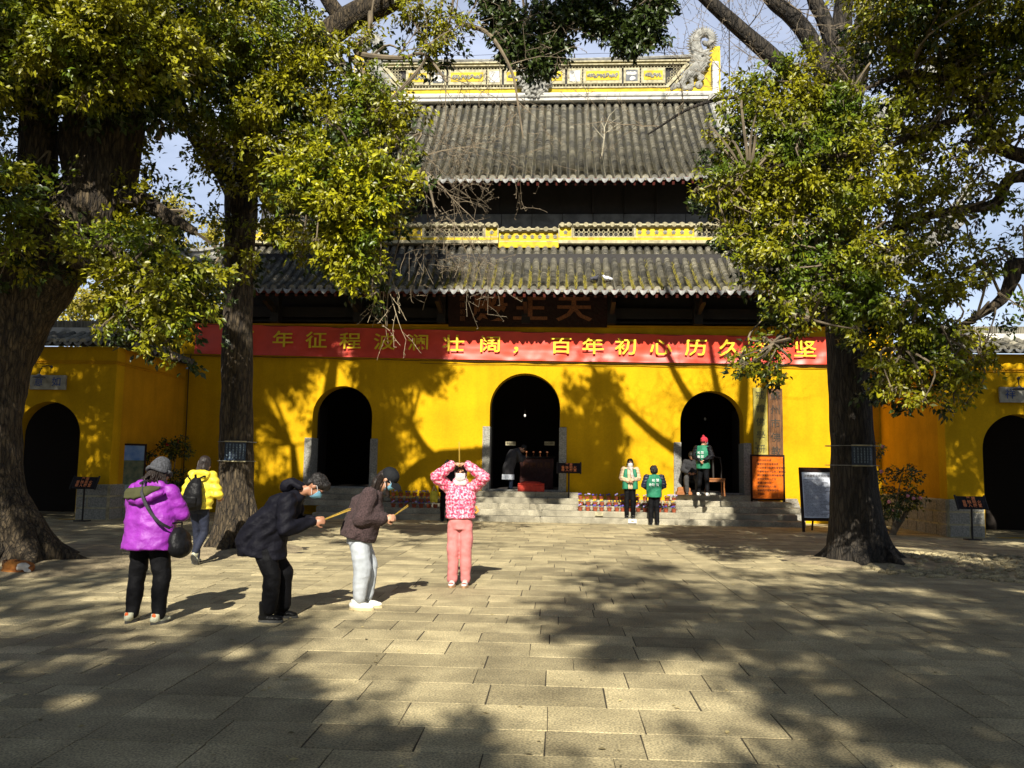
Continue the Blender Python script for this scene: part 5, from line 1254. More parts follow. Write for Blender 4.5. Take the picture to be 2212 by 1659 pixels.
def legs(mb, J, r0, r1, r2, pr=.16, cut=.0, depth=.8):
    hp = Vector(J['hip']); loft(mb, [(hp.x, hp.y, hp.z-.12, pr*.95, pr*depth), (*hp, pr, pr*depth), (hp.x, hp.y, hp.z+.12, pr*.9, pr*depth*.92)], n=24)
    for q, e in (('L', -1), ('R', 1)):
        kn = Vector(J['kn'+q]); an = Vector(J['an'+q]); caps(mb, hp+V3(e*pr*.5, 0, -.08), r0, kn, r1); d = (an-kn).normalized(); caps(mb, kn, r1, an-d*cut, r2)
def shoe(t, p, yaw, m, sole, name='shoe', boot=False, pitch=0.0, s=1.0, lab=None):
    a = MB(); R = Matrix.Rotation(-yaw, 3, 'Z') @ Matrix.Rotation(-pitch, 3, 'X'); p = Vector(p); c = lambda x, y, z: p+R @ Vector((x, y, z))*s
    a.ell(c(0, -.02, .048), (.040*s, .062*s, .045*s), 12, 8, R); a.ell(c(0, .06, .040), (.043*s, .085*s, .034*s), 12, 8, R); a.ell(c(0, .12, .034), (.040*s, .050*s, .026*s), 12, 8, R)
    a.tube([c(0, -.02, .05), c(0, -.015, .10)], [.044*s, .046*s], 12)
    if boot: a.tube([c(0, -.02, .08), c(0, -.02, .20)], [.050*s, .058*s], 12)
    o = blob(name, a, m, t, .008, 2, world_coords=False)
    if lab: o['label'] = lab
    v = []; b = MB(); N = 20
    for z in (.0, .026):
        for k in range(N):
            th = 2*PI*k/N; w = .046+.004*math.cos(th*2) - (.006 if math.sin(th) < 0 else 0); v.append(c(w*math.cos(th), .048+.125*math.sin(th), z))
    b.add(v, [tuple(range(N-1, -1, -1)), tuple(range(N, 2*N))]+[(k, (k+1) % N, N+(k+1) % N, N+k) for k in range(N)]); b.build('sole', sole, o, world_coords=False)
    if not boot:
        b = MB()
        for k in range(4): b.tube([c(-.026, .03+k*.022, .078-k*.007), c(0, .036+k*.022, .088-k*.008), c(.026, .03+k*.022, .078-k*.007)], .0035, 4)
        b.build('lace', M['plaster'], o, world_coords=False)
    return o
def mask(t, h, R, m, s=1.0):
    b = MB(); v = []; f = []; nx, nz_ = 12, 8
    for i in range(nz_+1):
        for j in range(nx+1):
            a = (j/nx-.5)*2.1; u = i/nz_; z = .005-.105*u; ro = .086+.020*math.exp(-((u-.32)/.22)**2)*math.exp(-(a/.45)**2)-.022*max(0, u-.72)/.28
            v.append(h((ro*.86)*math.sin(a), ro*1.04*math.cos(a)+.012, z-.010*abs(math.sin(a))*(u-.5)*3*.3+.002*math.sin(u*22)))
    for i in range(nz_):
        for j in range(nx): k = i*(nx+1)+j; f.append((k, k+1, k+nx+2, k+nx+1))
    b.add(v, f); o = b.build('face_mask', m, t, smooth=True, world_coords=False)
    b = MB()
    for q in (-1, 1):
        b.tube([h(q*.074, .055, -.006), h(q*.080, .01, .018), h(q*.078, -.022, .010), h(q*.078, -.016, -.028), h(q*.070, .045, -.075)], .0022, 4)
    b.build('ear_loop', MASK_W, o, world_coords=False)
def incense(t, base, d, L=.32, n=3):
    b = MB(); base = Vector(base); d = Vector(d).normalized()
    for k in range(n):
        o = Vector((random.gauss(0, .004), random.gauss(0, .004), 0)); sp = Vector((random.gauss(0, .03), random.gauss(0, .03), random.gauss(0, .03))); b.tube([base+o-d*.07, base+o+(d+sp)*L*.85], .0024, 4)
    return b.build('incense_sticks', mat('incense', (.55, .36, .05), .8) if 'inc' not in MC else MC['inc'], t, world_coords=False)
def at_ground(px, py, Z=0): q = G(px, py, Z); return Vector((q.x, q.y, Z))
def strand(b, pts, r=.006): c = crv(pts, 4); b.tube([Vector(q) for q in c], [r]*(len(c)-1)+[r*.3], 4)

# --- 1 purple jacket, back to the viewer
J = dict(hip=(0, 0, .86), chest=(0, .0, 1.17), neck=(0, .02, 1.345), head=(.025, .06, 1.455), hd=(.25, .35), shL=(-.185, .0, 1.27), shR=(.185, .0, 1.27), elL=(-.265, .10, 1.03), elR=(.27, .10, 1.05), wrL=(-.10, .30, 1.10), wrR=(.10, .30, 1.10), hnL=(0, 0, 1), hnR=(0, 0, 1), knL=(-.135, .03, .46), knR=(.125, .03, .46), anL=(-.15, 0, .09), anR=(.14, -.01, .09))
loc = at_ground(314, 1345)
t, h, R, hc, body = person(loc, rad(-6), 'woman in a magenta hooded jacket, grey beanie and black trousers seen from behind', J)
m = cloth('magenta_shell', (.25, .022, .33), .55, var=.12, scale=5)
b = MB(); torso(b, J, (0, -.02, .70), .275, .255, .235, .17, .80); sleeve(b, J, 'L', .085, .078, .055); sleeve(b, J, 'R', .085, .078, .055)
caps(b, (-.10, -.06, 1.34), .05, (.12, -.06, 1.34), .05); caps(b, (-.08, .03, 1.365), .042, (.09, .03, 1.365), .042)
jk = blob('jacket', b, m, t, .013, 3, disp=lambda p, n, w=wr(.022, 5, 8, 3): w(p, n)+.010*mn.noise(Vector((p.x*3+p.z*9, p.y*3, p.z*4-p.x*9)))*(1 if p.z < 1.2 else .5), world_coords=False)
b = MB(); loft(b, [(-.20, -.11, 1.25, .03, .03), (-.14, -.165, 1.235, .06, .045), (0, -.20, 1.22, .075, .05), (.12, -.18, 1.24, .06, .045), (.19, -.12, 1.27, .03, .03)], side=(0, .35, .94), n=14); blob('hood', b, m, t, .012, 3, disp=wr(.02, 9, 9, 5), world_coords=False)
b = MB(); loft(b, [(-.20, -.13, 1.27, .03, .016), (-.14, -.215, 1.265, .062, .028), (-.02, -.245, 1.27, .068, .032), (.09, -.21, 1.29, .055, .028), (.16, -.13, 1.32, .02, .012)], side=(0, .45, .89), n=12); blob('hood_lining', b, cloth('olive_lining', (.045, .046, .014), .9), t, .011, 2, disp=wr(.02, 14, 14, 2), world_coords=False)
b = MB(); legs(b, J, .112, .085, .068, .18, .0); blob('trousers', b, cloth('black_trousers', (.005, .005, .006), .7), t, .013, 3, disp=wr(.016, 7, 16, 7), world_coords=False)
gm_ = cloth('grey_knit', (.055, .057, .064), .95, var=.4, scale=60, bump=.9, bscale=120)
b = MB(); b.ell(h(0, -.014, .045), (.096, .110, .105), 20, 12, R); b.ell(h(0, -.012, .10), (.075, .085, .07), 16, 10, R); blob('beanie', b, gm_, t, .009, 2, disp=lambda p, n: .003*math.sin(math.atan2(p.y-.05, p.x-.02)*26), world_coords=False)
b = MB(); ring = [h(.102*math.cos(a), -.014+.118*math.sin(a), .012+.008*math.sin(a*3)) for a in np.linspace(0, 2*PI, 25)]; b.tube(ring, .021, 8); b.build('beanie_cuff', gm_, t, smooth=True, world_coords=False)
b = MB()
for k in range(60):
    a = random.uniform(PI*.95, PI*2.05); x0 = .082*math.cos(a); y0 = -.02+.088*math.sin(a); strand(b, [h(x0, y0, 0), h(x0*1.25+random.gauss(0, .01), y0*1.1, -.05), h(x0*1.3+random.gauss(0, .02), y0+random.gauss(0, .02), -.10), h(x0*1.15+random.gauss(0, .025), y0+random.gauss(0, .02), -.135)], .007)
b.build('hair', HAIR_B, t, world_coords=False)
b = MB(); b.tube([(.0, -.215, 1.36), (-.02, -.10, 1.385), (-.05, .05, 1.36)], .014, 6); cc = crv([(.0, -.17, 1.37), (.05, -.262, 1.27), (.13, -.262, 1.12), (.22, -.225, 1.0), (.285, -.12, .93)], 5)
v = []; f = []
for i, q in enumerate(cc): v += [Vector(q)+V3(-.012, -.004, -.010), Vector(q)+V3(.012, -.004, .010), Vector(q)+V3(.012, .004, .010), Vector(q)+V3(-.012, .004, -.010)]
for i in range(len(cc)-1):
    for k in range(4): f.append((4*i+k, 4*i+(k+1) % 4, 4*i+4+(k+1) % 4, 4*i+4+k))
b.add(v, f); b.build('bag_strap', cloth('strap_black', (.03, .03, .035), .6), t, world_coords=False)
b = MB(); b.ell((.33, -.03, .80), (.085, .14, .14), 14, 10, fn=lambda q: 1+.1*mn.noise(q*9)); b.ell((.35, -.04, .74), (.10, .15, .10), 14, 10); b.tube([(.29, -.1, .93), (.30, -.12, .98), (.32, .02, .98), (.31, .04, .92)], .012, 6); blob('shoulder_bag', b, cloth('black_leather', (.008, .008, .009), .45), t, .012, 2, disp=wr(.018, 10, 10), world_coords=False)
tr_ = cloth('trainer_beige', (.50, .50, .36), .6); sl_ = cloth('sole_dark', (.06, .06, .055), .8)
for x, yw in ((-.15, -.12), (.14, .22)):
    o = shoe(t, (x, -.03, 0), yw, tr_, sl_); b = MB(); b.ell((x, -.085, .085), (.022, .012, .022), 8, 6); b.build('heel_tab', cloth('orange_tab', (.7, .12, .02), .6), o, world_coords=False)

# --- 2 yellow jacket with black backpack, walking away
J = dict(hip=(0, 0, .90), chest=(0, .03, 1.22), neck=(0, .03, 1.40), head=(.02, .06, 1.525), hd=(.15, .25), shL=(-.17, .03, 1.33), shR=(.17, .03, 1.33), elL=(-.25, .03, 1.08), elR=(.26, .06, 1.08), wrL=(-.16, .22, 1.0), wrR=(.18, .24, 1.02), knL=(-.085, .10, .48), knR=(.07, .05, .48), anL=(-.07, .10, .08), anR=(.06, -.16, .20))
loc = at_ground(425, 1218)
t, h, R, hc, body = person(loc, rad(-8), 'person in a yellow hooded jacket with a black backpack walking away by the tree', J)
m = cloth('yellow_puffer', (.72, .58, .04), .5, var=.10, scale=5)
b = MB(); torso(b, J, (0, -.0, .84), .20, .20, .20, .155, .80); sleeve(b, J, 'L', .088, .085, .060); sleeve(b, J, 'R', .088, .085, .060)
caps(b, (-.12, -.08, 1.36), .060, (.13, -.08, 1.36), .060); caps(b, (-.09, -.10, 1.41), .045, (.10, -.10, 1.41), .045); caps(b, (-.15, -.02, 1.36), .05, (-.08, -.13, 1.34), .055)
blob('jacket', b, m, t, .013, 3, disp=lambda p, n, w=wr(.018, 9, 15, 3): w(p, n)+.009*math.sin(p.z*55), world_coords=False)
b = MB(); loft(b, [(.02, -.20, .84, .13, .06), (.02, -.235, .92, .155, .095), (.03, -.25, 1.08, .150, .105), (.04, -.225, 1.22, .115, .085), (.05, -.19, 1.31, .06, .05)], n=24)
bp_ = blob('backpack', b, cloth('black_leather', (.008, .008, .009), .45), t, .011, 3, disp=wr(.010, 9, 12, 1), world_coords=False)
b = MB(); loft(b, [(.02, -.30, .88, .10, .035), (.025, -.325, .95, .115, .05), (.03, -.33, 1.03, .11, .045), (.03, -.31, 1.06, .08, .03)], n=18); blob('front_pocket', b, MC['black_leather'], bp_, .010, 2, disp=wr(.010, 9, 12, 4), world_coords=False)
b = MB(); b.tube([(.02, -.20, 1.30), (.03, -.22, 1.37), (.03, -.20, 1.37), (.03, -.18, 1.30)], .012, 6); b.tube([(.06, -.18, 1.30), (.13, -.16, 1.34), (.17, -.0, 1.36), (.17, .08, 1.28)], .014, 6); b.tube([(-.08, -.18, 1.30), (-.14, -.14, 1.34), (-.16, .0, 1.38)], .014, 6); b.build('strap', MC['black_leather'], bp_, world_coords=False)
b = MB(); legs(b, J, .088, .066, .05, .15); blob('jeans', b, cloth('navy_denim', (.008, .012, .03), .8), t, .013, 3, disp=wr(.010, 7, 18, 7), world_coords=False)
b = MB(); b.ell(h(0, -.02, .03), (.093, .105, .105), 18, 12, R); b.ell(h(0, -.05, -.06), (.095, .075, .10), 14, 10, R)
blob('hair', b, HAIR_B, t, .009, 2, disp=lambda p, n: .008*mn.noise(Vector((p.x*30, p.y*30, p.z*5))), world_coords=False)
b = MB()
for k in range(40):
    a = random.uniform(PI*.9, PI*2.1); x0 = .085*math.cos(a); y0 = -.02+.09*math.sin(a); strand(b, [h(x0*.3, y0*.3, .125), h(x0*1.05, y0*1.05, .04), h(x0*1.12, y0*1.1, -.06), h(x0*1.2+random.gauss(0, .015), y0*1.1, -.17)], .006)
b.build('hair_strands', HAIR_B, t, world_coords=False)
shoe(t, (-.075, .06, 0), -.05, tr_, sl_); shoe(t, (.06, -.20, .10), .0, tr_, sl_, pitch=.85)

# --- 3 man bowing with incense, black parka (faces right of the picture)
J = dict(hip=(0, -.13, .84), chest=(0, .06, 1.12), neck=(0, .22, 1.285), head=(0, .375, 1.345), hd=(0, .95), shL=(-.18, .13, 1.21), shR=(.18, .13, 1.21), elL=(-.23, .14, .93), elR=(.25, .12, .93), wrL=(-.05, .36, .995), wrR=(.05, .37, .985), hdirL=(.1, 1, .15), hdirR=(-.1, 1, .15), hnL=(-1, 0, .3), hnR=(1, 0, .3), knL=(-.11, .06, .46), knR=(.10, -.01, .46), anL=(-.14, .07, .10), anR=(.10, -.03, .10))
q = at_ground(590, 1340)
t, h, R, hc, body = person(q, rad(-82), 'man in a long black parka and boots bowing with incense sticks', J, SKIN_D)
m = cloth('black_parka', (.006, .006, .010), .65, var=.2)
b = MB(); torso(b, J, (0, -.17, .64), .205, .205, .210, .155, .85); loft(b, [(0, -.30, .64, .14, .07), (0, -.30, .76, .17, .12), (0, -.19, .95, .18, .12), (0, -.05, 1.10, .17, .09)]); loft(b, [(0, -.02, .60, .17, .13), (0, -.04, .80, .18, .15), (0, .0, 1.0, .18, .15)])
sleeve(b, J, 'L', .095, .085, .060); sleeve(b, J, 'R', .095, .085, .060)
blob('parka', b, m, t, .013, 3, disp=lambda p, n, w=wr(.020, 6, 8, 11): w(p, n)+.006*math.sin((p.z*.8-p.y*.6)*70)*(1 if p.z > .85 else .3), world_coords=False)
b = MB(); loft(b, [(-.09, .13, 1.335, .05, .05), (-.06, .08, 1.35, .07, .06), (.06, .08, 1.35, .07, .06), (.09, .13, 1.335, .05, .05)], side=(0, .6, .8), n=14); caps(b, (-.075, .22, 1.34), .035, (-.06, .12, 1.39), .04); caps(b, (.075, .22, 1.34), .035, (.06, .12, 1.39), .04); blob('hood', b, m, t, .011, 3, disp=wr(.018, 11, 11), world_coords=False)
b = MB(); legs(b, J, .115, .094, .078, .165, .03); blob('trousers', b, cloth('black_trousers', (.005, .005, .006), .7), t, .013, 3, disp=wr(.014, 7, 18, 3), world_coords=False)
b = MB(); b.ell(h(0, -.022, .045), (.090, .102, .090), 18, 12, R); b.ell(h(0, .045, .085), (.075, .060, .045), 14, 10, R); b.ell(h(0, -.07, -.02), (.078, .04, .06), 12, 8, R)
blob('hair', b, HAIR, t, .008, 1, disp=lambda p, n: .012*mn.noise(p*22)+.006*mn.noise(p*50), world_coords=False)
b = MB()
for k in range(110):
    a = random.uniform(0, 2*PI); e = random.uniform(.1, 1.2); q0 = V3(.088*math.cos(a)*math.cos(e), -.02+.10*math.sin(a)*math.cos(e), .045+.088*math.sin(e)); q1 = q0*1.0+V3(q0.x*.25+random.gauss(0, .006), q0.y*.2+.014, .018*random.random()); b.tube([h(*q0), h(*q1)], [.006, .001], 4)
b.build('hair_tufts', HAIR, t, world_coords=False)
mask(t, h, R, MASK); incense(t, (0, .455, 1.0), (-.1, 1, .42), .34, 4)
for x, y in ((-.14, .07), (.10, -.03)): shoe(t, (x, y-.02, 0), .06, cloth('black_boot', (.008, .008, .008), .4), sl_, 'boot', True)
b = MB(); b.tube([(-.14, .06, .19), (-.14, .06, .215)], [.062, .060], 12); b.tube([(.10, -.04, .19), (.10, -.04, .215)], [.062, .060], 12); b.build('sock_cuff', cloth('grey_sock', (.2, .22, .25), .9), t, world_coords=False)

# --- 4 woman in a brown fleece and grey joggers, bowing
J = dict(hip=(0, -.05, .83), chest=(0, .035, 1.13), neck=(0, .14, 1.30), head=(0, .245, 1.415), hd=(0, .72), shL=(-.16, .08, 1.24), shR=(.16, .06, 1.24), elL=(-.20, .05, .99), elR=(.22, .0, .99), wrL=(-.05, .23, .985), wrR=(.05, .22, .98), hdirL=(.1, 1, .1), hdirR=(-.1, 1, .1), hnL=(-1, 0, .3), hnR=(1, 0, .3), knL=(-.10, .06, .45), knR=(.09, .01, .45), anL=(-.08, .05, .10), anR=(.08, -.02, .10))
q = at_ground(781, 1315)
t, h, R, hc, body = person(q, rad(-84), 'woman in a brown fleece jacket, black cap and pale grey joggers bowing', J)
m = cloth('brown_fleece', (.050, .030, .030), 1.0, var=.5, scale=70, bump=1.0, bscale=90)
b = MB(); torso(b, J, (0, -.07, .76), .235, .235, .225, .15, .86); sleeve(b, J, 'L', .090, .095, .078, .05); sleeve(b, J, 'R', .092, .10, .080, .05)
blob('fleece_jacket', b, m, t, .012, 3, disp=lambda p, n, w=wr(.022, 6, 8, 21): w(p, n)+.005*mn.noise(p*70), world_coords=False)
b = MB(); legs(b, J, .108, .098, .068, .165, .03, .86); blob('joggers', b, cloth('pale_grey_jersey', (.40, .43, .46), .9, bump=.1), t, .013, 3, disp=wr(.020, 5, 9, 9), world_coords=False)
b = MB()
for q in (1, -1): b.tube([(q*.05, .155, .985), (q*.05, .20, .983)], [.052, .045], 14)
b.build('shirt_cuff', cloth('plaid_cuff', (.55, .50, .44), .9, col2=(.25, .2, .22)), t, smooth=True, world_coords=False)
b = MB(); b.ell(h(0, -.02, .02), (.082, .095, .09), 16, 10, R); b.ell(h(0, -.075, -.03), (.07, .05, .08), 14, 10, R); b.ell(hc+V3(0, -.13, -.06), (.065, .05, .09), 14, 10); blob('hair', b, HAIR_B, t, .009, 2, disp=lambda p, n: .01*mn.noise(Vector((p.x*40, p.y*8, p.z*18))), world_coords=False)
b = MB()
for k in range(70):
    x0 = random.uniform(-.08, .08); y0 = random.uniform(-.09, .0); q0 = h(x0, y0, .0); strand(b, [q0, q0+V3(0, -.04, -.05), q0+V3(random.gauss(0, .01), -.07, -.13), q0+V3(random.gauss(0, .03), -.09+random.gauss(0, .02), -.22)], .006)
for k in range(14):
    sx = random.choice((-1, 1)); q0 = h(sx*.078, .0, -.01); strand(b, [q0, q0+V3(sx*.01, .0, -.06), q0+V3(0, .01+random.gauss(0, .01), -.14), q0+V3(0, .02, -.2)], .005)
b.build('hair_strands', HAIR_B, t, world_coords=False)
ck = cloth('black_cap', (.014, .015, .017), .75)
b = MB(); b.ell(h(0, -.005, .045), (.095, .108, .095), 20, 14, R); cp = blob('cap', b, ck, t, .008, 2, world_coords=False)
b = MB(); v = []; f = []; N = 16
for k in range(N+1):
    a = -1.15+2.3*k/N
    for (ro, dz) in ((.100, .035), (.150, .025), (.185, .0)):
        v.append(h(ro*.78*math.sin(a), ro*math.cos(a)+.01, dz+.01-.035*abs(math.sin(a))))
for k in range(N):
    for j in range(2): f.append((3*k+j, 3*k+j+1, 3*k+4+j, 3*k+3+j))
nv = len(v); v += [Vector(q)-R @ V3(0, 0, .006) for q in v]; f += [tuple(x+nv for x in reversed(q)) for q in f]; b.add(v, f); b.build('cap_peak', ck, cp, smooth=True, world_coords=False)
mask(t, h, R, MASK); incense(t, (0, .30, 1.0), (-.05, 1, .75), .26, 3)
wt_ = cloth('white_trainer', (.72, .70, .62), .55)
for x, y in ((-.08, .05), (.08, -.02)): shoe(t, (x, y-.02, 0), .12, wt_, cloth('gum_sole', (.55, .45, .25), .7), s=1.12)

# --- 5 woman in the pink patterned down jacket, incense raised to the forehead
J = dict(hip=(0, 0, .86), chest=(0, .0, 1.17), neck=(0, .02, 1.345), head=(.0, .035, 1.475), hd=(0, .08), shL=(-.165, .0, 1.285), shR=(.165, .0, 1.285), elL=(-.315, .12, 1.425), elR=(.315, .12, 1.42), wrL=(-.095, .17, 1.59), wrR=(.095, .17, 1.59), hdirL=(.9, .0, .12), hdirR=(-.9, .0, .12), hnL=(0, -.1, 1), hnR=(0, -.1, 1), knL=(-.085, .02, .46), knR=(.085, .02, .46), anL=(-.085, -.01, .09), anR=(.085, -.01, .09))
q = at_ground(991, 1266)
t, h, R, hc, body = person(q, rad(180), 'woman in a pink patterned down jacket raising incense to her forehead', J)
m = cloth('pink_print', (.62, .03, .10), .55, col2=(.78, .44, .52), scale=38, bump=.5, thr=(.44, .60))
b = MB(); torso(b, J, (0, 0, .90), .195, .185, .195, .15, .76); sleeve(b, J, 'L', .080, .078, .056); sleeve(b, J, 'R', .080, .078, .056); caps(b, (-.06, .03, 1.36), .045, (.06, .03, 1.36), .045)
jk = blob('down_jacket', b, m, t, .011, 3, disp=lambda p, n, w=wr(.012, 9, 9, 5): w(p, n)+.010*abs(math.sin(p.z*PI/.062)), world_coords=False)
b = MB(); b.tube([(0, .152, .92), (0, .150, 1.05), (0, .158, 1.17), (0, .135, 1.28), (0, .10, 1.33)], .006, 5); b.build('zip', cloth('zip_pink', (.6, .15, .3), .4), jk, world_coords=False)
b = MB(); legs(b, J, .098, .082, .068, .155); blob('trousers', b, cloth('salmon_cotton', (.56, .19, .18), .85, bump=.15), t, .012, 3, disp=wr(.016, 7, 17, 31), world_coords=False)
b = MB(); b.ell(h(0, -.025, .035), (.088, .095, .095), 18, 12, R); b.ell(h(0, -.05, -.05), (.075, .06, .08), 12, 8, R); b.ell(h(0, .04, .088), (.07, .05, .03), 12, 8, R); blob('hair', b, HAIR_B, t, .008, 1, disp=lambda p, n: .007*mn.noise(Vector((p.x*40, p.y*40, p.z*10))), world_coords=False)
mask(t, h, R, MASK_W)
b = MB(); caps(b, (-.055, .06, 1.36), .035, (.055, .06, 1.36), .035); caps(b, (-.05, .085, 1.335), .03, (.05, .085, 1.335), .03); blob('scarf', b, cloth('cream_scarf', (.62, .55, .50), .95), t, .01, 2, disp=wr(.012, 20, 30), world_coords=False)
incense(t, (0, .19, 1.63), (.03, -.03, 1), .30, 3)
for x in (-.085, .085): o = shoe(t, (x, .02, 0), 0, cloth('white_red_trainer', (.62, .60, .58), .55), cloth('tan_sole', (.42, .24, .12), .8)); b = MB(); b.ell((x, .14, .040), (.036, .042, .024), 10, 6); b.build('toe_cap', cloth('rust_suede', (.30, .08, .05), .8), o, smooth=True, world_coords=False)
b = MB(); b.tube([(-.20, -.03, 1.04), (-.235, -.02, .98), (-.20, .0, .95)], .014, 6); b.build('bag_handle', cloth('orange_band', (.75, .28, .03), .7), t, world_coords=False)

# --- helper for the smaller, distant figures
def simple(loc, rotz, label, J, topm, hem, tr, legm, hairm, skin=SKIN, shoem=None, vox=.012, sl=(.075, .07, .05), dpt=.8, hairlong=.0, disp=None, s=1.0):
    t, h, R, hc, body = person(loc, rotz, label, J, skin, vox)
    b = MB(); torso(b, J, hem, tr[0], tr[1], tr[2], .15, dpt); blob('vest' if 'vest' in topm.name else 'coat', b, topm, t, .014, 3, disp=disp or wr(.012, 7, 9, 5), world_coords=False)
    b = MB(); legs(b, J, .092, .072, .058, .15); blob('trousers', b, legm, t, .014, 3, disp=wr(.012, 7, 16, 2), world_coords=False)
    b = MB(); b.ell(h(0, -.025, .035), (.090, .10, .098), 16, 10, R)
    if hairlong: b.ell(h(0, -.05, -.03-hairlong*.4), (.105, .08, .06+hairlong*.5), 14, 10, R)
    blob('hair', b, hairm, t, .009, 1, disp=lambda p, n: .012*mn.noise(p*25), world_coords=False)
    for q in ('L', 'R'): a = J['an'+q]; shoe(t, (a[0], a[1]-.02, a[2]-.09), 0, shoem or cloth('black_boot', (.008, .008, .008), .4), sl_)
    return t, h, R, hc
def sleeves(t, J, m, r=(.075, .07, .05), amp=.010, name='sleeve'):
    for q in ('L', 'R'):
        b = MB(); sleeve(b, J, q, *r); blob(name, b, m, t, .012, 3, disp=lambda p, n: amp*mn.noise(p*14)+.006*math.sin(p.z*80)*(amp > .012), world_coords=False)
GREEN = cloth('green_vest', (.012, .17, .085), .7, var=.12)
# --- 6 dark figure behind the pink jacket
J0 = dict(hip=(0, 0, .90), chest=(0, 0, 1.23), neck=(0, .02, 1.42), head=(.03, .06, 1.55), hd=(.3, .3), shL=(-.18, 0, 1.35), shR=(.18, 0, 1.35), elL=(-.24, .08, 1.10), elR=(.24, .08, 1.10), wrL=(-.1, .28, 1.05), wrR=(.1, .28, 1.05), knL=(-.09, .02, .48), knR=(.09, .02, .48), anL=(-.09, 0, .09), anR=(.09, 0, .09))
q = V3(P(962, 1134, 22.55).x, 22.55, 0)
pk = cloth('black_puffer', (.008, .008, .010), .5)
t, h, R, hc = simple(q, rad(15), 'dark clothed visitor half hidden behind the pink jacket, yellow bag in hand', J0, pk, (0, 0, .80), (.22, .22, .22), cloth('black_trousers', (.005, .005, .006), .7), HAIR, hairlong=.02)
sleeves(t, J0, pk, (.085, .08, .06)); b = MB(); b.ell(h(0, -.03, .12), (.045, .045, .04), 10, 8); b.build('hair_bun', HAIR, t, smooth=True, world_coords=False)
b = MB(); loft(b, [(-.33, .02, .52, .10, .05), (-.33, .02, .62, .12, .07), (-.33, .02, .78, .11, .04), (-.33, .02, .84, .10, .02)], n=16); bg_ = blob('tote_bag', b, cloth('yellow_tote', (.50, .42, .03), .8), t, .012, 2, disp=wr(.012, 14, 14), world_coords=False)
b = MB(); b.tube([(-.38, .02, .83), (-.34, .02, .98), (-.28, .02, .83)], .008, 5); b.build('handle', MASK_W, bg_, world_coords=False)
# --- 7 volunteer facing us, beige coat under green vest
J = dict(J0, head=(0, .04, 1.53), hd=(0, .05), elL=(-.235, .05, 1.11), elR=(.235, .05, 1.11), wrL=(-.03, .20, 1.06), wrR=(.04, .21, 1.02), hdirL=(1, .1, -.1), hdirR=(-1, .1, -.1), knL=(-.085, .02, .48), knR=(.085, .02, .48))
q = P(1361, 1114, Y5+.20); Zs = RS
q = V3(P(1361, 1115, Y5+.16).x, Y5+.16, 0)
beige = cloth('beige_padded', (.50, .36, .22), .7, var=.12)
t, h, R, hc = simple((q.x, q.y, RS), rad(178), 'masked volunteer in a green vest over a beige coat facing the court', J, beige, (0, 0, .80), (.20, .195, .195), cloth('black_trousers', (.005, .005, .006), .7), HAIR, hairlong=.02)
sleeves(t, J, beige, (.080, .078, .058), .014)
for sx in (-1, 1):
    b = MB(); loft(b, [(sx*.125, .045, .80, .095, .145), (sx*.125, .035, 1.0, .09, .145), (sx*.125, .03, 1.2, .085, .142), (sx*.115, .01, 1.36, .055, .11)], n=20); blob('vest_panel', b, GREEN, t, .012, 2, disp=wr(.006, 9, 9), world_coords=False)
b = MB(); loft(b, [(0, .03, 1.34, .10, .10), (0, .03, 1.39, .105, .11), (0, .03, 1.43, .085, .09)], n=16); caps(b, (-.02, .13, 1.36), .035, (-.05, .19, 1.15), .04); caps(b, (-.05, .18, 1.2), .04, (-.09, .19, 1.08), .035); blob('scarf', b, cloth('print_scarf', (.30, .24, .19), .9, col2=(.55, .50, .44), scale=30), t, .011, 2, disp=wr(.012, 16, 20), world_coords=False)
mask(t, h, R, MASK_W)
# --- 8 volunteer with curly hair, back to us
J = dict(J0, head=(0, .03, 1.50), hd=(0, .1), neck=(0, .02, 1.39), elL=(-.27, .04, 1.08), elR=(.27, .04, 1.08), wrL=(-.15, .24, 1.0), wrR=(.15, .24, 1.0), shL=(-.20, 0, 1.31), shR=(.20, 0, 1.31), knL=(-.08, .02, .46), knR=(.08, .02, .46))
q = V3(P(1413, 1131, 22.7).x, 22.7, 0)
t, h, R, hc = simple(q, rad(2), 'volunteer with curly black hair and green lettered vest seen from behind', J, GREEN, (0, 0, .76), (.215, .215, .22), cloth('black_trousers', (.005, .005, .006), .7), HAIR, hairlong=.03)
sleeves(t, J, cloth('navy_puffer', (.010, .014, .035), .5), (.092, .088, .06), .014)
b = MB()
for k in range(70):
    a = random.uniform(0, 2*PI); e = random.uniform(-.9, 1.3); b.ell(h(.10*math.cos(a)*math.cos(e), -.03+.10*math.sin(a)*math.cos(e)-(.02 if e < 0 else 0), .02+.105*math.sin(e)), (.024, .024, .024), 6, 5)
blob('curls', b, HAIR, t, .010, 1, world_coords=False)
def back_text(t, pts, sz, y, sx=1.0):
    for (ch, x, z) in pts: text_obj('lettering', ch, sz, MC['white_print'], t, .002, (x, y, z), (PI/2+.06, 0, 0), world_coords=False)
MC['white_print'] = mat('white_print', (.8, .85, .82), .8)
back_text(t, [('和', -.05, 1.22), ('慧', .065, 1.225), ('敬', -.05, 1.10), ('智', .065, 1.105), ('寺', -.135, 1.10)], .088, -.206)
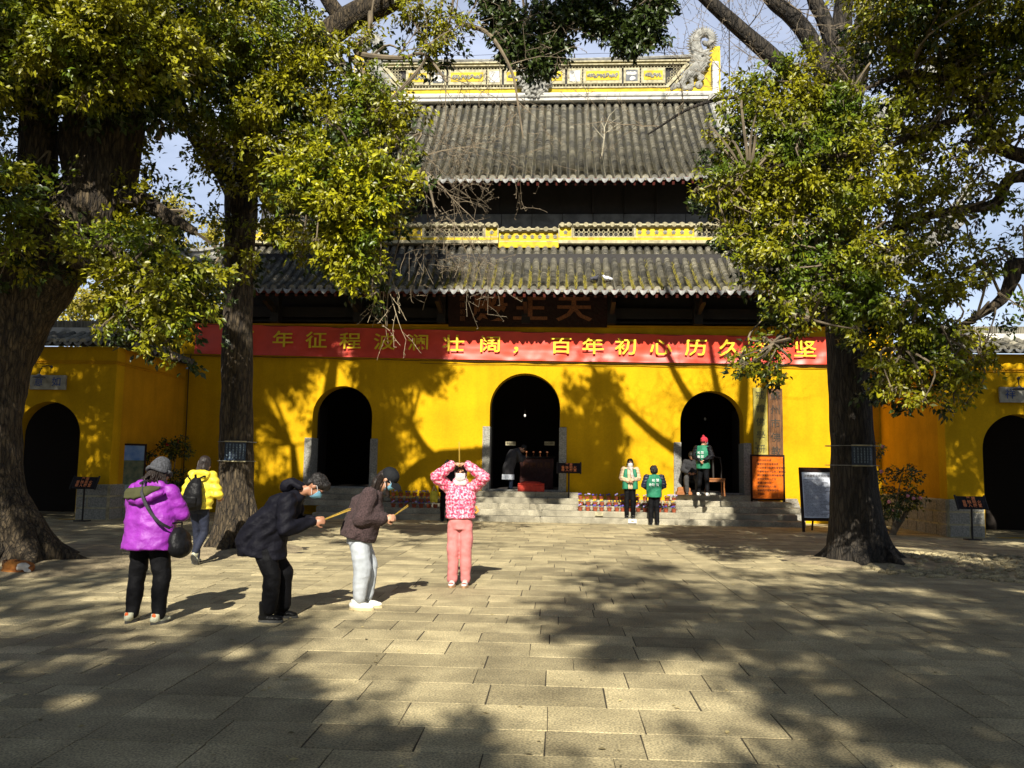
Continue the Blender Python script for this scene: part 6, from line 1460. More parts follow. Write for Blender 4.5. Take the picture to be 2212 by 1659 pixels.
# --- 9 volunteer in red bobble hat in the right doorway
q = G(1519, 1072, FL)
J = dict(J0, head=(.03, .05, 1.52), hd=(.6, .1), wrR=(.10, -.20, 1.0), elR=(.28, -.08, 1.12), elL=(-.24, -.06, 1.10), wrL=(-.02, -.18, .98), knL=(-.11, .03, .47), knR=(.10, .02, .47), anL=(-.14, .03, .09), anR=(.13, -.02, .09))
t, h, R, hc = simple((q.x, q.y, FL), rad(-28), 'volunteer in a red bobble hat and green vest standing in the right doorway', J, GREEN, (0, 0, .76), (.20, .19, .195), cloth('black_trousers', (.005, .005, .006), .7), HAIR, shoem=cloth('white_trainer', (.72, .70, .62), .55))
sleeves(t, J, pk, (.078, .075, .055), .014)
b = MB(); b.ell(h(0, -.012, .04), (.098, .112, .105), 16, 12, R); b.ell(h(0, -.05, .155), (.035, .035, .032), 10, 8, R); blob('bobble_hat', b, cloth('red_knit', (.55, .03, .05), .95, var=.3, scale=40, bump=.9), t, .009, 1, disp=lambda p, n: .004*math.sin(p.z*120)*math.sin(math.atan2(p.y, p.x)*20), world_coords=False)
mask(t, h, R, MASK); back_text(t, [('和', -.06, 1.20), ('慧', .04, 1.205), ('敬', -.06, 1.09), ('智', .04, 1.095)], .085, -.172)
# --- 10 seated man in the right doorway
q = G(1499, 1070, FL)
J = dict(hip=(0, -.22, .50), chest=(0, -.16, .86), neck=(0, -.10, 1.03), head=(0, -.02, 1.13), hd=(0, .5), shL=(-.18, -.14, .96), shR=(.18, -.14, .96), elL=(-.26, -.02, .72), elR=(.26, -.02, .72), wrL=(-.07, .16, .64), wrR=(.07, .16, .64), hdirL=(.4, 1, -.2), hdirR=(-.4, 1, -.2), knL=(-.16, .22, .50), knR=(.16, .22, .50), anL=(-.14, .16, .09), anR=(.14, .16, .09))
t, h, R, hc, body = person((q.x, q.y+.35, FL), rad(172), 'man in dark coat sitting in the shade of the right doorway, hands together', J, SKIN_D, .012)
gc = cloth('charcoal_coat', (.028, .028, .030), .9)
b = MB(); torso(b, J, (0, -.22, .46), .20, .20, .20, .15, .8); sleeve(b, J, 'L', .08, .075, .055); sleeve(b, J, 'R', .08, .075, .055); blob('coat', b, gc, t, .014, 3, disp=wr(.012, 8, 8), world_coords=False)
b = MB()
for e in (-1, 1): caps(b, (e*.09, -.2, .50), .09, (e*.16, .22, .50), .078); caps(b, (e*.16, .22, .49), .078, (e*.14, .16, .12), .06)
blob('trousers', b, cloth('grey_trousers', (.05, .047, .045), .9), t, .014, 3, disp=wr(.012, 8, 14), world_coords=False)
b = MB(); b.ell(h(0, -.02, .04), (.092, .105, .09), 14, 10, R); blob('hair', b, HAIR, t, .01, 1, world_coords=False)
for x in (-.14, .14): shoe(t, (x, .14, 0), 0, cloth('black_boot', (.008, .008, .008), .4), sl_)
seat_pos = (q.x, q.y+.35)
# --- 11 worshipper bowing inside the middle door
q = G(1104, 1060, FL)
J = dict(hip=(0, -.08, .86), chest=(0, .08, 1.14), neck=(0, .24, 1.27), head=(0, .37, 1.29), hd=(0, 1.1), shL=(-.17, .15, 1.19), shR=(.17, .15, 1.19), elL=(-.2, .25, .95), elR=(.2, .25, .95), wrL=(-.03, .40, 1.02), wrR=(.03, .40, 1.02), hnL=(-1, 0, 0), hnR=(1, 0, 0), knL=(-.08, .02, .47), knR=(.09, -.02, .47), anL=(-.08, .0, .09), anR=(.08, -.03, .09))
t, h, R, hc = simple((q.x, q.y, FL), rad(-72), 'worshipper in a grey cape with pale pleated hem bowing in the middle doorway', J, cloth('grey_cape', (.045, .043, .047), .95), (0, -.10, .50), (.215, .225, .22), cloth('blue_jeans', (.02, .035, .07), .8), HAIR)
b = MB(); N = 44; v = []; f = []
for z, r0 in ((.34, .225), (.50, .215)):
    for k in range(N): a = 2*PI*k/N; rr = r0+(.014 if k % 2 else -.006); v.append((rr*math.cos(a), -.10+rr*.8*math.sin(a), z))
for k in range(N): f.append((k, (k+1) % N, N+(k+1) % N, N+k))
b.add(v, f); b.build('pleated_hem', cloth('pale_pleats', (.62, .66, .72), .8), t, world_coords=False)
sleeves(t, J, MC['grey_cape'], (.085, .09, .07))
# ------------------------------------------------------------------ cat, pigeons
t = thing('cat', G(42, 1238), 'ginger and white cat curled asleep against the roots of the leaning camphor', 'cat', rotz=.1)
org = cloth('ginger_fur', (.52, .20, .035), .95, col2=(.22, .07, .015), scale=5, bump=.6, bscale=90); n_ = org.node_tree; 
b = MB(); b.ell((0, 0, .085), (.19, .13, .09), 20, 14); b.ell((-.10, .0, .09), (.12, .13, .10), 16, 12); b.ell((.10, -.03, .08), (.11, .11, .082), 16, 12)
tl = [(-.19, -.02, .05), (-.16, -.11, .035), (-.05, -.155, .03), (.06, -.16, .03), (.13, -.14, .03)]; c = crv(tl, 5); b.tube([Vector(q) for q in c], [.028]*(len(c)-1)+[.015], 10)
b.ell((.17, -.075, .065), (.062, .055, .050), 14, 10); b.ell((.205, -.105, .052), (.028, .024, .022), 10, 8)
for sx in ((.175, -.03), (.215, -.06)): b.tube([(sx[0], sx[1], .095), (sx[0]+.005, sx[1]+.004, .145)], [.022, .003], 6)
caps(b, (.06, -.12, .03), .026, (.17, -.14, .022), .020)
blob('body', b, org, t, .009, 2, disp=lambda p, n: .003*mn.noise(p*40), world_coords=False)
b = MB(); b.ell((.09, -.085, .09), (.10, .065, .065), 16, 10); b.ell((.17, -.125, .045), (.05, .03, .035), 12, 8); blob('white_bib', b, cloth('white_fur', (.72, .66, .55), .95, bump=.6, bscale=90), t, .008, 2, disp=lambda p, n: .004*mn.noise(p*30), world_coords=False)
b = MB()
for k in range(9): a = -.9+k*.22; b.tube([(-.10+.15*math.sin(a)*.9, -.115*math.cos(a)*.9, .10), (-.10+.13*math.sin(a), -.05, .172), (-.10+.12*math.sin(a), .03, .180)], [.006, .007, .003], 5)
b.build('stripe', cloth('dark_fur', (.16, .05, .012), .95), t, world_coords=False)
def pigeon(px, py, lab, col, yaw):
    q = P(px, py, 23.4); z = LO.z(q.x-AX, 23.4)+.09; t = thing('pigeon', (q.x, 23.4, z), lab, 'pigeon', rotz=yaw); m = cloth('feather_'+str(int(col[0]*100)), col, .8)
    b = MB(); b.ell((0, 0, .10), (.065, .12, .068), 14, 10, Matrix.Rotation(.25, 3, 'X')); b.ell((0, .10, .165), (.036, .042, .045), 12, 8); b.ell((0, .125, .195), (.028, .033, .028), 10, 8); b.tube([(0, -.09, .08), (0, -.19, .055)], [.045, .03], 8); b.tube([(0, .15, .193), (0, .175, .186)], [.009, .002], 6)
    blob('body', b, m, t, .009, 2, world_coords=False)
    for s in (-1, 1):
        b = MB(); b.ell((s*.055, -.02, .105), (.018, .105, .05), 10, 8, Matrix.Rotation(.2, 3, 'X')); b.build('wing', m, t, smooth=True, world_coords=False)
        b = MB(); b.tube([(s*.025, .0, .05), (s*.025, .01, .0)], .006, 5); b.build('leg', M['redwood'], t, world_coords=False)
pigeon(1311, 607, 'white pigeon resting on the lower roof edge', (.75, .75, .76), .9); pigeon(1285, 607, 'grey pigeon beside the white one on the lower roof', (.06, .06, .075), -.8)

# ------------------------------------------------------------------ banner
bn = thing('banner', (AX, YW-.12, 5.2), 'long red cloth banner with yellow characters stretched above the three doors', 'banner')
xl, xr = P(420, 735, YW-.12).x, 10.05
def ban(x): u = (x-xl)/(xr-xl); zt = 5.845-.30*u-.05*math.sin(PI*u); zb = 4.885-.17*u-.04*math.sin(PI*u); return zt, zb
def bwave(x, u): return .018*math.sin(x*3.1+u*2)+.012*math.sin(x*11+u*5)*(.5+.5*math.sin(x*.9))+.010*mn.noise(Vector((x*2, u*9, 0)))+.022*abs(mn.noise(Vector((x*.9-u*1.5, u*5+x*.8, 2))))
b = MB(); v = []; f = []; NX, NZ = 260, 12
for i in range(NX+1):
    x = xl+(xr-xl)*i/NX; zt, zb = ban(x)
    for k in range(NZ+1): u = k/NZ; v.append((x, YW-.12+bwave(x, u)+.03*math.sin(PI*u), zt+(zb-zt)*u))
for i in range(NX):
    for k in range(NZ): a = i*(NZ+1)+k; f.append((a, a+NZ+1, a+NZ+2, a+1))
b.add(v, f); cloth_o = b.build('cloth', cloth('red_satin', (.70, .055, .022), .42, var=.06, scale=3, bump=.0, sheen=.4), bn, smooth=True)
ym = mat('banner_yellow', (.80, .58, .01), .6)
chars = [('百', 527), ('年', 612), ('征', 684), ('程', 757), ('波', 831), ('澜', 904), ('壮', 980), ('阔', 1059), ('，', 1128), ('百', 1212), ('年', 1281), ('初', 1352), ('心', 1427), ('历', 1503), ('久', 1577), ('弥', 1652), ('坚', 1738)]
for (ch, px) in chars:
    x = P(px, 740, YW-.14).x; zt, zb = ban(x); text_obj('character', ch, .56, ym, bn, .002, (x, YW-.185, (zt+zb)/2-.0), sx=1.25, sy=.96, bold=.006)
b = MB()
for (z_, s) in ((0, 0), (1, 1)):
    pts = []
    for i in range(60):
        x = xl-.3+(xr-xl+.5)*i/59; zt, zb = ban(min(max(x, xl), xr)); pts.append((x, YW-.10, (zt+.012 if s == 0 else zb-.03)-.03*abs(math.sin(i*.55))))
    b.tube(pts, .008, 4)
pts = [(x, YW-.05, 4.66-.02*x/10-.03*abs(math.sin(x*.9))) for x in np.linspace(-3, 10, 40)]; b.tube(pts, .006, 4)
b.build('rope', M['black'], bn)
# drain hose / cable in the left corner
c_ = thing('cable', (-10.35, YW, 0), 'thin black cable running down the wall in the left corner', 'cable'); b = MB(); b.tube([(-10.25, YW-.03, 4.9), (-10.3, YW-.03, 4.4), (-10.28, YW-.03, 2.6), (-10.3, YW-.03, .2)], .014, 5); b.build('wire', M['black'], c_)

# ------------------------------------------------------------------ name board over the middle door
pl = thing('name_board', (AX, 24.1, 6.05), 'dark lacquered board with three large gilt characters under the eave', 'sign')
x0, x1 = P(968, 668, 24.3).x, P(1312, 668, 24.3).x; zc = P(1145, 668, 24.3).z; TL = .16
b = MB(); v = []
for (x, z, y) in ((x0, zc-.52, 24.42), (x1, zc-.52, 24.42), (x1, zc+.48, 24.16), (x0, zc+.48, 24.16)): v.append((x, y, z))
v += [(a, b_+.06, c) for a, b_, c in v]
b.add(v, [(0, 1, 2, 3), (7, 6, 5, 4), (0, 4, 5, 1), (1, 5, 6, 2), (2, 6, 7, 3), (3, 7, 4, 0)]); b.build('board', cloth('oxblood_lacquer', (.018, .005, .003), .35), pl)
gilt = mat('gilt', (.17, .055, .014), .55, var=.4, scale=25, metallic=.3)
for (ch, px) in (('殿', 1058), ('王', 1145), ('天', 1240)):
    text_obj('character', ch, .86, gilt, pl, .02, (P(px, 668, 24.2).x, 24.27, zc-.03), (PI/2+.254, 0, 0), sx=1.28, sy=.95, bold=.02)
for k, ch in enumerate('趙樸初題'): text_obj('inscription', ch, .17, gilt, pl, .005, (P(998, 668, 24.2).x, 24.20+.052*k, zc+.30-.2*k), (PI/2+.254, 0, 0))

# ------------------------------------------------------------------ hanging vertical boards beside the right door
def vboard(px, ztop, zbot, w, m, txt, tm, label, size, small=None):
    x = P(px, 900, YW).x; t = thing('hanging_board', (x, YW, (ztop+zbot)/2), label, 'sign')
    b = MB(); b.bbox(-w/2+x, w/2+x, YW-.09, YW-.03, zbot, ztop, .01)
    b.v = [(p[0], p[1], p[2]) for p in b.v]; b.build('board', m, t)
    n = len(txt)
    for k, ch in enumerate(txt): text_obj('character', ch, size, tm, t, .006, (x, YW-.096, ztop-.24-(ztop-zbot-.42)*k/(n-1)))
    if small:
        for k, ch in enumerate(small): text_obj('inscription', ch, .075, tm, t, .003, (x-w*.36, YW-.094, zbot+1.15-.13*k))
    b = MB(); b.tube([(x-.09, YW-.06, ztop), (x-.10, YW-.06, ztop+.07), (x-.03, YW-.05, ztop+.10), (x, YW-.04, ztop+.13), (x+.03, YW-.05, ztop+.10), (x+.10, YW-.06, ztop+.07), (x+.09, YW-.06, ztop)], .012, 5); b.build('hanger', M['black'], t)
zt = P(1640, 838, YW).z; zb_ = P(1665, 1050, YW).z
wood = cloth('streaked_wood', (.20, .085, .025), .6, col2=(.07, .03, .012), scale=3)
for x in wood.node_tree.nodes:
    if x.type == 'TEX_NOISE' : pass
mp = wood.node_tree.nodes.new('ShaderNodeMapping'); mp.inputs['Scale'].default_value = (9, 9, .5); tcx = [x for x in wood.node_tree.nodes if x.type == 'TEX_COORD'][0]; wood.node_tree.links.new(tcx.outputs['Object'], mp.inputs[0])
for x in wood.node_tree.nodes:
    if x.type == 'TEX_NOISE': wood.node_tree.links.new(mp.outputs[0], x.inputs['Vector'])
ch_dark = mat('carved_ink', (.035, .03, .02), .7)
vboard(1641, zt, zb_+.1, .40, cloth('olive_gold_board', (.40, .34, .07), .7, var=.1, scale=2), '戒幢佛學研究所', mat('carved_green', (.13, .13, .06), .8), 'olive yellow vertical board with carved characters nearest the right door', .27, '趙樸初題')
vboard(1673.5, zt-.02, zb_, .42, wood, '蘇州市佛教協會', ch_dark, 'dark streaked wooden vertical board right of the olive one', .30)

# ------------------------------------------------------------------ orange easel board, white notice board, photo board
def lines_text(name, rows, m, parent, x0, z0, dz, size, y, rot=(PI/2, 0, 0), align='LEFT', sx=1):
    for k, r in enumerate(rows): text_obj(name, r, size, m, parent, .0015, (x0, y, z0-dz*k), rot, align, world_coords=False, sx=sx)
ink = mat('dark_ink', (.03, .012, .008), .8)
q = P(1660, 1085, 24.0)
t = thing('easel_board', (q.x, 24.05, 2*RS), 'glossy orange text panel in a dark frame standing by the vertical boards', 'sign')
W_ = .98; H_ = 1.32; zb0 = .36
frame = cloth('dark_frame', (.025, .012, .008), .4)
for (a, c, d, e) in ((-W_/2, -W_/2+.05, .0, zb0+H_), (W_/2-.05, W_/2, 0, zb0+H_), (-W_/2+.05, W_/2-.05, zb0+H_-.05, zb0+H_), (-W_/2+.05, W_/2-.05, zb0, zb0+.05)):
    b = MB(); b.bbox(a, c, -.025, .025, d, e, .006); b.build('frame_rail', frame, t, world_coords=False)
b = MB(); b.box(-W_/2+.05, W_/2-.05, -.008, .01, zb0+.05, zb0+H_-.05); b.build('panel', cloth('orange_panel', (.62, .13, .01), .25, var=.08, scale=2), t, world_coords=False)
lines_text('panel_text', ['寺院法物流通', '尊敬的各位香客信眾', '一切佛事活動請到客堂登記', '不要輕信他人以免上當受騙', '請勿隨意放生請保護環境', '文明敬香每人三支', '愛護文物古跡', '嚴禁攜帶明火入殿', '感謝您的理解與配合', '客堂啟'], ink, t, -.30, zb0+H_-.17, .108, .068, -.012)
b = MB(); b.box(-W_/2, W_/2, .0, .35, -.0, .04); b.build('foot', frame, t, world_coords=False)
blue = mat('notice_paper', (.78, .82, .90), .5, var=.04)
q = G(1780, 1150); t = thing('notice_board', (q.x-.05, q.y+.05, 0), 'tall white printed notice board leaning beside the ginkgo trunk', 'sign', rotz=.10)
t.rotation_euler = (-.10, 0, .12); W_ = .98; H_ = 1.35; zb0 = .30
for (a, c, d, e) in ((-W_/2, -W_/2+.06, -.3, zb0+H_), (W_/2-.06, W_/2, -.3, zb0+H_), (-W_/2+.06, W_/2-.06, zb0+H_-.12, zb0+H_), (-W_/2+.06, W_/2-.06, zb0-.02, zb0+.06)):
    b = MB(); b.bbox(a, c, -.02, .03, max(0, d), e, .006); b.build('frame_rail', frame, t, world_coords=False)
b = MB(); b.box(-W_/2+.06, W_/2-.06, -.006, .01, zb0+.06, zb0+H_-.12); b.build('panel', blue, t, world_coords=False)
text_obj('heading', '文物建筑火灾风险指南', .075, ink, t, .0015, (0, -.010, zb0+H_-.22), world_coords=False)
pool = '严格落实消防安全责任制度切实做好文物建筑火灾防控工作禁止吸烟和使用明火请自觉遵守规定保持通道畅通'
rows = []; g = random.Random(4)
for k in range(26): n = g.randrange(14, 24); o_ = g.randrange(len(pool)-24); rows.append(pool[o_:o_+n])
lines_text('notice_text', rows, mat('print_grey', (.16, .18, .24), .8), t, -.40, zb0+H_-.32, .037, .033, -.010)
b = MB(); b.obox((0, .02, zb0+H_-.1), (0, .55, .06), .04, .03); b.build('prop_leg', frame, t, world_coords=False)
# photo board
q = P(262, 1100, 21.2)
t = thing('photo_board', (q.x, 21.3, 0), 'dark standing board with a landscape photograph behind the magenta jacket', 'sign', rotz=.75)
for (a, c, d, e) in ((-.5, -.45, 0, 2.0), (.45, .5, 0, 2.0), (-.45, .45, 1.95, 2.0), (-.45, .45, .5, .55)):
    b = MB(); b.bbox(a, c, -.02, .03, d, e, .006); b.build('frame_rail', frame, t, world_coords=False)
def pic(name, z0, z1, m): b = MB(); b.box(-.45, .45, -.008+.001, .01, z0, z1); b.build(name, m, t, world_coords=False)
pic('sky_print', 1.55, 1.95, mat('print_sky', (.03, .14, .42), .3, col2=(.2, .32, .5), scale=3)); pic('hills_print', .90, 1.55, mat('print_hills', (.02, .05, .015), .3, col2=(.12, .13, .05), scale=7)); pic('water_print', .55, .90, mat('print_water', (.12, .16, .2), .3, col2=(.3, .34, .38), scale=6))

# ------------------------------------------------------------------ stone name plates with gooseneck lamps over the gates
def plate(x, z, chs, label):
    t = thing('stone_plate', (x, 20.6, z), label, 'sign'); b = MB(); b.bbox(x-.48, x+.48, 20.50, 20.57, z-.19, z+.19, .01); b.build('slab', M['cream'] if 0 else cloth('pale_slab', (.36, .34, .27), .8, var=.25, scale=6), t)
    mk = mat('blue_carving', (.04, .09, .30), .7)
    for k, ch in enumerate(chs): text_obj('character', ch, .26, mk, t, .004, (x+.24-.48*k, 20.494, z))
    t = thing('gooseneck_lamp', (x, 20.5, z+.3), 'small black gooseneck lamp above the '+('left' if x < 0 else 'right')+' gate plate', 'lamp')
    b = MB(); b.tube([(x+.02, 20.58, z+.42), (x+.0, 20.46, z+.44), (x-.09, 20.38, z+.40), (x-.12, 20.34, z+.28), (x-.12, 20.32, z+.20)], .012, 6); b.build('arm', M['black'], t)
    b = MB(); b.lathe([(.16, 0), (.13, .035), (.06, .06), (.03, .10)], (x-.12, 20.32, z+.10), 16); b.build('shade', M['greyboard'], t)
    b = MB(); b.ell((x+.02, 20.585, z+.42), (.04, .015, .04), 10, 6); b.build('wall_rose', M['black'], t)
plate(-12.18, 3.56, '如意', 'pale stone plate with two blue characters over the left gate')
plate(12.58, 3.50, '吉祥', 'pale stone plate with two blue characters over the right gate')

# ------------------------------------------------------------------ no-flame signs on posts
def nosign(px, py, Y, z0, label, rot=0.0):
    q = P(px, py, Y); t = thing('warning_sign', (q.x, Y, z0), label, 'sign', rotz=rot); h_ = q.z-z0
    b = MB(); b.tube([(0, 0, 0), (0, 0, h_-.05)], .022, 8); b.box(-.16, .16, -.12, .12, 0, .025); b.build('post', M['black'], t, world_coords=False)
    Rt = Matrix.Rotation(.45, 3, 'X'); b = MB(); b.bbox(-.34, .34, -.02, .02, -.16, .16, .008); b.v = [Rt.inverted() @ Vector(p)+V3(0, 0, h_) for p in b.v]; b.build('board', cloth('sign_black', (.015, .012, .012), .5), t, world_coords=False)
    for s in (-1, 1):
        b = MB(); b.tube([Rt.inverted() @ V3(s*.345, 0, -.18)+V3(0, 0, h_), Rt.inverted() @ V3(s*.345, 0, .19)+V3(0, 0, h_)], .024, 8); b.build('scroll_end', M['black'], t, world_coords=False)
    om = MC.setdefault('sign_orange', mat('sign_orange', (.75, .22, .06), .6))
    for k, r in enumerate(('严 禁', '香 烛 明 火', '带 入 殿 堂')):
        o = Rt.inverted() @ V3(0, -.028, .095-.09*k)+V3(0, 0, h_); text_obj('lettering', r, .092, om, t, .0015, o, (PI/2-.45, 0, 0), world_coords=False, bold=.002)
nosign(183, 1043, 20.1, 0, 'black warning sign on a post before the left gate', -.1)
nosign(1229, 1011, 24.15, 2*RS, 'black warning sign on a post right of the middle door')
nosign(2098, 1086, 19.9, 0, 'black warning sign on a post before the right gate', .05)

# ------------------------------------------------------------------ tree name plates held by wires
def tplate(px, py, Y, r, label, wpx, turn):
    q = P(px, py, Y-r); t = thing('tree_plate', q, label, 'plaque'); c = Vector((P(px-turn, py, Y).x, Y, q.z)); R_ = r+.045
    a0 = math.atan2(-1, (q.x-c.x)/r if r else 0); hw = wpx/2/F_PX*Y/R_; v = []; f = []; N = 10; hh = .17
    a0 = -PI/2+math.asin(max(-.9, min(.9, (q.x-c.x)/R_)))
    for k in range(N+1):
        a = a0-hw+2*hw*k/N
        for z in (-hh, hh): v.append((c.x+R_*math.cos(a), c.y+R_*math.sin(a), q.z+z))
    for k in range(N): f.append((2*k, 2*k+2, 2*k+3, 2*k+1))
    b = MB(); b.add(v, f); b.build('plate', cloth('navy_plate', (.010, .022, .045), .35), t)
    for s in (-1, 1):
        b = MB(); pts = [(c.x+(R_+.01)*math.cos(a), c.y+(R_+.01)*math.sin(a), q.z+s*(hh+.005)) for a in np.linspace(a0-hw, a0+hw, 8)]; b.tube(pts, .012, 5); b.build('rim', M['cream'], t)
        b = MB(); pts = [(c.x+(R_-.0)*math.cos(a), c.y+(R_-.0)*math.sin(a), q.z+s*hh) for a in np.linspace(0, 2*PI, 28)]; b.tube(pts, .006, 4); b.build('wire', M['greyrelief'], t)
    wm = MC.setdefault('dim_print', mat('dim_print', (.22, .30, .36), .7))
    for k in range(6):
        a = a0-hw*.75+1.5*hw*k/5; x = c.x+(R_+.006)*math.cos(a); y = c.y+(R_+.006)*math.sin(a)
        text_obj('plate_text', '\n'.join('古樹名木編號香樟樹齡三百年一級保護'[k:k+6]), .045, wm, t, .001, (x, y, q.z+.0), (PI/2, 0, a+PI/2), sx=.6)
tplate(509, 975, 14.35, .285, 'navy identification plate wired round the straight camphor trunk', 46, -3)
tplate(1862, 984, 14.7, .40, 'navy identification plate wired round the ginkgo trunk', 44, 22)

# ------------------------------------------------------------------ pansies in clay pots, three rows on each shelf
potm = cloth('terracotta', (.30, .065, .022), .8, var=.25, scale=12)
fc = {'yellow': mat('pansy_yellow', (.80, .50, .01), .6), 'violet': mat('pansy_violet', (.10, .06, .42), .6), 'orange': mat('pansy_orange', (.75, .28, .01), .6), 'lilac': mat('pansy_lilac', (.42, .34, .66), .6)}
gl = mat('pansy_leaf', (.06, .12, .02), .6, island=.4)
def make_pot(kind, seed):
    gg = random.Random(seed); t = thing('flower_pot', (0, 0, 0), '', 'flower pot')
    b = MB(); b.lathe([(.070, 0), (.092, .125), (.104, .126), (.106, .160), (.098, .160), (.094, .140), (.02, .135)], n=14); b.build('pot', potm, t, smooth=False, world_coords=False)
    b = MB()
    for _ in range(60):
        a = gg.uniform(0, 2*PI); r = gg.uniform(.0, .10); z = .16+gg.uniform(0, .07); s = .035; d = V3(math.cos(a), math.sin(a), gg.uniform(-.2, .5)); e = V3(-math.sin(a), math.cos(a), 0)
        p = V3(r*math.cos(a), r*math.sin(a), z); b.add([p, p+d*s+e*s*.45, p+d*s*2, p+d*s-e*s*.45], [(0, 1, 2, 3)])
    b.build('leaves', gl, t, world_coords=False)
    for _ in range(3):
        a = gg.uniform(0, 2*PI); r = gg.uniform(.02, .10); c = V3(r*math.cos(a), r*math.sin(a)-.02, .21+gg.uniform(0, .07)); b = MB()
        for k in range(5):
            th = 2*PI*k/5+.3; u = V3(math.cos(th), -.25, math.sin(th)).normalized(); b.ell(c+u*.018, (.018, .008, .018), 7, 4)
        b.ell(c+V3(0, -.012, 0), (.008, .005, .008), 5, 4); b.build('blossom', fc[kind], t, world_coords=False)
    return t
protos = {k: [make_pot(k, i*7+len(k)) for i in range(2)] for k in fc}; used = set(); placed = []
def pots(pxa, pxb, n, side, rows=((0, 1102), (1, 1090), (2, 1079))):
    for (r, py) in rows:
        Yp = Y5+[.17+2*TR-.34-.0+.02, 2*TR+.12-.34*0+.14, 0][0]
        yy = [Y5+TR+.13, Y5+.12+2*TR*.85+.13, Y5+.12+3*TR*.85+.13][r]; zz = [2*RS, 3*RS-.03, 4*RS-.03][r]
        kinds = (['violet', 'violet', 'lilac'], ['yellow', 'orange', 'yellow'], ['violet', 'violet', 'lilac'])[r]
        for i in range(n):
            x = P(pxa+(pxb-pxa)*(i+.5)/n, py, yy).x+random.uniform(-.02, .02); kd = random.choice(kinds)
            if side == 'right' and i >= n-2: kd = 'lilac' if r == 2 else ('yellow' if r == 1 else 'violet')
            p = random.choice(protos[kd])
            if id(p) not in used: used.add(id(p)); t = p
            else: t = copy_tree(p)
            t.location = (x, yy, zz); t.scale = (.72, .72, .66); t.rotation_euler = (0, 0, random.uniform(-.5, .5)); rn = ('front', 'middle', 'back')[r]
            pos = 'leftmost' if i == 0 else ('rightmost' if i == n-1 else '')
            col = {'yellow': 'yellow', 'orange': 'orange', 'violet': 'violet', 'lilac': 'pale lilac'}[kd]
            t['group'] = 'potted pansies on the shelf left of the middle door' if side == 'left' else 'potted pansies on the shelf between middle and right doors'
            placed.append((t, f"clay pot of {col} pansies, number {i+1} from the left in the {rn} row {'left' if side == 'left' else 'right'} of the middle door"))
pots(842, 1022, 12, 'left'); pots(1246, 1463, 14, 'right')
words = ['first', 'second', 'third', 'fourth', 'fifth', 'sixth', 'seventh', 'eighth', 'ninth', 'tenth', 'eleventh', 'twelfth', 'thirteenth', 'fourteenth']
for (t, l) in placed:
    k = int(l.split('number ')[1].split(' ')[0]); rn = l.split(' in the ')[1].split(' row')[0]; col = l.split('pot of ')[1].split(' pansies')[0]; sd = 'left' if l.endswith('left of the middle door') else 'right'
    t['label'] = f"clay pot of {col} pansies, {words[k-1]} from left, {rn} row, {sd} of middle door"
for k in protos:
    for p in protos[k]:
        if id(p) not in used:
            for c in list(p.children): bpy.data.objects.remove(c)
            bpy.data.objects.remove(p)

# ------------------------------------------------------------------ inside the middle doorway
q = G(1147, 1062, FL); y_ = q.y+.15
t = thing('kneeling_cushion', (q.x, y_, FL), 'red kneeling cushion on a low box inside the middle doorway', 'cushion')
rd = cloth('red_cloth', (.50, .035, .015), .7)
b = MB(); b.bbox(-.40, .40, -.16, .16, 0, .20, .02); b.build('box', rd, t, world_coords=False)
b = MB(); b.ell((0, 0, .22), (.38, .17, .09), 20, 10); b.bbox(-.40, .40, -.165, .165, .205, .25, .02); blob('pad', b, rd, t, .012, 3, world_coords=False)
t = thing('offering_chest', (q.x+.10, y_+2.6, FL), 'dark red offering chest with four gilt characters in the middle doorway', 'chest')
b = MB(); b.bbox(-.55, .55, -.25, .25, 0, 1.02, .02); b.build('case', cloth('dark_red_lacquer', (.07, .012, .008), .5), t, world_coords=False)
b = MB(); b.bbox(-.60, .60, -.29, .29, 1.02, 1.08, .01); b.build('lid', M['black'], t, world_coords=False)
for k, ch in enumerate('助樂緣隨'): text_obj('character', ch, .20, gilt, t, .004, (-.36+.24*k, -.256, .78), world_coords=False)
for k in range(4): b2_ = MB(); b2_.lathe([(.04, 0), (.015, .03), (.015, .09), (.05, .13), (.03, .17)], (-.35+.23*k, 0, 1.08), 10); b2_.build('cup', gilt, t, world_coords=False)
# label plates on the inner door leaves
for i, (px, txt) in enumerate(((1103, '请勿拍照'), (1187, '小心台阶'))):
    q2 = P(px, 958, YW+1.2); t = thing('door_label', q2, 'small cream label on the '+('left' if i == 0 else 'right')+' side inside the middle doorway', 'sign'); b = MB(); b.box(q2.x-.16, q2.x+.16, YW+1.2, YW+1.22, q2.z-.06, q2.z+.06); b.build('plate', M['cream'], t); text_obj('lettering', txt, .07, ink, t, .001, (q2.x, YW+1.195, q2.z))
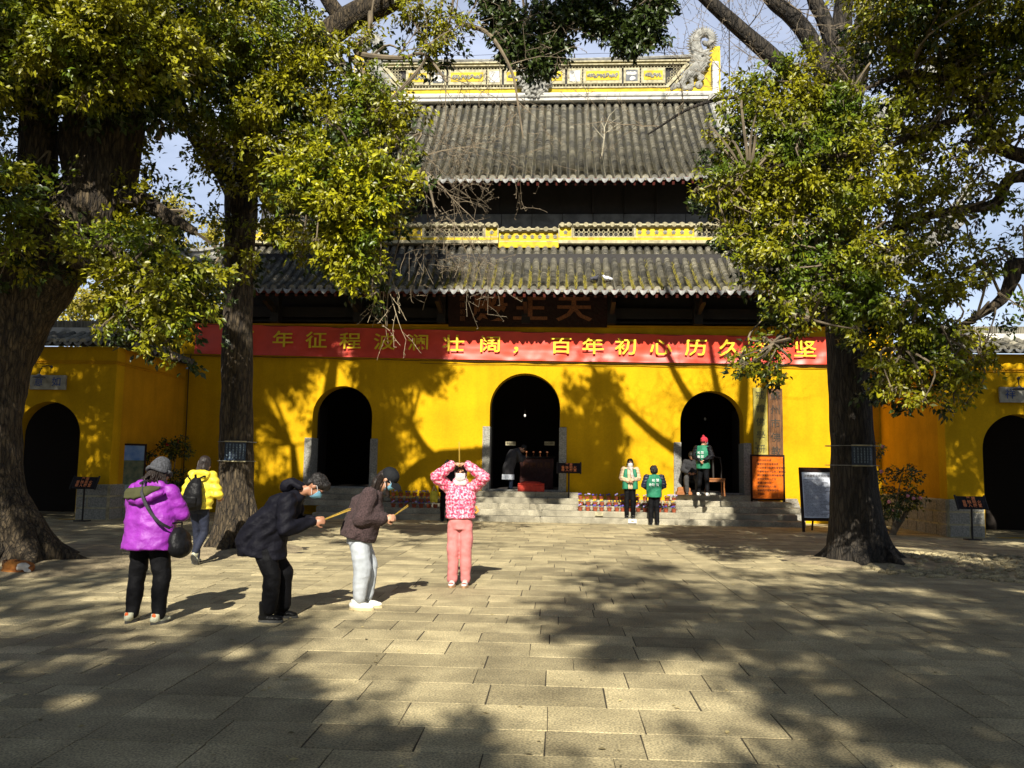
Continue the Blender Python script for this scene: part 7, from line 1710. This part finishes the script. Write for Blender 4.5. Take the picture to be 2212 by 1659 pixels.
# chair and stool in the right doorway
def stool(loc, w, d, h_, label, m, cat='stool', back=0):
    t = thing('chair' if back else 'stool', loc, label, cat)
    b = MB(); b.bbox(-w/2, w/2, -d/2, d/2, h_-.035, h_, .01); b.build('seat', m, t, world_coords=False)
    for sx in (-1, 1):
        for sy in (-1, 1):
            b = MB(); b.tube([(sx*(w/2-.03), sy*(d/2-.03), h_-.036), (sx*(w/2-.035), sy*(d/2-.035), h_*.5), (sx*(w/2-.02), sy*(d/2-.02), 0)], [.022, .018, .024], 8); b.build('leg', m, t, world_coords=False)
    b = MB(); b.box(-w/2+.04, w/2-.04, -d/2+.02, -d/2+.04, h_-.10, h_-.037); b.build('apron', m, t, world_coords=False)
    if back:
        b = MB()
        for sx in (-1, 1): b.tube([(sx*w*.42, d/2-.03, h_), (sx*w*.46, d/2, h_+.30), (sx*w*.40, d/2+.04, h_+.58)], .018, 6)
        b.tube([(-w*.42, d/2+.04, h_+.58), (0, d/2+.05, h_+.62), (w*.42, d/2+.04, h_+.58)], .022, 6); b.tube([(0, d/2, h_), (0, d/2+.04, h_+.6)], .03, 6); b.build('backrest', M['black'], t, world_coords=False)
hw_ = cloth('honey_wood', (.30, .11, .03), .5)
q3 = G(1548, 1072, FL); stool((q3.x, q3.y+.25, FL), .52, .42, .50, 'honey wooden chair behind the volunteer in the right doorway', hw_, 'chair', 1)
stool((seat_pos[0], seat_pos[1]+.2, FL), .40, .34, .44, 'low dark stool under the seated man in the right doorway', M['black'])
q4 = G(1484, 1070, FL); t = thing('low_box', (q4.x, q4.y+.6, FL), 'low tan wooden box left inside the right doorway', 'box'); b = MB(); b.bbox(-.22, .22, -.15, .15, 0, .09, .01); b.build('base', hw_, t, world_coords=False); b = MB(); b.bbox(-.18, .18, -.12, .12, .091, .22, .04); b.build('lid', hw_, t, world_coords=False)
# hanging bulbs
for i, (px, py, Y) in enumerate(((1134, 898, 26.0), (1523, 905, 26.0))):
    q5 = P(px, py, Y); t = thing('pendant_bulb', q5, 'bare pendant bulb hanging inside the '+('middle' if i == 0 else 'right')+' doorway', 'lamp'); b = MB(); b.ell(q5, (.035, .035, .05), 10, 8); b.build('bulb', MASK_W, t, smooth=True); b = MB(); b.tube([(q5.x, Y, q5.z+.05), (q5.x, Y, 5.9)], .005, 4); b.build('cord', M['black'], t)
# CCTV camera over the left gate, little white socket boxes on the lowest step
q6 = P(243, 663, 20.9); t = thing('security_camera', q6, 'white security camera on a pole above the left gate roof', 'camera')
b = MB(); b.obox((q6.x-.20, 20.9, q6.z+.10), (q6.x+.14, 20.8, q6.z-.0), .16, .13); b.build('housing', MASK_W, t); b = MB(); b.ell((q6.x+.14, 20.78, q6.z-.0), (.05, .03, .05), 10, 8); b.build('lens', M['black'], t); b = MB(); b.tube([(q6.x-.05, 20.9, q6.z), (q6.x-.05, 20.9, 4.7)], .02, 6); b.build('pole', M['greyboard'], t)
for i, (px, py, z) in enumerate(((1366, 1127, .09), (1294, 1104, .25))):
    q7 = P(px, py, Y5-.02 if i == 0 else Y5+TR-.02); t = thing('socket_box', q7, ('square white socket box on the lowest step below the volunteers', 'faded narrow socket box on the second step below the pots')[i], 'box'); b = MB(); yy = Y5 if i == 0 else Y5+TR; b.bbox(q7.x-.11, q7.x+.11, yy-.05, yy-.0, z-.055, z+.055, .008); b.build('cover', MASK_W if i == 0 else M['cream'], t); b = MB(); b.box(q7.x-.04, q7.x+.04, yy-.056, yy-.05, z-.02, z+.02); b.build('socket', M['cream'], t)
